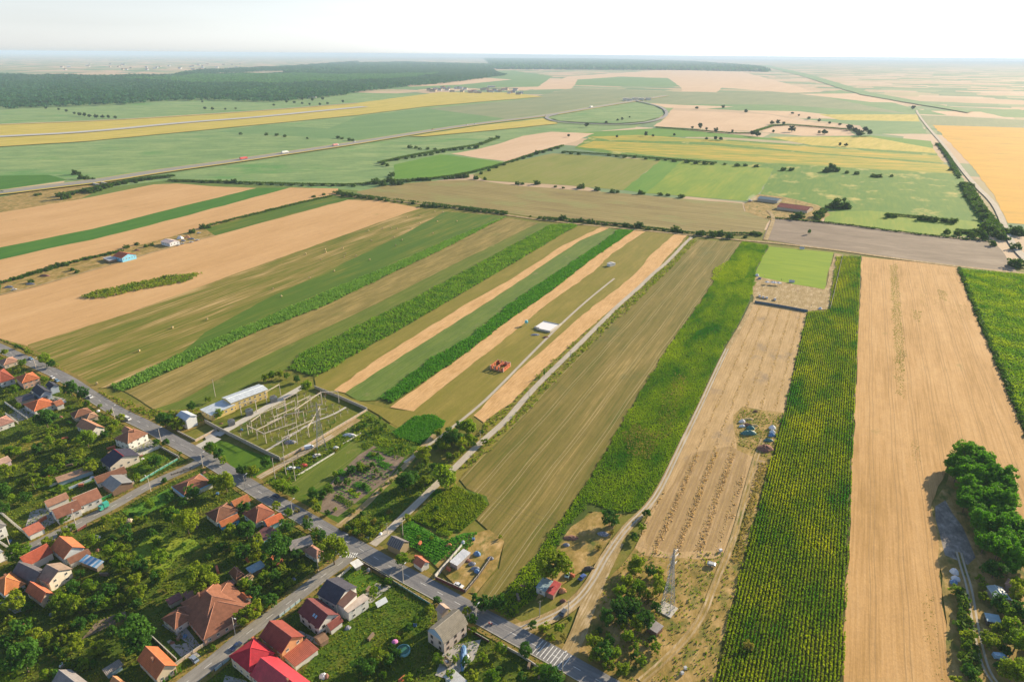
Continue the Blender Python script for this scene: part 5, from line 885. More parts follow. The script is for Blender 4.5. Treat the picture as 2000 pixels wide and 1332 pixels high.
GARDEN = """88 701 5.5;100 711 4;34 678 3;54 687 3;9 687 3.5;43 709 4;36 725 2.5;87 741 3.5;137 757 6;160 768 5.5;169 789 3;195 793 2;213 806 3;236 815 3.5;204 820 3.5;225 828 3.5;216 838 4;88 817 8;108 836 3;168 856 7;204 849 3.5;305 865 3;324 865 3;321 819 6;342 826 5.5;27 761 4;34 793 2.5;95 862 4;119 864 3.5;72 876 4;32 882 4.5;153 889 4;18 883 4;115 894 3
115 896 4;65 912 4.5;14 919 5;178 912 4.5;200 918 2.5;61 936 5.5;43 941 4.5;90 941 4;9 957 4.5;49 972 3.5;27 975 4;7 993 3.5;117 955 2.5;153 905 3;303 901 4.5;265 932 3;287 903 3;321 939 2;124 1017 3;124 1042 4;139 1033 3;92 1058 3.5;178 1056 4;333 1004 5;292 986 3.5;232 1022 4;243 1035 4;207 1013 3;34 1080 6;31 1044 2.5;240 1071 4;213 1076 4;270 1015 3;252 1051 3
235 1097 5;271 1105 5;255 1091 4.5;310 1088 5;312 1127 3;270 1156 4;235 1141 3;212 1154 4;142 1150 4.5;155 1122 3;176 1144 4;112 1173 4.5;132 1171 4;151 1182 5;189 1175 4.5;206 1180 3.5;117 1192 3.5;231 1171 3.5;252 1171 3;265 1182 3;233 1207 3;38 1231 5;64 1241 4;89 1246 3.5;155 1220 3.5;140 1220 2.5;44 1279 7.5;11 1256 4;265 1231 8;271 1256 6;189 1265 4;148 1262 3.5;163 1299 3;6 1316 5;121 1250 3;114 1320 3;93 1316 3;28 1175 5;38 1154 2.5;103 1264 2;112 1273 2;121 1282 2;130 1291 2;139 1300 2
418 938 4.2;440 940 6;376 962 5;322 940 1.5;330 970 3;358 982 4;334 1008 5.5;364 1018 7;476 990 4;540 988 3;562 1002 3;558 1028 4.5;600 1024 3.5;540 1066 8;480 1034 6;450 1042 5;474 1078 4.5;500 1062 5;650 1072 8;624 1048 4;614 1038 3;578 1082 3.5;548 1110 2.5;578 1116 3;528 1104 3;616 1108 2.5;536 1126 3.5;564 1138 3;512 1134 3;476 1142 3.5;388 1130 8;412 1136 5;312 1124 4;406 1088 2
306 1126 4;264 1130 4;496 1192 4.5;476 1204 4.5;528 1174 4;498 1160 4;450 1158 3;482 1140 3.5;516 1126 3.5;546 1152 3;416 1266 1.5
786 1092 4;758 1134 2.5;730 1156 2.8;748 1142 1.5;854 1172 2.5;838 1190 2.5;816 1210 2.5;798 1228 2.5;774 1248 2;922 1210 3;912 1194 2.5;720 1302 4;742 1282 4;854 1288 3;758 1290 3;930 1172 3;942 1180 4;924 1232 2
856 844 3.5;882 852 7;914 834 6.5;868 870 4.5;900 864 5;916 856 4;826 884 5.5;830 900 3.5;868 930 8;860 920 5;792 938 6.5;830 938 4.5;810 932 4;880 940 4;948 864 3;656 926 2.5;686 918 3.5;700 910 3;678 940 3;660 942 3;642 956 3.5;630 968 3;612 982 3;620 994 3;640 1002 2;728 908 2.5;692 1024 2.5;708 1004 2;720 1036 3;696 1040 2.5;680 1032 2;796 1012 3;818 1050 1.5;610 964 4
352 828 4.5;374 794 4;426 808 4.5;406 781 3;518 738 4;530 733 4;545 730 4;560 735 3;580 741 3.5;597 754 5;410 875 4.5;426 886 4;435 900 3;518 902 5;491 920 4.5;471 918 3.5;550 950 5.5;572 958 4;353 886 1.3
1246 1097 5;1240 1113 4;1270 1115 3.5;1286 1118 3;1225 1133 4;1246 1145 4;1290 1145 5;1210 1154 4;1231 1158 4;1258 1158 3.5;1207 1184 4.5;1234 1184 4.5;1187 1205 4.5;1216 1205 4;1261 1210 5;1282 1186 3;1240 1053 2.5;1243 1217 4
1160 1255 4;1190 1255 3.5;1180 1272 4.5;1165 1280 4;1200 1275 3.5;1225 1242 3.5;1240 1268 2.5;1252 1290 3;1217 1305 4;1190 1302 3;1280 1265 3;1040 1222 2.5;1062 1227 3;1092 1225 3;1075 1245 2.5;1025 1270 4;980 1265 3;1075 1320 6;1057 1307 3.5;1112 1210 1.5
1080 1102 9;1191 1012 5.5;1202 1020 3;1263 1003 3;1253 1030 2.5;1238 1048 2.5;977 1050 1.5;977 1178 4;957 1178 4;1004 1192 3;880 1320 3;960 1325 4
1944 1110 6;1924 1112 3;1865 1152 3;1914 1131 2.5;1920 1146 2.8;1920 1165 3;1882 1180 3;1884 1208 3.2;1890 1243 3.5;1886 1261 3;1878 1282 2.5;1893 1312 4;1954 1178 5;1969 1193 5;1977 1224 5;1935 1250 5;1988 1155 5;1992 1193 5;1948 1301 2;1988 1137 4;1988 1250 6;1980 1310 6;1866 1330 3;1905 1332 3"""
for row in GARDEN.replace('\n', ';').split(';'):
    x, y, r = map(float, row.split()); tree(x, y, r)
for x, y in ((352, 1307), (343, 1314), (331, 1322), (320, 1330), (636, 838), (645, 833), (653, 822), (620, 846)): tree(x, y, 1.2, 'cone')
tree(1063, 726, 2.2, 'cone', hs=1.2); tree(1581, 453, 3.4, 'mid', hs=1.15)
for x, y, r in ((668, 1160, 2), (1463, 1262, 2.6), (655, 880, 2), (685, 1042, 2), (670, 1034, 2), (730, 1020, 2.2), (705, 1048, 2), (745, 1030, 1.8), (1060, 1230, 2), (1292, 1128, 2), (1268, 1172, 2.4), (1905, 1300, 2), (780, 1238, 1.8), (1195, 1040, 2), (1170, 1070, 2.2), (760, 1000, 2), (1185, 1300, 2.2), (1100, 1244, 1.8), (580, 998, 2), (598, 1012, 2)): tree(x, y, r, 'dry')
# acacia grove: each tree stands on its own
GR = [P(*p) for p in [(1856, 930), (1862, 900), (1915, 893), (1950, 940), (1980, 1020), (1998, 1090), (1975, 1128), (1930, 1112), (1895, 1050), (1866, 985)]]
X = scatter_pts(GR, 5.2, 5.2, 30, (3, 3), np.random.default_rng(8))
for q in X: tree(0, 0, 3.7+trng.random()*1.5, 'wood', 'acacia trees of the grove', world=Vector((q[0], q[1], 0)), hs=.9+.25*trng.random())
# extra shrubs that fill the gardens, kept off roofs and roads
def free(p, r, road=5.2):
    for (x, y, hx, hy, a) in FOOT:
        dx, dy = p.x-x, p.y-y; u = dx*math.cos(a)+dy*math.sin(a); v = -dx*math.sin(a)+dy*math.cos(a)
        if abs(u) < hx+r*.6 and abs(v) < hy+r*.6: return False
    for W, wd in ((WM, road), (W1, road-.4), (W2, road-.4)):
        if near_t(W, p)[0] < wd+r*.5: return False
    return True
def fill(poly, n, r0, r1, seed, kind=None, sep=.55, group='trees and shrubs of the gardens'):
    rg = random.Random(seed); W = [P(*p) for p in poly]; xs = [p.x for p in W]; ys = [p.y for p in W]; k = 0; pts = [(t[3], t[1]) for t in TREES]
    for _ in range(n*40):
        p = Vector((rg.uniform(min(xs), max(xs)), rg.uniform(min(ys), max(ys)), 0))
        if not in_poly(np.array([p.x]), np.array([p.y]), W)[0]: continue
        r = rg.uniform(r0, r1)
        if not free(p, r) or any((q-p).length < sep*(r+s) for q, s in pts): continue
        tree(0, 0, r, kind, group, world=p); pts.append((p, r)); k += 1
        if k >= n: break
fill([(-40, 850), (100, 845), (200, 880), (180, 905), (100, 935), (60, 985), (-40, 1010)], 16, 2, 4.2, 1)
fill([(190, 1030), (330, 960), (420, 1010), (430, 1080), (330, 1160), (230, 1200), (160, 1150)], 16, 1.6, 3.0, 2)
fill([(430, 1060), (560, 1060), (660, 1085), (560, 1160), (440, 1200)], 14, 1.8, 3, 3)
fill([(-30, 1180), (120, 1190), (260, 1220), (270, 1280), (180, 1330), (-30, 1360)], 18, 1.8, 3.2, 4)
fill([(0, 700), (120, 760), (230, 830), (210, 850), (60, 830), (0, 800)], 12, 1.6, 2.8, 5)
fill([(1150, 1200), (1260, 1190), (1290, 1270), (1250, 1330), (1150, 1300)], 12, 1.5, 2.6, 6)
fill([(1920, 1120), (2010, 1120), (2030, 1340), (1960, 1340)], 10, 2.5, 4.5, 7)
fill([(870, 1270), (980, 1260), (1120, 1330), (1000, 1380), (850, 1340)], 8, 1.8, 3.2, 8)
fill([(515, 950), (600, 885), (640, 870), (620, 910), (560, 960)], 8, 1, 2, 21, 'dry')
fill([(640, 960), (700, 895), (770, 870), (820, 880), (780, 930), (700, 1010), (650, 1020)], 24, .8, 2.0, 22)
fill([(690, 850), (720, 810), (770, 830), (740, 870)], 12, 1, 2.4, 23)
fill([(850, 870), (900, 830), (950, 850), (900, 900), (840, 930)], 12, 2, 4, 24)
fill([(670, 1035), (720, 1000), (770, 1000), (720, 1055)], 8, 1, 1.8, 25)
fill([(800, 1015), (860, 985), (880, 1040), (840, 1060)], 8, .9, 1.8, 26)
fill([(690, 1290), (760, 1260), (830, 1290), (820, 1370), (680, 1360)], 10, 1.8, 3.6, 9)
# hedgerows beyond the strips: one bush after another
HEDG = []
def hedgerow(pts, name, group, kind='hedge', rr=(2.4, 4), step=None, given=None):
    out = []
    if given: out = given
    else:
        W = smooth_line([P(*p) for p in pts], 1); L = sum((b-a).length for a, b in zip(W[:-1], W[1:])); t = 0
        while t < L:
            r = trng.uniform(*rr); l = t
            for a, b in zip(W[:-1], W[1:]):
                d = (b-a).length
                if l <= d: q = a+(b-a)*l/d; break
                l -= d
            n = trng.uniform(-1, 1)*r*.5; out.append((q.x+n, q.y+n, r)); t += (step or 1.2)*r*(1+trng.random()*.5)
        out = [(q[0], q[1], q[2], 1) for q in out]
    HEDG.append((out, name, group, kind))
def G(s): return [tuple(map(float, a.split())) for a in s.split(';')]
def pxr(l):
    o = []
    for x, y, r in l: p = P(x, y, r*.6); o.append((p.x, p.y, r, 1))
    return o
hedgerow(0, 'in the hedge behind the long strips', 'bushes of the hedge behind the long strips', given=pxr(G('613 383 3.5;632 379 3.5;662 376 6;674 379 6;686 380 6;701 383 5;712 385 4;725 386 5;743 388 5;755 391 4;770 394 3;785 395 2.5;807 396 4;827 400 5;839 401 5;849 400 6;860 401 5;873 403 5;886 404 3;900 406 4.5;912 407 4;920 408 5;932 410 5;945 412 4;958 413 4;970 415 4;982 416 4;989 417 3;1036 422 2;1053 426 3;1063 427 3.5;1075 428 3.5;1087 429 3.5;1099 424 5.5;1114 431 3.5;1125 432 3.5;1135 430 4;1153 431 6;1168 436 3;1183 437 4;1202 437 3.5;1223 439 5;1234 442 3;1248 439 6.5;1267 446 4;1280 448 2.5;1296 449 2.5;1318 446 6;1328 450 5;1369 454 6.5;1393 457 6;1407 454 7;1426 460 6;1456 462 3;1472 454 5;1483 457 4')))
hedgerow(0, 'along the stream beyond the hay meadow', 'bushes along the winding stream', given=pxr(G('734 354 8;748 357 8;760 350 8;769 354 8;782 356 7;797 352 6;807 351 5;818 349 6;827 350 5;835 349 6;776 310 6;748 319 6;756 322 5;793 308 5;807 305 6;820 303 5;831 302 5;842 300 6;855 297 5;867 294 7;878 292 5;888 291 6;902 289 7;916 288 5;930 286 8;940 280 6;950 276 6;958 272 7;972 268 7;800 286 7;812 288 5;820 290 5;835 290 5;850 291 5;862 293 5;765 340 7;895 342 8;909 342 8;882 345 6;870 348 4;930 347 5;940 338 4;955 332 4;970 326 4;985 321 4;1000 314 5;1010 311 5;1022 307 6;1036 303 6;1049 298 7;1062 296 5;1076 292 5;1090 288 5')))
hedgerow(0, 'at the edge of the green fields', 'lone trees beyond the brown fallow field', given=pxr(G('930 347 4;947 349 4;1010 357 5;1020 358 4;1049 356 6.5;1085 364 3;1100 366 3;1136 363 7;1166 368 6;1196 373 5;1206 374 4;1252 375 6;1290 378 5;1304 380 4;1331 382 6;1100 297 5;1115 299 5;1130 300 5;1190 302 5;1205 304 5;1220 305 6;1240 306 5;1262 309 5;1285 311 5;1300 312 4;1318 313 6;1342 315 6;1360 317 6;1378 318 6;1392 319 5;1416 320 4;1440 321 7;1456 322 5;1478 323 6;1530 330 6;1546 330 6')))
hedgerow(0, 'around the far farmyard and right hand track', 'trees around the farmyard and the dirt road', 'hedge', given=pxr(G('1627 327 12;1616 331 9;1654 336 5;1674 338 5;1706 342 6;1718 342 7;1742 343 4;1640 396 13;1625 400 8;1654 401 8;1601 417 8;1608 410 7;1596 424 6;1562 420 8;1548 422 5;1735 421 5;1748 422 4;1800 425 6;1812 426 6;1826 428 6;1845 430 5;1862 431 6;1890 380 7;1897 372 7;1904 388 8;1898 362 6;1912 402 8;1918 412 8;1924 422 8;1880 360 6;1885 366 6;1838 290 5;1830 282 5;1844 297 5;1848 304 6;1858 330 5;1872 346 4;1928 440 9;1940 446 9;1950 455 9;1912 450 8;1922 460 7;1960 462 7;1980 447 9;1992 452 8;1900 458 6;1988 511 9;1870 455 5;1850 452 5;1985 480 7;1940 475 5')))
hedgerow(0, 'beyond the sunflower bands', 'trees around the far wheat parcels', 'far', given=pxr(G('1783 212 9;1457 219 8;1412 210 9;1361 212 7;1547 254 11;1611 259 9;1520 240 9;1508 241 7;1530 243 6;1368 249 8;1352 250 5;1398 256 7;1380 253 5;1430 258 5;1470 262 9;1480 264 8;1660 252 9;1670 256 9;1680 260 10;1690 256 9;1698 262 9;1678 264 8;1600 260 5;1510 258 5;1548 222 6;1560 226 5;1580 232 6;1600 237 6;1620 241 6;1640 244 6;1656 248 6;1317 264 5;1380 272 5;1398 272 6;1408 272 6;1640 283 5;1652 284 5;1110 266 5;1205 268 4;1262 264 6;1275 266 5;1146 246 7;1184 240 5;1206 236 4;1215 234 5;1230 230 4')))
hedgerow(0, 'between the motorway and the wheat', 'bushes between the motorway and the wheat strips', given=pxr(G('189 368 8;200 364 7;212 361 7;228 358 6;244 355 6;262 352 5;280 350 5;296 348 5;126 382 9;115 380 6;140 378 5;147 336 8;158 345 7;170 348 6;182 350 5;70 380 4;78 379 3;345 353 4;360 352 4;378 353 4;395 355 4;412 354 5;428 353 5;442 354 5;456 353 7;470 357 4;490 358 4;510 359 4;530 359 4;550 360 4;570 360 4;590 361 4;610 361 4;630 360 4;650 361 4;670 361 4;690 362 4;265 355 4;165 372 6;178 373 6;5 375 4;660 268 6;668 270 5;682 272 6;689 273 5;520 262 6;540 263 6;556 265 6;470 261 5;600 270 4')))
hedgerow(0, 'in the farm strip between wheat fields', 'trees and bushes of the farm strip', given=pxr(G('246 481 4;267 476 3;396 442 5;375 452 4;408 443 3;126 515 4;114 517 4;103 520 4;93 524 4;186 500 2;75 530 3;62 534 3;50 537 3;40 541 3;28 544 3;324 541 2.8;338 539 2.2;207 568 2.6;60 549 3;140 526 3;150 530 3;250 497 2.5;285 480 3;296 477 3')))
hedgerow(0, 'on the grass beyond the old runway', 'bushes beyond the old runway', 'far', given=pxr(G('145 222 6;155 225 7;165 226 7;175 228 7;188 229 7;200 229 7;212 230 6;225 231 6;130 218 6;115 215 5;90 212 5;60 210 5;400 213 6;415 214 6;440 214 5;460 213 5;535 206 6;560 200 7;575 201 7;590 203 6;605 205 6;625 205 6;640 203 6;670 200 6;590 195 8;610 196 8;395 200 5;630 194 8')))
for pts, name, group, kind in HEDG:
    pts = sorted(pts, key=lambda q: proj((q[0], q[1], 0))[0])
    for i, (x, y, r, _) in enumerate(pts):
        sz = 'small' if r < 4 else 'large' if r > 6.5 else 'middle sized'
        c, t, r0, h0 = proto(kind, trng.randrange(4)); s = r/r0; hs = .85+.35*trng.random()
        kn = 'distant_tree' if kind == 'far' else 'bush' if r < 5.1 else 'field_tree'; kw = kn.replace('_', ' ')
        root = empty(kn, (x, y, .1), trng.random()*6.28, '%s %s, %s from left %s' % (sz, kw, ORD[i], name), kw, group)
        root.scale = (s, s*(.85+.3*trng.random()), s*hs); link('crown', c, root); link('trunk', t, root)
# far woods that read as one mass
def wood(name, poly, step, r, h, seed, nq=26, leaf=5., label=None):
    rngn = np.random.default_rng(seed); W = [P(*p) for p in poly]; X = scatter_pts(W, step, step, 20, (step*.9, step*.9), rngn)
    n = len(X)*nq; C = np.repeat(X, nq, 0); H_ = np.repeat(h*(.6+.65*rngn.random(len(X))+.15*np.sin(X[:, 0]*.011+X[:, 1]*.007)), nq); RR = np.repeat(r*(.8+.5*rngn.random(len(X))), nq)
    d = rngn.normal(size=(n, 3)); d /= np.linalg.norm(d, axis=1)[:, None]; d[:, 2] = np.abs(d[:, 2])*1.0-.25
    pos = np.concatenate((C+d[:, :2]*RR[:, None], (H_*(.62+.38*d[:, 2]))[:, None]), 1)
    nr = d+rngn.normal(size=(n, 3))*.5; nr /= np.linalg.norm(nr, axis=1)[:, None]; a = np.cross(nr, rngn.normal(size=(n, 3))); a /= np.linalg.norm(a, axis=1)[:, None]; b = np.cross(nr, a)
    s = leaf*(.6+.8*rngn.random((n, 1)))*.5; me = quads_mesh(name, np.stack((pos-a*s-b*s, pos+a*s-b*s*.6, pos+a*s+b*s, pos-a*s*.5+b*s), 1), L_forest)
    o = link(name, me); tag(o, label, kind='stuff')
L_forest = leafmat('forest_leaves', (.02, .095, .06), (.05, .155, .09), .3, .02, 0, 3.2)
wood('forest', [(-260, 200), (0, 208), (140, 203), (245, 200), (315, 193), (402, 191), (525, 195), (600, 189), (640, 186), (700, 176), (790, 166), (880, 158), (975, 146), (960, 136), (870, 133), (780, 134), (700, 140), (560, 146), (385, 148), (336, 157), (210, 158), (0, 152), (-260, 158)], 17, 9, 19, 31, 14, 7)
for k_, e_ in enumerate(([(0, 205), (140, 201), (245, 198), (315, 191), (402, 189), (525, 193), (600, 187), (640, 184), (640, 192), (600, 195), (525, 201), (402, 197), (315, 199), (245, 206), (140, 209), (0, 214)], [(640, 184), (700, 174), (790, 164), (880, 156), (975, 144), (990, 148), (880, 163), (790, 171), (700, 182), (640, 192)], [(-100, 148), (210, 152), (336, 150), (385, 140), (560, 132), (700, 121), (700, 127), (560, 139), (385, 147), (336, 158), (210, 160), (-100, 158)])):
    wood('forest_edge', e_, 26, 8, (15, 17, 24)[k_], 37+k_, 12, 7)
wood('far_forest', [(560, 146), (700, 140), (780, 134), (870, 133), (960, 136), (975, 131), (958, 128), (790, 123), (700, 125), (560, 136)], 42, 24, 24, 32, 8, 20)
wood('far_forest', [(975, 136), (1350, 138), (1503, 141), (1480, 132), (1350, 122), (1150, 116), (947, 116), (960, 126)], 75, 45, 26, 33, 6, 36)
L_f2 = leafmat('young_forest_leaves', (.07, .19, .09), (.11, .26, .11), .3, .02, 0)
L_forest = L_f2
wood('young_forest', [(230, 158), (385, 150), (560, 148), (720, 150), (860, 146), (800, 156), (650, 164), (520, 168), (380, 166)], 14, 8, 22, 35, 12, 7)
wood('poplar_plantation', [(430, 188), (520, 176), (640, 178), (640, 184), (540, 190)], 14, 6, 17, 36, 12, 6)
# describe every garden tree by what stands next to it
SIZE = lambda r: 'tiny' if r < 1.7 else 'small' if r < 2.9 else 'middle sized' if r < 4.6 else 'large' if r < 7 else 'very large'
LAND += [('the big lattice pylon', P(1303, 1190)), ('the substation pylon', P(628, 877)), ('the round pool', P(788, 1272)), ('the main road crossroads', P(720, 1080)), ('the substation gate', P(420, 850)), ('the bend of the gravel track', P(886, 918)), ('the allotment rows', P(690, 960)), ('the ash coloured ground', P(1860, 1050)), ('the raised zebra crossing', P(1085, 1285)), ('the blue van', P(1952, 1290)), ('the orchard at the left', P(40, 940)), ('the yellow meadow', P(300, 1060)), ('the bottom left orchard', P(80, 1270)), ('the round grove', P(1930, 980)), ('the potato plot', P(880, 1000)), ('the sandy track', P(1190, 1110))]
KD = {'big': 'leafy tree', 'mid': 'round tree', 'small': 'green shrub', 'dry': 'dry yellowish shrub', 'cone': 'narrow dark conifer', 'wood': 'dense acacia tree'}
bins = {}
for root, r, kind, p in TREES:
    L_ = sorted(LAND, key=lambda l: (l[1]-p).length); ref, q = L_[0]; dx, dy = p.x-q.x, p.y-q.y
    side = ('right of' if dx > 0 else 'left of') if abs(dx) > abs(dy) else ('behind' if dy > 0 else 'in front of')
    bins.setdefault((ref, side, SIZE(r), KD[kind]), []).append(((q-p).length, root))
for (ref, side, sz, kd), l in bins.items():
    l.sort(key=lambda a: a[0])
    for i, (d, root) in enumerate(l):
        root['label'] = ('%s %s %s %s' % (sz, kd, side, ref)) if len(l) == 1 else '%s %s %s %s, %s' % (sz, kd, side, ref, 'nearest to it' if i == 0 else ORD[i]+' nearest' if i < len(l)-1 or len(l) == 2 else 'farthest from it')
    if len(l) == 2: l[1][1]['label'] = '%s %s %s %s, farther of two' % (sz, kd, side, ref)
for root, r, kind, p in TREES:
    del root['_k']; w_ = root['label'].split()
    if len(w_) > 16: root['label'] = ' '.join(w_[1:] if w_[0] in ('tiny', 'small', 'large') else w_[2:])
# ------------------------------------------------------------------ walls and fences
def fence(pts, h, mat, label, t=.22, cat='wall', name=None, panels=0, z=GZ-.3, top=None):
    W = [P(*p) for p in pts]; o = W[0]; root = empty(name or ('boundary_wall' if cat == 'wall' else 'garden_fence'), (o.x, o.y, z), 0, label, cat)
    m = MB(); pm = MB(); cm = MB()
    for a, b in zip(W[:-1], W[1:]):
        d = b-a; L = d.length; d.normalize(); ang = math.atan2(d.y, d.x); M = Matrix.Translation(a-o) @ Matrix.Rotation(ang, 4, 'Z')
        M.translation.z = 0
        m.box(0, L-.002, -t/2, t/2, -.1, h, M); cm.box(0, L-.01, -t/2-.05, t/2+.05, h+.003, h+.08, M)
        n = max(1, int(L/2.6))
        for i in range(n+1): pm.box(i*L/n-.1, i*L/n+.1, -t/2-.06, t/2+.06, -.1, h+.12, M)
    m.build('panel', mat, root); pm.build('posts', M_conc if t > .1 else M_dark, root); cm.build('coping', top or M_conc, root); return root
W_conc = plain('old_concrete_wall', (.40, .36, .29), .95, var=.25); W_white = plain('whitewashed_wall', (.62, .61, .57), .9, var=.15); W_green = plain('green_fence_panels', (.10, .34, .26), .6); W_mar = plain('maroon_fence', (.17, .05, .045), .7)
W_dark = plain('dark_fence', (.10, .085, .075), .8, var=.3); W_blue = plain('pale_blue_fence', (.34, .47, .55), .6); W_lime = plain('bright_green_gate', (.10, .48, .12), .5); W_beige = plain('beige_wall', (.50, .38, .27), .9, var=.2)
fence([(401, 826), (428, 841), (518, 886), (547, 900)], 2.3, W_conc, 'long concrete substation wall facing the main road')
fence([(547, 901), (595, 876), (650, 843), (716, 804)], 1.6, W_beige, 'sunlit low substation wall beside the service lane')
fence([(717, 803), (665, 780), (615, 760)], 2.3, W_conc, 'shaded far wall of the substation towards the wheat strips')
fence([(580, 932), (633, 899), (653, 887)], 1.0, W_white, 'white low kerb wall below the scrap cars', name='low_wall')
fence([(670, 869), (690, 857), (705, 848)], .8, W_white, 'short white wall below the heap of white sacks', name='low_wall')
fence([(347, 845), (382, 863), (424, 841)], 1.4, W_beige, 'beige wall around the yard of the plain white building')
fence([(706, 1101), (768, 1137)], 1.5, W_dark, 'dark garden fence from the white pavilion along the road', .08, 'fence')
fence([(768, 1138), (846, 1186)], 1.2, W_green, 'green mesh fence along the rough meadow', .06, 'fence')
fence([(640, 1147), (668, 1126), (684, 1112)], 1.5, W_white, 'white wall beside the lawn of the modern house')
fence([(850, 1130), (878, 1098), (902, 1070)], 2.0, W_white, 'white boundary wall of the walled yard')
fence([(851, 1133), (908, 1159)], 1.9, W_mar, 'maroon sheet fence of the walled yard along the road', .08, 'fence')
fence([(909, 1159), (933, 1130), (959, 1093)], 1.6, W_dark, 'dark mesh fence closing the walled yard', .06, 'fence')
fence([(222, 914), (268, 895), (313, 876)], 1.9, W_white, 'long white wall beside the house with red bargeboards')
fence([(314, 876), (350, 896)], 1.6, W_conc, 'concrete wall along the main road at the corner garden')
fence([(274, 943), (312, 920), (348, 899)], 1.4, W_green, 'green and white fence of the corner garden by the street', .08, 'fence')
fence([(0, 1003), (28, 1027), (57, 1051)], 2.2, W_white, 'tall white wall running to the red roofed garage')
fence([(11, 790), (34, 806), (54, 820)], 1.9, W_white, 'pale courtyard wall left of the big garden tree')
fence([(12, 812), (36, 829)], 1.9, W_white, 'second pale courtyard wall by the pink brown cottage')
fence([(136, 958), (180, 940)], 1.8, W_blue, 'blue shaded wall behind the long white house')
fence([(98, 953), (134, 938)], 1.6, W_white, 'white wall end beside the long tan outbuilding')
fence([(199, 979), (226, 966)], 1.8, W_lime, 'bright green gate panels on the street', .08, 'gate', 'yard_gate')
fence([(227, 965), (262, 946)], 1.7, W_beige, 'beige wall with a gap beside the bright green gate')
fence([(302, 1331), (346, 1300), (378, 1277), (410, 1255)], 1.6, W_beige, 'beige front wall with white posts along the side street')
fence([(298, 1248), (346, 1293)], 1.7, W_dark, 'dark wall between the orange house and the driveways')
fence([(0, 1062), (22, 1076)], 1.8, W_white, 'white wall at the left edge corner')
fence([(152, 1040), (170, 1029)], 1.7, W_mar, 'maroon fence by the yard on the street', .08, 'fence')
fence([(335, 930), (372, 918)], 1.4, W_beige, 'sunlit picket fence of the corner cottage', .08, 'fence')
fence([(546, 1208), (588, 1175)], 1.7, W_blue, 'pale blue fence between the gabled houses and the street', .08, 'fence')
fence([(420, 1313), (450, 1289)], 1.7, W_blue, 'pale blue fence in front of the crimson house', .08, 'fence')
fence([(914, 1232), (955, 1256)], 1.3, W_mar, 'dark red fence beside the grey mansard house', .08, 'fence')
fence([(978, 1262), (1020, 1285), (1050, 1306)], 1.4, W_conc, 'concrete wall under the roadside trees near the frame bottom')
fence([(1474, 592), (1500, 596), (1540, 603), (1577, 610)], 2.0, plain('dark_blue_banner', (.07, .13, .19), .6), 'dark blue banner fence at the end of the sports yard', .1, 'fence')
fence([(1621, 606), (1632, 560), (1641, 520), (1646, 500)], 1.8, W_dark, 'dark fence on the right side of the sports yard', .1, 'fence')
fence([(580, 1330), (612, 1352)], 1.5, W_beige, 'beige wall at the bottom frame edge below the meadow')
# ------------------------------------------------------------------ pylons, gantries, poles
def h_to(p, ytop):
    lo, hi = 0, 60
    for _ in range(30):
        mid = (lo+hi)/2
        if proj((p.x, p.y, mid))[1] > ytop: lo = mid
        else: hi = mid
    return lo
def pylon(px, py, ytop, w, label, mat, rz=.4, striped=False):
    p = P(px, py); h = h_to(p, ytop); root = empty('lattice_pylon', (p.x, p.y, GZ), rz, label, 'pylon'); r = .13
    prof = [(0, w), (.45, w*.5), (.72, w*.24), (1, w*.06)]
    def wd(t):
        for (a, x), (b, y) in zip(prof[:-1], prof[1:]):
            if a <= t <= b: return x+(y-x)*(t-a)/(b-a)
        return prof[-1][1]
    for sx_, sy_ in ((1, 1), (1, -1), (-1, -1), (-1, 1)):
        m = MB()
        for (a, x), (b, y) in zip(prof[:-1], prof[1:]): m.tube((sx_*x/2, sy_*x/2, a*h), (sx_*y/2, sy_*y/2, b*h), r, r*.8, 4)
        m.box(sx_*w/2-.4, sx_*w/2+.4, sy_*w/2-.4, sy_*w/2+.4, -.5, .25); m.build('leg', mat, root)
    m = MB(); t = 0
    while t < .97:
        d = max(.035, wd(t)*.9/h); t2 = min(1, t+d)
        for i, (a, b) in enumerate((((1, 1), (1, -1)), ((1, -1), (-1, -1)), ((-1, -1), (-1, 1)), ((-1, 1), (1, 1)))):
            x0, x1 = wd(t)/2, wd(t2)/2
            m.tube((a[0]*x0, a[1]*x0, t*h), (b[0]*x1, b[1]*x1, t2*h), .07, n=3); m.tube((b[0]*x0, b[1]*x0, t*h), (a[0]*x1, a[1]*x1, t2*h), .07, n=3)
            m.tube((a[0]*x0, a[1]*x0, t*h), (b[0]*x0, b[1]*x0, t*h), .06, n=3)
        t = t2
    m.build('bracing', mat, root)
    for t, ln in ((.72, 3.8), (.83, 4.6), (.93, 3.4)):
        m = MB(); z = t*h
        for s in (-1, 1):
            m.tube((0, -.3, z), (s*ln, 0, z), .08, n=3); m.tube((0, .3, z), (s*ln, 0, z), .08, n=3); m.tube((0, 0, z+1.1), (s*ln, 0, z), .07, n=3)
            m.tube((s*ln, 0, z), (s*ln, 0, z-1.3), .09, n=4)
        m.build('crossarm', mat, root)
    return p, h, root
M_steel = plain('pylon_steel', (.46, .42, .38), .6, .2, .4, .12)
pA, hA, _ = pylon(628, 877, 787, 4.8, 'tall pale lattice pylon standing over the substation wall', M_steel)
pB, hB, _ = pylon(1303, 1190, 1074, 4.4, 'tall lattice pylon on a concrete base in the dry grass field', plain('pylon_steel_grey', (.36, .36, .36), .6, .2, .4, .12), .9)
M_cpole = plain('concrete_pole', (.58, .50, .42), .9)
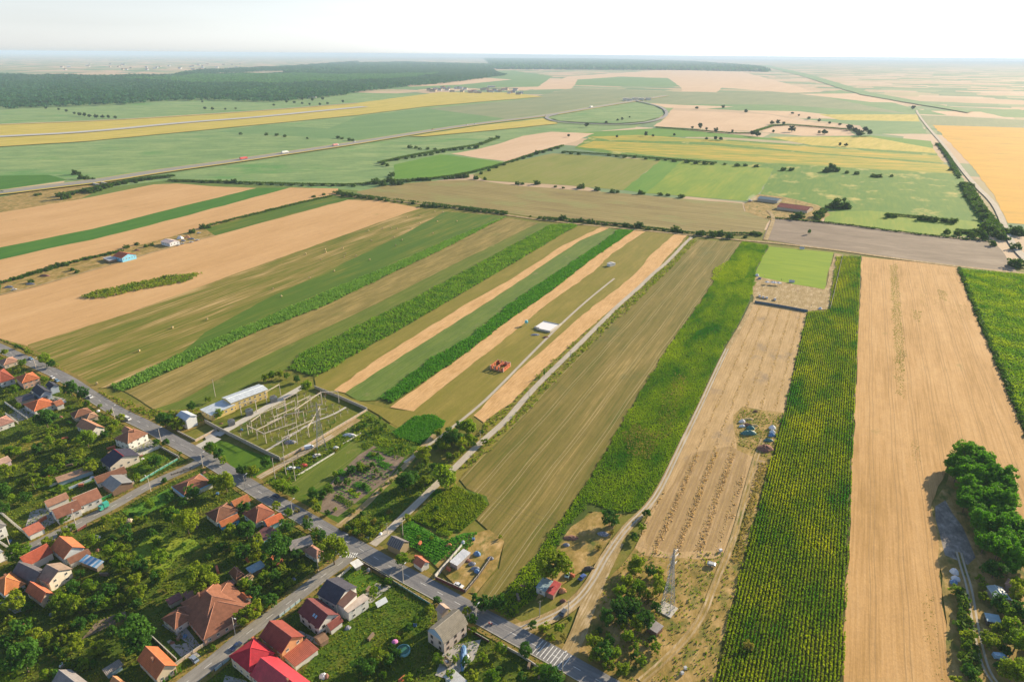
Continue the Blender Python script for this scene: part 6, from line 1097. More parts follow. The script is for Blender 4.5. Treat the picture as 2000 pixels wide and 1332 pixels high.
def gantry(i, a, b, h):
    A, B = P(300+a[0]/4.444, 720+a[1]/4.444), P(300+b[0]/4.444, 720+b[1]/4.444); d = B-A; L = d.length; ang = math.atan2(d.y, d.x)
    root = empty('substation_gantry', (A.x, A.y, GZ), ang, 'concrete and steel gantry, %s from left inside the substation' % ORD[i], 'gantry', 'gantries of the substation')
    for x in (0, L):
        m = MB(); m.tube((x, 0, -.3), (x, 0, h), .26, .17, 6); m.tube((x, 0, h), (x, 0, h+1.6), .09, .05, 5); m.build('post', M_cpole, root)
    m = MB(); n = max(4, int(L/1.2))
    for y in (-.2, .2): m.tube((0, y, h), (L, y, h), .06, n=4)
    m.tube((0, 0, h+.4), (L, 0, h+.4), .06, n=4)
    for k in range(n): x0, x1 = k*L/n, (k+1)*L/n; m.tube((x0, -.2, h), (x1, .2, h), .03, n=3); m.tube((x0, .2, h), (x1, 0, h+.4), .03, n=3); m.tube((x0, 0, h+.4), (x1, -.2, h), .03, n=3)
    m.build('beam', plain('gantry_beam', (.66, .58, .50), .7) if i == 0 else bpy.data.materials['gantry_beam'], root)
    for k in range(3):
        x = L*(k+1)/4; m = MB(); m.lathe([(.05, h-1.4), (.16, h-1.3), (.08, h-1.1), (.16, h-.9), (.08, h-.7), (.16, h-.5), (.05, h-.1)], 6, (x, 0)); m.build('insulator', M_mar_i, root)
M_mar_i = plain('brown_insulator', (.25, .12, .08), .3, 0, .5)
GL = sorted([((985, 312), (1105, 242), 8), ((1145, 372), (1255, 318), 8), ((765, 412), (898, 382), 8), ((935, 492), (1152, 395), 7), ((1040, 430), (1155, 372), 7), ((1240, 470), (1465, 312), 8), ((905, 622), (1145, 500), 6), ((1145, 500), (1310, 470), 7), ((980, 656), (1250, 560), 6.5), ((1130, 722), (1250, 664), 8), ((825, 580), (980, 656), 6), ((1465, 312), (1610, 305), 8), ((1350, 600), (1450, 420), 6), ((1060, 520), (1250, 430), 7), ((1180, 640), (1400, 540), 7), ((1260, 400), (1370, 345), 8), ((1080, 460), (1240, 385), 8), ((1000, 560), (1120, 505), 6), ((1340, 360), (1460, 310), 7), ((860, 560), (940, 500), 7)])
for i, (a, b, h) in enumerate(GL): gantry(i, a, b, h)
rg = random.Random(3); SW = []
for q in scatter_pts([P(452, 838), (P(548, 886)), P(690, 806), P(606, 770)], 6.2, 5.2, 32, (1.2, 1.2), np.random.default_rng(12)):
    x, y = proj((q[0], q[1], 0)); SW.append(((x-300)*4.444, (y-720)*4.444))
SW.sort()
for i, (x, y) in enumerate(SW):
    p = P(300+x/4.444, 720+y/4.444); root = empty('switchgear_post', (p.x, p.y, GZ), .6, 'slim switchgear post, %s from left among the substation gantries' % ORD[i], 'switchgear', 'switchgear posts of the substation')
    m = MB(); m.tube((0, 0, -.3), (0, 0, 2.4), .13, .11, 5); m.box(-.9, .9, -.09, .09, 2.4, 2.56); m.build('stand', M_cpole, root)
    for xx in (-.65, 0, .65): m = MB(); m.lathe([(.06, 2.52), (.14, 2.7), (.07, 2.9), (.14, 3.1), (.07, 3.3), (.13, 3.5), (.03, 3.8)], 6, (xx, 0)); m.build('insulator', M_mar_i, root)
def transformer(x, y, label, s=1.):
    p = P(300+x/4.444, 720+y/4.444); root = empty('transformer', (p.x, p.y, GZ), .62, label, 'transformer'); root.scale = (s, s, s)
    mt = bpy.data.materials.get('transformer_paint') or plain('transformer_paint', (.17, .21, .24), .5)
    m = MB(); m.box(-3.4, 3.4, -2.6, 2.6, -.3, .12); m.build('pad', M_conc, root)
    m = MB(); m.box(-2, 2, -1, 1, .3, 3); m.box(-2.1, 2.1, -1.1, 1.1, 3, 3.15); m.build('tank', mt, root)
    m = MB()
    for k in range(10):
        for s_ in (-1, 1): m.box(-1.9+k*.4, -1.72+k*.4, s_*1.02 if s_ > 0 else -1.7, 1.7 if s_ > 0 else -1.02, .5, 2.8)
    m.build('radiator', M_grey, root); m = MB(); m.tube((-1.6, .5, 3.9), (1.2, .5, 3.9), .38, n=10); m.tube((0, .5, 3.1), (0, .5, 3.7), .1); m.build('conservator', mt, root)
    for k in range(3): m = MB(); m.lathe([(.1, 3.15), (.2, 3.3), (.1, 3.5), (.2, 3.7), (.1, 3.9), (.2, 4.1), (.05, 4.6)], 7, (-1.2+k*1.2, -.4)); m.build('bushing', M_mar_i, root)
transformer(835, 405, 'dark grey transformer in front of the yellow building'); transformer(1045, 292, 'farther dark grey transformer near the end of the yellow building'); transformer(680, 495, 'low transformer on a pale pad near the substation gate', .9)
def find_h(p): return 8.2
LP = [(72, 724), (315, 864), (397, 914), (480, 958), (572, 1008), (673, 1076), (788, 1138), (930, 1218), (1098, 1316), (622, 1116), (460, 1240), (295, 961), (148, 1024), (22, 1074), (225, 820)]
PW = ['at the far bend of the main road', 'beside the tall white walled house', 'at the mouth of the west street', 'beside the service lane mouth', 'above the long grey shed', 'at the zebra crossing corner', 'across the road from the tiny hut', 'behind the grey mansard house', 'beside the raised zebra crossing', 'leaning by the small brown cottage', 'in front of the large brown hipped house', 'halfway along the west street', 'in front of the long white house', 'at the left end of the west street', 'near the parked white van']
poles = []
for (x, y), w_ in zip(LP, PW):
    p = P(x, y); e, t, d, q = min((near_t(W, p) for W in (WM, W1, W2)), key=lambda a: a[0]); n = (q-p).normalized(); ang = math.atan2(n.y, n.x)
    root = empty('street_lamp', (p.x, p.y, GZ), ang, 'concrete street lamp '+w_, 'street lamp', 'street lamps along the village roads')
    m = MB(); m.box(-.22, .22, -.22, .22, -.3, .3); m.tube((0, 0, 0), (0, 0, 8.2), .17, .11, 7); m.build('pole', M_cpole, root)
    m = MB(); m.tube((0, 0, 7.9), (1.5, 0, 8.5), .06, n=5); m.build('arm', M_grey, root); m = MB(); m.prism([(1.3, 8.42), (2.2, 8.55), (2.2, 8.68), (1.3, 8.62)], -.16, .16); m.build('lamp_head', M_white, root); poles.append((p, t))
UP = [(1113, 706, 'beside the stubble strip on the gravel track', 8), (1033, 781, 'on the gravel track near the brown field', 8), (938, 868, 'in the bushes at the gravel track bend', 8), (787, 1046, 'above the vegetable rows', 8.5), (757, 1044, 'at the edge of the village meadow', 6), (1054, 1206, 'left of two by the sandy lane', 8), (1109, 1206, 'right of two by the sandy lane', 8), (1345, 474, 'at the far end of the gravel track', 8), (538, 938, 'left of three by the service lane', 13), (559, 929, 'middle of three by the service lane', 14), (577, 940, 'right of three by the service lane', 12), (421, 776, 'behind the yellow substation building', 12), (1427, 460, 'in the hedge behind the long strips', 8)]
for x, y, w_, h in UP:
    p = P(x, y); root = empty('utility_pole', (p.x, p.y, GZ), .5, 'tall utility pole '+w_, 'utility pole', 'utility poles')
    m = MB(); m.tube((0, 0, -.3), (0, 0, h), .2, .12, 7); m.build('pole', M_cpole, root); m = MB(); m.box(-1.1, 1.1, -.07, .07, h-.5, h-.36); m.build('crossarm', M_wood, root)
    for s in (-1, 0, 1): m = MB(); m.lathe([(.05, h-.36), (.09, h-.3), (.05, h-.2), (.08, h-.12), (.02, h-.05)], 6, (s*.95, 0)); m.build('insulator', M_mar_i, root)
def wire(name, a, b, sag, label):
    m = MB(); pts = [a+(b-a)*(i/10)-Vector((0, 0, sag*4*(i/10)*(1-i/10))) for i in range(11)]
    for p, q in zip(pts[:-1], pts[1:]): m.tube(p, q, .03, n=3)
    tag(m.build(name, M_dark), label, 'wire', 'overhead wires')
mp = sorted([(t, p) for p, t in poles[:9]], key=lambda a: a[0])
for i, ((t0, a), (t1, b)) in enumerate(zip(mp[:-1], mp[1:])): wire('overhead_wire', Vector((a.x, a.y, 8.3)), Vector((b.x, b.y, 8.3)), 1.2, 'thin overhead wire, %s span from left between the main road lamps' % ORD[i])
for i, (z_, l_) in enumerate(((.72, 'lowest'), (.83, 'middle'), (.93, 'topmost'))): wire('overhead_wire', pA+Vector((2, 0, hA*z_)), pB+Vector((-2, 0, hB*z_)), 9, '%s long wire between the two lattice pylons' % l_)
# ------------------------------------------------------------------ vehicles
_pm = {}
def paint(c):
    if c not in _pm: g = NG('car_paint'); g.b.inputs['Roughness'].default_value = .25; g.b.inputs['Specular IOR Level'].default_value = .5; g.b.inputs['Coat Weight'].default_value = .4; n = g.noise(g.co(), 2, 3); _pm[c] = g.out(g.scale(c, g.math('MULTIPLY_ADD', n, .1, .95)))
    return _pm[c]
M_tyre = plain('tyre_rubber', (.02, .02, .02), .9); M_hub = plain('wheel_hub', (.35, .35, .36), .4, .6)
def wheel(root, x, y, r=.32):
    m = MB(); m.tube((x, y-.11, r), (x, y+.11, r), r, n=12); o = m.build('wheel', M_tyre, root); k = MB(); k.tube((x, y-.12, r), (x, y+.12, r), r*.55, n=8); k.build('hub', M_hub, o)
def car(px, py, c, label, rz=None, W=None, kind='car', s=1., z=GZ+.1, cat=None, flip=False):
    p = P(px, py)
    if W is not None: e, t, d, q = near_t(W, p); rz = math.atan2(d.y, d.x)+(math.pi if flip else 0)
    root = empty('parked_car' if kind == 'car' else kind, (p.x, p.y, z), rz or 0, label, cat or ('car' if kind == 'car' else 'van')); root.scale = (s, s, s); m = MB()
    if kind == 'car':
        body = [(-2.1, .35), (2.1, .35), (2.15, .6), (2.0, .78), (1.1, .92), (-1.75, .95), (-2.12, .8)]; cab = [(-1.6, .93), (.95, .9), (.35, 1.42), (-1.05, 1.45)]; hw = .86
    else: body = [(-2.5, .4), (2.4, .4), (2.5, .8), (2.1, 1.15), (1.6, 1.2), (-2.5, 1.2)]; cab = [(-2.48, 1.18), (1.75, 1.18), (1.15, 1.95), (-2.4, 2.0)]; hw = .95
    m.prism(body, -hw, hw); m.prism([(x, z_) for x, z_ in cab], -hw+.14, hw-.14) if kind != 'car' else m.prism([(-1.05, 1.40), (.35, 1.38), (.3, 1.47), (-1.0, 1.50)], -hw+.16, hw-.16); m.build('body', paint(c), root)
    g = MB(); g.prism([(x*.98, z_) for x, z_ in cab] if kind == 'car' else [(.6, 1.25), (1.8, 1.22), (1.22, 1.85), (.6, 1.88)], -hw+(.13 if kind == 'car' else .1), hw-(.13 if kind == 'car' else .1)); g.build('windows', M_glass, root)
    for x in (-1.35, 1.3): wheel(root, x, -hw+.05); wheel(root, x, hw-.05)
    for y in (-.6, .6): m = MB(); x1 = 2.12 if kind == 'car' else 2.46; m.box(x1-.05, x1+.02, y-.16, y+.16, .58, .72); m.build('headlight', M_white, root)
    return root
WC = (.74, .74, .75); BC = (.20, .34, .52); DB = (.03, .05, .12)
car(103, 740, WC, 'white car parked on the verge near the road bend', W=WM); car(112, 746, BC, 'pale blue car parked behind the white one near the road bend', W=WM); car(61, 703, BC, 'blue car in tree shade at the far bend', W=WM); car(177, 778, WC, 'white car parked by the trees on the main road', W=WM)
car(250, 821, WC, 'white van parked on the verge of the main road', W=WM, kind='parked_van'); car(540, 972, DB, 'dark blue car driving past the roadside trees', W=WM, z=ZR+.02, flip=True); car(462, 1266, DB, 'dark blue car parked beside the crimson house', W=W1); car(380, 1291, (.25, .30, .38), 'grey car in shade in front of the driveways', rz=2.5)
car(896, 1147, WC, 'white car parked inside the walled yard', rz=-.55); car(1109, 1125, (.45, .62, .66), 'pale teal car by the big tree near the red roof', rz=1.2); car(1137, 1131, (.05, .09, .28), 'dark blue tractor-like van on the sandy yard', rz=.9); car(1100, 1200, (.08, .09, .11), 'black car parked between two utility poles', rz=1.1)
car(604, 877, (.55, .62, .75), 'pale blue van parked behind the substation wall', rz=.5, kind='parked_van'); car(569, 918, WC, 'white car parked among junk by the service lane', rz=.3); car(619, 893, (.62, .58, .56), 'stripped pale car by the white kerb wall', rz=.7)
car(1952, 1287, (.35, .55, .78), 'pale blue van parked under trees at the right edge', rz=-.1, kind='parked_van')
for i, (x, y) in enumerate(((1483, 581), (1490, 583), (1497, 584), (1513, 587))): car(x, y, WC, 'white car, %s from left in front of the banner fence' % ORD[i], rz=1.4, s=1.05)
for i, (x, y) in enumerate(((348, 481), (356, 478), (374, 475), (386, 471), (389, 457), (28, 568))): car(x, y, WC, 'white car, %s around the white farmhouse yards' % ('far left one' if i == 5 else ORD[i]+' along the track'), rz=.6, s=1.05)
def truck(px, py, c1, c2, label, flip=False, L=12.5, W=WMo, off=5.5, z=3.05, s=1.):
    p = P(px, py, 3); e, t, d, q = near_t(W, p); n = Vector((-d.y, d.x, 0)); q = q+n*off*(1 if flip else -1); root = empty('truck', (q.x, q.y, z), math.atan2(d.y, d.x)+(math.pi if flip else 0), label, 'truck'); root.scale = (s, s, s)
    m = MB(); m.box(-L, -.3, -1.25, 1.25, 1.1, 4.0); m.box(-L-.05, -.25, -1.28, 1.28, 3.7, 3.8); m.build('trailer', paint(c1), root); m = MB(); m.prism([(.1, .6), (2.3, .6), (2.4, 1.6), (2.0, 3.3), (.1, 3.5)], -1.2, 1.2); m.build('cab', paint(c2), root)
    m = MB(); m.prism([(1.6, 2.0), (2.33, 2.0), (2.1, 3.0), (1.6, 3.05)], -1.23, 1.23); m.build('windscreen', M_glass, root)
    for x in (-L+1.5, -L+2.8, -L+4.1, -1.0, 1.4):
        for y in (-1.05, 1.05): wheel(root, x, y, .5)
truck(500, 313, (.62, .10, .10), (.62, .10, .10), 'red truck leftmost on the motorway', s=1.2); truck(572, 300, (.74, .74, .74), (.74, .74, .74), 'white box truck on the motorway', s=1.2); truck(664, 285, (.60, .25, .25), WC, 'red and white truck on the motorway', s=1.2); truck(1162, 211, (.74, .74, .74), WC, 'white truck near the motorway interchange', s=1.8)
truck(214, 995, (.06, .42, .32), (.06, .42, .32), 'small green truck standing on the west street', W=W2, off=1.2, L=3.2, z=ZR+.02, s=.8)
for i, (x, y, c) in enumerate(((693, 280, WC), (845, 256, (.5, .25, .12)), (912, 247, WC), (928, 245, (.6, .6, .62)), (1066, 228, WC), (1300, 219, (.3, .3, .33)))): car(x, y, c, 'small car, %s from left on the far motorway' % ORD[i], W=WMo, s=1.7, z=3.1)
# rider on a scooter on the main road
p = P(958, 1222); e, t, d, q = near_t(WM, p); root = empty('motor_scooter', (p.x, p.y, ZR+.02), math.atan2(d.y, d.x), 'scooter on the main road below the mansard house', 'scooter')
for x in (-.6, .65): wheel(root, x, 0, .24)
m = MB(); m.prism([(-.85, .35), (.3, .3), (.55, .95), (.45, 1.0), (.2, .45), (-.1, .45), (-.2, .75), (-.85, .78)], -.14, .14); m.tube((.52, -.3, 1.02), (.52, .3, 1.02), .025); m.build('body', paint((.5, .06, .05)), root)
def person(x, y, z, rz, label, pose, c1, c2, skin=(.45, .28, .2)):
    J = {'stand': [(0, 0, .95, .15), (0, 0, 1.15, .14), (0, 0, 1.4, .17), (0, 0, 1.52, .06), (0, 0, 1.68, .11), (0, .1, .5, .075), (0, .12, .06, .05), (.12, .13, .03, .045), (0, -.1, .5, .075), (0, -.12, .06, .05), (.12, -.13, .03, .045), (0, .22, 1.42, .06), (.02, .27, 1.12, .045), (.06, .27, .86, .035), (0, -.22, 1.42, .06), (.02, -.27, 1.12, .045), (.06, -.27, .86, .035)],
         'sit': [(-.35, 0, .85, .16), (-.32, 0, 1.05, .15), (-.26, 0, 1.3, .17), (-.22, 0, 1.42, .06), (-.18, 0, 1.58, .11), (.05, .16, .82, .085), (.12, .17, .42, .055), (.25, .17, .38, .045), (.05, -.16, .82, .085), (.12, -.17, .42, .055), (.25, -.17, .38, .045), (-.24, .22, 1.32, .06), (.05, .28, 1.12, .045), (.44, .26, 1.05, .035), (-.24, -.22, 1.32, .06), (.05, -.28, 1.12, .045), (.44, -.26, 1.05, .035)]}[pose]
    E = [(0, 1), (1, 2), (2, 3), (3, 4), (0, 5), (5, 6), (6, 7), (0, 8), (8, 9), (9, 10), (2, 11), (11, 12), (12, 13), (2, 14), (14, 15), (15, 16)]
    me = bpy.data.meshes.new('person'); me.from_pydata([j[:3] for j in J], E, []); o = link('person', me, None, (x, y, z), rz); sk = o.modifiers.new('s', 'SKIN'); me.skin_vertices[0].data[0].use_root = True
    for i, j in enumerate(J): me.skin_vertices[0].data[i].radius = (j[3], j[3])
    o.modifiers.new('u', 'SUBSURF').levels = 1
    g = NG('clothes'); s = g.n('ShaderNodeSeparateXYZ'); g.set(s.inputs[0], g.co()); lo = .78 if pose == 'sit' else .95; nk = 1.4 if pose == 'sit' else 1.5
    cc = g.mix(g.math('GREATER_THAN', s.outputs[2], lo+.05), c2, c1); cc = g.mix(g.math('GREATER_THAN', s.outputs[2], nk), cc, skin); me.materials.append(g.out(cc)); tag(o, label, 'person')
    m = MB(); hz = J[4]; m.lathe([(.12, -.02), (.125, .05), (.09, .12), (.02, .14)], 8); m.build('hair', M_dark, o, (hz[0]-.02, 0, hz[2]+.02)); return o
person(p.x, p.y, ZR+.02, math.atan2(d.y, d.x), 'rider in a pale shirt sitting on the scooter on the main road', 'sit', (.6, .55, .5), (.08, .1, .2))
PP = [(1478, 548, (.6, .1, .1)), (1486, 545, (.1, .2, .5)), (1493, 541, (.7, .7, .7)), (1526, 549, (.1, .1, .12)), (1552, 568, (.6, .35, .12)), (1558, 571, (.35, .12, .1)), (1584, 566, (.7, .6, .5)), (1546, 593, (.2, .05, .05)), (1584, 600, (.12, .12, .14)), (1622, 573, (.75, .72, .7))]
for i, (x, y, c) in enumerate(sorted(PP)):
    q = P(x, y); o = person(q.x, q.y, GZ+.05, i*1.3, 'standing person, %s from left on the sports yard' % ORD[i], 'stand', c, (.08, .08, .1)); o['group'] = 'people on the sports yard'
# ------------------------------------------------------------------ bales, heaps and small things
M_hay = plain('hay', (.50, .38, .19), .95, var=.35, sc_=6); me = MB(); me.lathe([(.2, -.7), (.85, -.68), (.9, -.55), (.92, 0), (.9, .55), (.85, .68), (.2, .7)], 16); bale = me.mesh('hay_bale', M_hay)
BA = [(1065, 270), (983, 285), (1163, 247), (1217, 250), (1065, 322), (1180, 310), (1307, 308), (823, 356), (878, 355), (918, 357), (1012, 355), (733, 372), (1152, 388), (900, 415), (752, 435), (950, 432), (910, 467), (450, 495), (455, 510), (565, 487), (325, 522), (583, 520), (652, 535), (575, 543), (422, 560), (740, 560), (510, 635), (350, 678), (112, 750), (165, 800)]
BP = [(500+x/3.333, 341+y/3.333) for x, y in BA]+[(x/3.333, 341+y/3.333) for x, y in ((1832, 800), (1350, 950), (1125, 1003), (907, 1155))]+[(190, 752)]; BP.sort()
for i, (x, y) in enumerate(BP):
    p = P(x, y); o = link('hay_bale', bale, None, (p.x, p.y, GZ+.8), 0); o.rotation_euler = (math.pi/2, 0, rg.uniform(0, 3)); s = .85; o.scale = (s, s, s); tag(o, 'round hay bale, %s from left on the mown hay meadow' % ORD[i], 'hay bale', 'round hay bales on the hay meadow')
def heap(px, py, rx, ry, h, mat, label, name='heap', cat='heap', rz=0., seed=1, n=14, rough=.22):
    r = random.Random(seed); vs = [(0, 0, h)]; fs_ = []; ph = [r.random()*6 for _ in range(4)]
    for k in range(1, 6):
        for i in range(n):
            t = 2*math.pi*i/n; q = k/5; j = 1+rough*(math.sin(2*t+ph[0])+.6*math.sin(3*t+ph[1]+k)+.5*math.sin(5*t+ph[2]))*.5; vs.append((rx*q*j*math.cos(t), ry*q*j*math.sin(t), h*(1-q**2.2)*(1+rough*r.uniform(-.6, .6))-(.3 if k == 5 else 0)))
    fs_ += [(0, 1+i, 1+(i+1) % n) for i in range(n)]
    for k in range(4):
        for i in range(n): fs_.append((1+k*n+i, 1+(k+1)*n+i, 1+(k+1)*n+(i+1) % n, 1+k*n+(i+1) % n))
    p = P(px, py); me = bpy.data.meshes.new(name); me.from_pydata(vs, [], fs_); me.materials.append(mat); o = link(name, me, None, (p.x, p.y, GZ), rz); tag(o, label, cat); return o
T_teal = plain('teal_tarpaulin', (.05, .17, .17), .5, 0, .4, .2); T_white = plain('white_tarpaulin', (.66, .66, .70), .5, var=.15); T_blue = plain('blue_tarpaulin', (.10, .22, .42), .5, var=.25); T_soil = plain('brushwood', (.22, .11, .08), .95, var=.45, sc_=2); T_junk = NG('mixed_junk'); g = T_junk
T_junk = g.out(g.ramp(g.noise(g.co(), 1.6, 5, .8), [(0, (.05, .05, .06)), (.4, (.25, .20, .16)), (.55, (.16, .22, .34)), (.62, (.60, .58, .56)), (.72, (.42, .16, .12))]))
for a in ((1449, 825, 2, 1.6, 1.6, T_white, 'white tarpaulin heap on the stubble field'), (1462, 820, 3.2, 1.4, .9, M_hay, 'yellow straw heap at the top of the covered stacks'), (1459, 832, 3.5, 1.6, 1.3, T_soil, 'brown heap between the covered stacks'), (1449, 834, 2, 1.3, 1.2, T_white, 'pale stack left of the teal covered stack'), (1473, 833, 2.6, 1.2, 1.0, M_hay, 'straw bundle right of the covered stacks'), (1466, 838, 2.6, 1.8, 1.8, T_teal, 'small teal tarpaulin stack'), (1462, 848, 4.6, 2.2, 2.2, T_teal, 'large dark teal tarpaulin stack'), (1475, 805, 1.6, 1, 1.0, T_soil, 'small dark heap alone on the grass patch'),
          (1508, 838, 2, 2, 2.0, T_white, 'white wrapped stack by the sunflower strip'), (1508, 846, 1.8, 1.2, 1.6, T_white, 'second white wrapped stack'), (1507, 852, 2.2, 1.5, 1.8, T_blue, 'dark blue covered stack below the white ones'), (1500, 862, 2.8, 1.5, 1.4, T_teal, 'green covered pile above the brushwood'), (1494, 878, 4.6, 4.2, 2.3, T_soil, 'big round heap of reddish brushwood'),
          (1863, 1119, 1.6, 2.0, 1.8, T_white, 'white wrapped bale at the edge of the wheat'), (1866, 1132, 1.8, 1.6, 1.4, T_white, 'crumpled white sheet below the wrapped bale'), (1862, 1139, 1.8, 1.5, 1.2, T_blue, 'blue covered heap below the crumpled sheet'), (683, 852, 4.2, 1.6, 1.4, T_white, 'heap of white sacks beside the allotments'), (656, 876, 2.2, 1.3, 1.0, T_white, 'small pale heap next to the substation pylon'),
          (593, 911, 2.6, 1.4, 1.3, plain('red_scrap', (.42, .05, .04), .6), 'red scrap heap by the service lane'), (583, 915, 1.8, 1.2, .8, T_junk, 'junk heap left of the red scrap'), (567, 866, 3.4, 2, 1.7, T_junk, 'tangle of spare insulators in the substation corner'), (604, 1273, 1, 1, .4, T_junk, 'small junk heap behind the brown shed'), (597, 1276, 3.5, 1.6, 1.2, T_junk, 'heap of pipes and boards beside the terrace roof'),
          (905, 1284, 1.4, 6, 1.0, T_blue, 'long pale blue cover in the yard of the mansard house'), (932, 1084, 1.8, 1.4, 1.6, T_blue, 'blue drum pile in the walled yard'), (922, 1103, 1.8, 1.3, 1.1, T_junk, 'scrap heap in the middle of the walled yard'), (928, 1112, 2, 1.2, 1.1, T_junk, 'lower scrap heap of the walled yard'), (932, 1118, 1.4, 1.2, 1.2, T_blue, 'blue sacks by the fence of the walled yard'), (958, 1092, 1.5, 1.2, 1.0, T_junk, 'junk at the corner of the dark mesh fence'), (912, 1096, 2, 1.5, .8, T_soil, 'brown rubble under the white metal canopy'),
          (877, 1067, 1.5, 1.2, 1.2, plain('orange_junk', (.52, .2, .08), .8), 'orange heap behind the walled yard'), (1106, 1066, 1.6, 1.2, 1.1, T_junk, 'junk heap at the edge of the soil yard'), (1115, 1052, 3.5, 2, 1.0, T_soil, 'rubble band along the green crop'), (1178, 1045, 3, 1.6, 1.3, T_junk, 'machinery parts in tree shade on the soil yard'), (1098, 1155, 1.6, 1.4, 1.3, plain('orange_box', (.52, .24, .12), .8), 'orange brown crate stack beside the red roof'), (1150, 1112, 2.4, 1.3, 1.2, W_dark, 'dark shed remains on the soil yard'),
          (88, 540, 5, 2, 1.6, T_soil, 'brown earth heap in the farm strip'), (60, 556, 4, 1.6, 1.2, T_junk, 'junk heap in the farm strip'), (18, 562, 4, 1.8, 1.5, T_junk, 'junk heap at the left end of the farm strip'), (352, 467, 4.5, 2.4, 3.2, T_white, 'white stacks behind the white farmhouse'), (366, 465, 3.6, 2, 2.4, plain('orange_tarpaulin', (.62, .3, .16), .6), 'orange cover in the farmyard clutter'), (358, 472, 3.6, 1.6, 1.8, T_junk, 'scrap rows beside the white farmhouse'), (374, 468, 4, 1.8, 1.5, T_junk, 'scrap at the right end of the farmyard'), (268, 490, 4, 2, 1.4, T_soil, 'dark heap right of the bright blue farmhouse'),
          (252, 1019, 2.2, 1.6, 1.2, plain('building_stone', (.5, .38, .28), .9, var=.3, sc_=3), 'pile of pale stones in the garden'), (1478, 540, 2.2, 1.6, 2.4, T_white, 'white tent at the corner of the sports pitch'), (1483, 546, 2, 1.5, 1.8, T_junk, 'clutter beside the white tent'), (1602, 604, 2, 1.4, 1.4, T_white, 'white sacks at the lower right of the sports yard'), (990, 710, 3, 1.2, .8, M_conc, 'concrete blocks beside the roofless brick house'), (1045, 655, 4, 1.6, .8, T_junk, 'building rubble in front of the white slab'), (1066, 660, 3, 1.4, .8, T_soil, 'second rubble heap in front of the white slab')):
    heap(a[0], a[1], a[2], a[3], a[4], a[5], a[6], seed=int(a[0]))
def parasol(x, y, label):
    p = P(x, y); root = empty('canopy_tent', (p.x, p.y, GZ), .3, label, 'tent', 'white canopies on the sports yard')
    m = MB(); m.add([(-1.8, -1.8, 2.2), (1.8, -1.8, 2.2), (1.8, 1.8, 2.2), (-1.8, 1.8, 2.2), (0, 0, 3.2), (-1.8, -1.8, 1.95), (1.8, -1.8, 1.95), (1.8, 1.8, 1.95), (-1.8, 1.8, 1.95)], [(0, 1, 4), (1, 2, 4), (2, 3, 4), (3, 0, 4), (5, 6, 1, 0), (6, 7, 2, 1), (7, 8, 3, 2), (8, 5, 0, 3)]); m.build('cover', T_white, root)
    for a, b in ((1, 1), (1, -1), (-1, 1), (-1, -1)): m = MB(); m.tube((a*1.7, b*1.7, 0), (a*1.7, b*1.7, 2.1), .05); m.build('leg', M_grey, root)
for i, x in enumerate((1498, 1509, 1513, 1521)): parasol(x, 556+i*.6, 'white canopy tent, %s from left on the sports yard' % ORD[i])
# round pool, frames and small garden things
p = P(788, 1274); root = empty('round_pool', (p.x, p.y, GZ), 0, 'round above ground pool with green water and a teal rim', 'pool')
m = MB(); m.lathe([(2.5, -.2), (2.5, 1.1), (2.35, 1.12), (2.35, .2)], 28); m.build('wall', plain('pool_liner', (.22, .50, .55), .4), root); m = MB(); m.lathe([(.01, .85), (2.34, .851)], 28); m.build('water', plain('pool_water', (.04, .14, .09), .05, 0, .6, .1), root)
m = MB(); [m.tube((2.5*math.cos(i*.785), 2.5*math.sin(i*.785), -.2), (2.5*math.cos(i*.785), 2.5*math.sin(i*.785), 1.25), .06) for i in range(8)]; m.build('frame', M_grey, root)
p = P(772, 1262); root = empty('garden_parasol', (p.x, p.y, GZ), 0, 'small pink and violet parasol beside the pool', 'parasol'); m = MB(); m.lathe([(1.2, 1.9), (.8, 2.25), (.05, 2.5)], 10); m.build('cover', plain('pink_fabric', (.55, .18, .42), .8), root); m = MB(); m.tube((0, 0, 0), (0, 0, 2.4), .04); m.build('pole', M_grey, root)
p = P(748, 1184); root = empty('solar_panel', (p.x, p.y, GZ), .75, 'pale framed solar panel standing in the rough meadow', 'solar panel'); Mx = Matrix.Rotation(.7, 4, 'X')
m = MB(); m.box(-2.4, 2.4, -.05, 2.2, 0, .08, Matrix.Translation((0, 0, .5)) @ Mx); m.build('panel', plain('panel_glass', (.60, .64, .66), .25), root)
for x in (-2, 2): m = MB(); m.tube((x, .1, 0), (x, .1, .6), .05); m.tube((x, 1.5, 0), (x, 1.5, 1.8), .05); m.build('leg', M_grey, root)
p = P(718, 1122); root = empty('garden_swing', (p.x, p.y, GZ), .5, 'wooden garden swing on the lawn beside the pavilion', 'swing'); m = MB()
for x in (-1.5, 1.5): m.tube((x, -.9, 0), (x, 0, 2.2), .06); m.tube((x, .9, 0), (x, 0, 2.2), .06)
m.tube((-1.5, 0, 2.2), (1.5, 0, 2.2), .07); m.build('frame', M_wood, root); m = MB(); m.box(-.7, .7, -.25, .25, .5, .58); m.tube((-.6, 0, .55), (-.6, 0, 2.15), .02); m.tube((.6, 0, .55), (.6, 0, 2.15), .02); m.build('seat', M_wood, root)
p = P(872, 1297); root = empty('farm_trailer', (p.x, p.y, GZ), -.9, 'yellow sided farm trailer loaded with scrap in the yard', 'trailer'); My = plain('yellow_boards', (.58, .45, .26), .7)
m = MB(); m.box(-2, 2, -1, 1, .7, .8); [m.box(*b, .8, 1.5) for b in ((-2, 2, -1, -.93), (-2, 2, .93, 1), (-2, -1.93, -.93, .93), (1.93, 2, -.93, .93))]; m.tube((2, 0, .6), (3.4, 0, .4), .06); m.build('box', My, root)
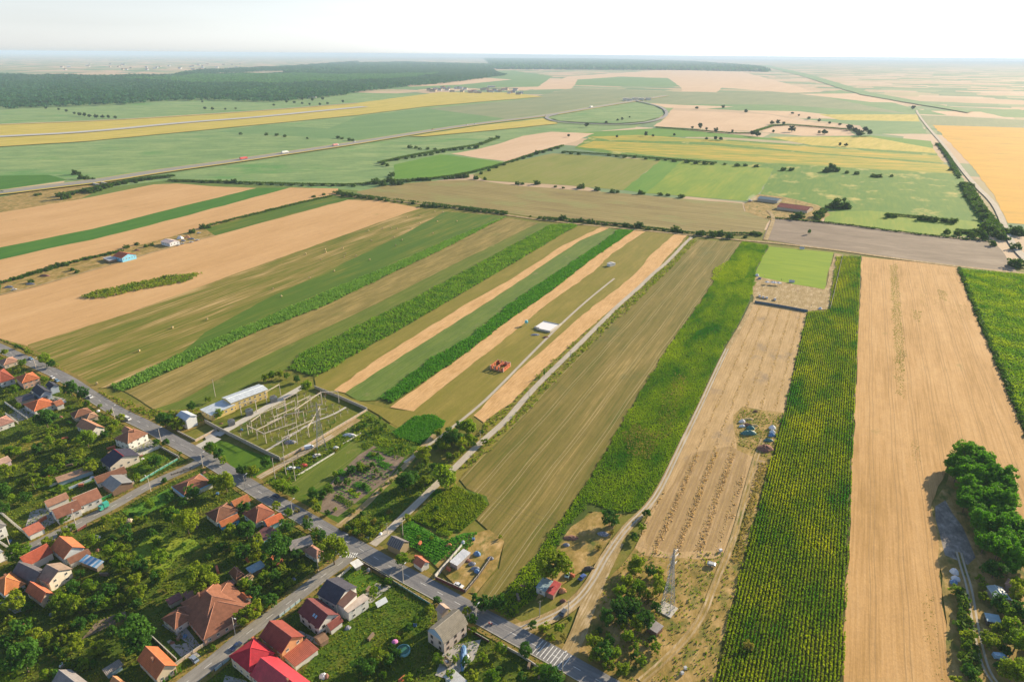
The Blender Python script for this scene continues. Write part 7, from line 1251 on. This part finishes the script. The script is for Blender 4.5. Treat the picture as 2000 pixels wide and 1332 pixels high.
for x in (-1.2, 1.2): wheel(root, x, -.95, .4); wheel(root, x, .95, .4)
m = MB(); m.lathe([(.9, .8), (.6, 1.2), (.05, 1.3)], 9); m.build('load', T_junk, root)
for i, (x, y, w_) in enumerate(((1338, 1308, 'upper'), (1332, 1318, 'lower'))):
    p = P(x, y); root = empty('beehive', (p.x, p.y, GZ), .4, '%s pale beehive box in the grass by the lower track' % w_, 'beehive'); m = MB(); m.box(-.45, .45, -.4, .4, .15, 1.0); m.build('box', T_white, root); m = MB(); m.box(-.52, .52, -.47, .47, 1.0, 1.1); m.build('lid', M_grey, root)
p = P(1407, 1078); root = empty('water_container', (p.x, p.y, GZ), .3, 'white plastic water cube beside the dirt track', 'container'); m = MB(); m.box(-.6, .6, -.5, .5, .15, 1.15); m.build('tank', T_white, root); m = MB(); [m.tube((x, y, 0), (x, y, 1.2), .03) for x in (-.62, .62) for y in (-.52, .52)]; m.build('cage', M_grey, root)
p = P(1389, 1106); root = empty('small_trailer', (p.x, p.y, GZ), -.4, 'small silver covered trailer near the vegetable beds', 'trailer'); m = MB(); m.prism([(-1.8, .5), (1.8, .5), (1.7, 1.2), (1.2, 1.5), (-1.2, 1.5), (-1.7, 1.2)], -.9, .9); m.build('body', M_grey, root); wheel(root, -.3, -.95, .3); wheel(root, -.3, .95, .3)
p = P(1303, 1192); tag(MB().box(-3.2, 3.2, -3, 3, -.5, .28).build('pylon_base', M_conc, None, (p.x, p.y, GZ), .9), 'broken concrete base slab under the big pylon', 'slab')
crop('vegetable_bed', [(1403, 1098), (1418, 1100), (1412, 1122), (1398, 1120)], L_corn3, .8, .5, nq=4, size=.5, h=.8, seed=40)
crop('vegetable_bed', [(1398, 1122), (1412, 1124), (1408, 1142), (1392, 1140)], L_weed, .8, .5, nq=3, size=.4, h=.4, seed=41)
# football goals
for (x, y, w_) in ((1566, 487, 'far'), (1546, 552, 'near')):
    p = P(x, y); root = empty('football_goal', (p.x, p.y, GZ), -.36, '%s white goal frame of the grass pitch' % w_, 'goal'); m = MB()
    for s in (-2.5, 2.5): m.tube((s, 0, 0), (s, 0, 2.2), .07)
    m.tube((-2.5, 0, 2.2), (2.5, 0, 2.2), .07); m.build('frame', M_white, root); m = MB(); m.add([(-2.5, 0, 2.2), (2.5, 0, 2.2), (2.5, -1.6, 0), (-2.5, -1.6, 0)], [(0, 1, 2, 3)]); n_ = m.build('net', plain('goal_net', (.5, .5, .5), .9), root)
# tractor raising dust in the far green field
p = P(1465, 395); root = empty('tractor', (p.x, p.y, .2), .4, 'tiny white tractor raising dust in the green field', 'tractor'); root.scale = (1.6, 1.6, 1.6)
m = MB(); m.box(-.6, 2.2, -.5, .5, .7, 1.5); m.box(-1.6, -.3, -.8, .8, .8, 2.6); m.build('body', paint(WC), root); wheel(root, -1.1, -.95, .8); wheel(root, -1.1, .95, .8); wheel(root, 1.6, -.8, .45); wheel(root, 1.6, .8, .45)
g = bpy.data.materials.new('dust'); g.use_nodes = True; t = g.node_tree; t.nodes.remove(t.nodes['Principled BSDF']); v_ = t.nodes.new('ShaderNodeVolumePrincipled'); v_.inputs['Color'].default_value = (.9, .85, .75, 1); v_.inputs['Density'].default_value = .05; t.links.new(v_.outputs[0], t.nodes['Material Output'].inputs['Volume'])
q = P(1470, 388); o = heap(1470, 392, 9, 5, 9, g, 'pale dust cloud behind the tiny tractor', 'dust_cloud', 'dust', seed=4)
# motorway bridge piers over the stream track
for i, (x, y) in enumerate(((188, 362), (204, 360))):
    p = P(x, y); m = MB(); m.box(-1.2, 1.2, -9, 9, 0, 3.0); tag(m.build('bridge_pier', M_conc, None, (p.x, p.y, 0), .95), 'pale concrete pier, %s under the motorway bridge' % ('left one' if i == 0 else 'right one'), 'pier')
# low growth that ties the hedges together
def hedge_mass(name, pts, wd, h, seed, mat=None, size=1.2):
    W = smooth_line([P(*p) for p in pts], 1); L_, R_ = ribbon_geo(W, wd); poly = L_+R_[::-1]
    crop(name, poly, mat or L_hedge, 1.1, 1.1, nq=5, size=size, h=h, jit=(1, 1), spread=.9, seed=seed, gap=.25, world=True, tilt=1.2)
hedge_mass('hedge_undergrowth', [(650, 378), (745, 390), (870, 404), (990, 418)], 5, 3.2, 50)
hedge_mass('hedge_undergrowth', [(1050, 427), (1150, 434), (1300, 451), (1360, 459), (1485, 458)], 4, 2.6, 51)
hedge_mass('hedge_undergrowth', [(330, 354), (450, 358), (600, 362), (700, 363), (740, 356), (800, 354), (850, 350)], 6, 3, 52)
hedge_mass('hedge_undergrowth', [(740, 320), (800, 306), (870, 294), (940, 284), (975, 270)], 8, 3.6, 53)
hedge_mass('hedge_undergrowth', [(850, 350), (900, 344), (985, 322), (1040, 303), (1100, 286)], 7, 3.4, 54)
hedge_mass('hedge_undergrowth', [(120, 384), (190, 370), (260, 354), (340, 346)], 12, 4, 55)
hedge_mass('hedge_undergrowth', [(1100, 298), (1210, 305), (1300, 312), (1400, 320)], 6, 3, 56)
hedge_mass('hedge_undergrowth', [(1832, 282), (1850, 305), (1872, 345)], 7, 3, 57); hedge_mass('hedge_undergrowth', [(1885, 360), (1900, 390), (1925, 425), (1950, 455)], 16, 4, 58)
hedge_mass('hedge_undergrowth', [(1870, 454), (1920, 457), (1985, 455)], 16, 3, 59); hedge_mass('hedge_undergrowth', [(1500, 426), (1620, 436), (1790, 459), (1940, 473)], 3, 1.6, 60)
hedge_mass('hedge_undergrowth', [(1730, 420), (1800, 426), (1870, 434)], 6, 2.4, 61); hedge_mass('hedge_undergrowth', [(1280, 250), (1360, 256), (1430, 262), (1480, 262)], 8, 3.4, 62)
hedge_mass('hedge_undergrowth', [(1475, 258), (1520, 244), (1600, 250), (1670, 256), (1685, 264)], 10, 4, 63); hedge_mass('hedge_undergrowth', [(0, 556), (100, 524), (180, 505), (240, 492)], 4, 2.2, 64)
hedge_mass('hedge_undergrowth', [(1873, 524), (1915, 628), (1958, 730), (1986, 800), (2030, 900)], 2.4, 1.4, 65); hedge_mass('hedge_undergrowth', [(400, 444), (480, 424), (600, 394), (650, 384)], 4, 2, 66)
hedge_mass('hedge_undergrowth', [(1880, 1160), (1888, 1240), (1895, 1330)], 5, 2.6, 67); hedge_mass('thuja_hedge', [(103, 1264), (145, 1308)], 2.5, 2.8, 68, None, .6)

KIND = [('wood_pile', 'stack of sawn firewood', M_wood), ('compost_heap', 'brown compost heap', T_soil), ('sheet_pile', 'pale sheet covered pile', T_white), ('brick_stack', 'stack of red bricks', Mb), ('junk_pile', 'pile of mixed junk', T_junk), ('blue_barrel', 'group of blue barrels', T_blue)]
rc = random.Random(77); used = set(); cnt = 0
for ref, q in LAND[:62]:
    for _ in range(2):
        for t_ in range(12):
            a = rc.random()*6.28; d = rc.uniform(9, 15); p = Vector((q.x+d*math.cos(a), q.y+d*math.sin(a), 0)); px_, py_ = proj(p)
            if not free(p, 1.5) or not (0 < px_ < 1180 and 690 < py_ < 1330) or px_ > 560 and py_ < 1000: continue
            nm, lb, mt = KIND[rc.randrange(len(KIND))]; side = ('right of' if p.x > q.x else 'left of') if abs(p.x-q.x) > abs(p.y-q.y) else ('behind' if p.y > q.y else 'in front of'); key = (lb, side, ref)
            if key in used: continue
            used.add(key)
            if nm in ('wood_pile', 'brick_stack'):
                m = MB(); w0 = rc.uniform(1, 2.2)
                for k in range(5): m.box(-w0+rc.random()*.15, w0-rc.random()*.2, -.5+k*.02, .5-rc.random()*.1, k*.26, k*.26+.25)
                o = m.build(nm, mt, None, (p.x, p.y, GZ), rc.random()*3)
            elif nm == 'blue_barrel':
                m = MB()
                for k in range(4): m.lathe([(.28, 0), (.32, .4), (.28, .9)], 8, ((k % 2)*.7, (k//2)*.7))
                o = m.build(nm, mt, None, (p.x, p.y, GZ))
            else: o = heap(px_, py_, rc.uniform(.9, 2), rc.uniform(.8, 1.4), rc.uniform(.6, 1.3), mt, lb, nm, seed=int(px_))
            tag(o, '%s %s %s' % (lb, side, ref), lb.split(' ')[-1] if nm != 'wood_pile' else 'firewood', 'garden clutter in the village yards'); break
# ------------------------------------------------------------------ the air
g = bpy.data.materials.new('haze_air'); g.use_nodes = True; t = g.node_tree; t.nodes.remove(t.nodes['Principled BSDF'])
pv = t.nodes.new('ShaderNodeVolumePrincipled'); pv.inputs['Color'].default_value = (.54, .70, .93, 1); pv.inputs['Density'].default_value = 5e-5; pv.inputs['Anisotropy'].default_value = 0.0
t.links.new(pv.outputs[0], t.nodes['Material Output'].inputs['Volume'])
m = MB(); m.box(-61000, 61000, -1500, 61000, -2, 215); tag(m.build('haze', g), kind='stuff')
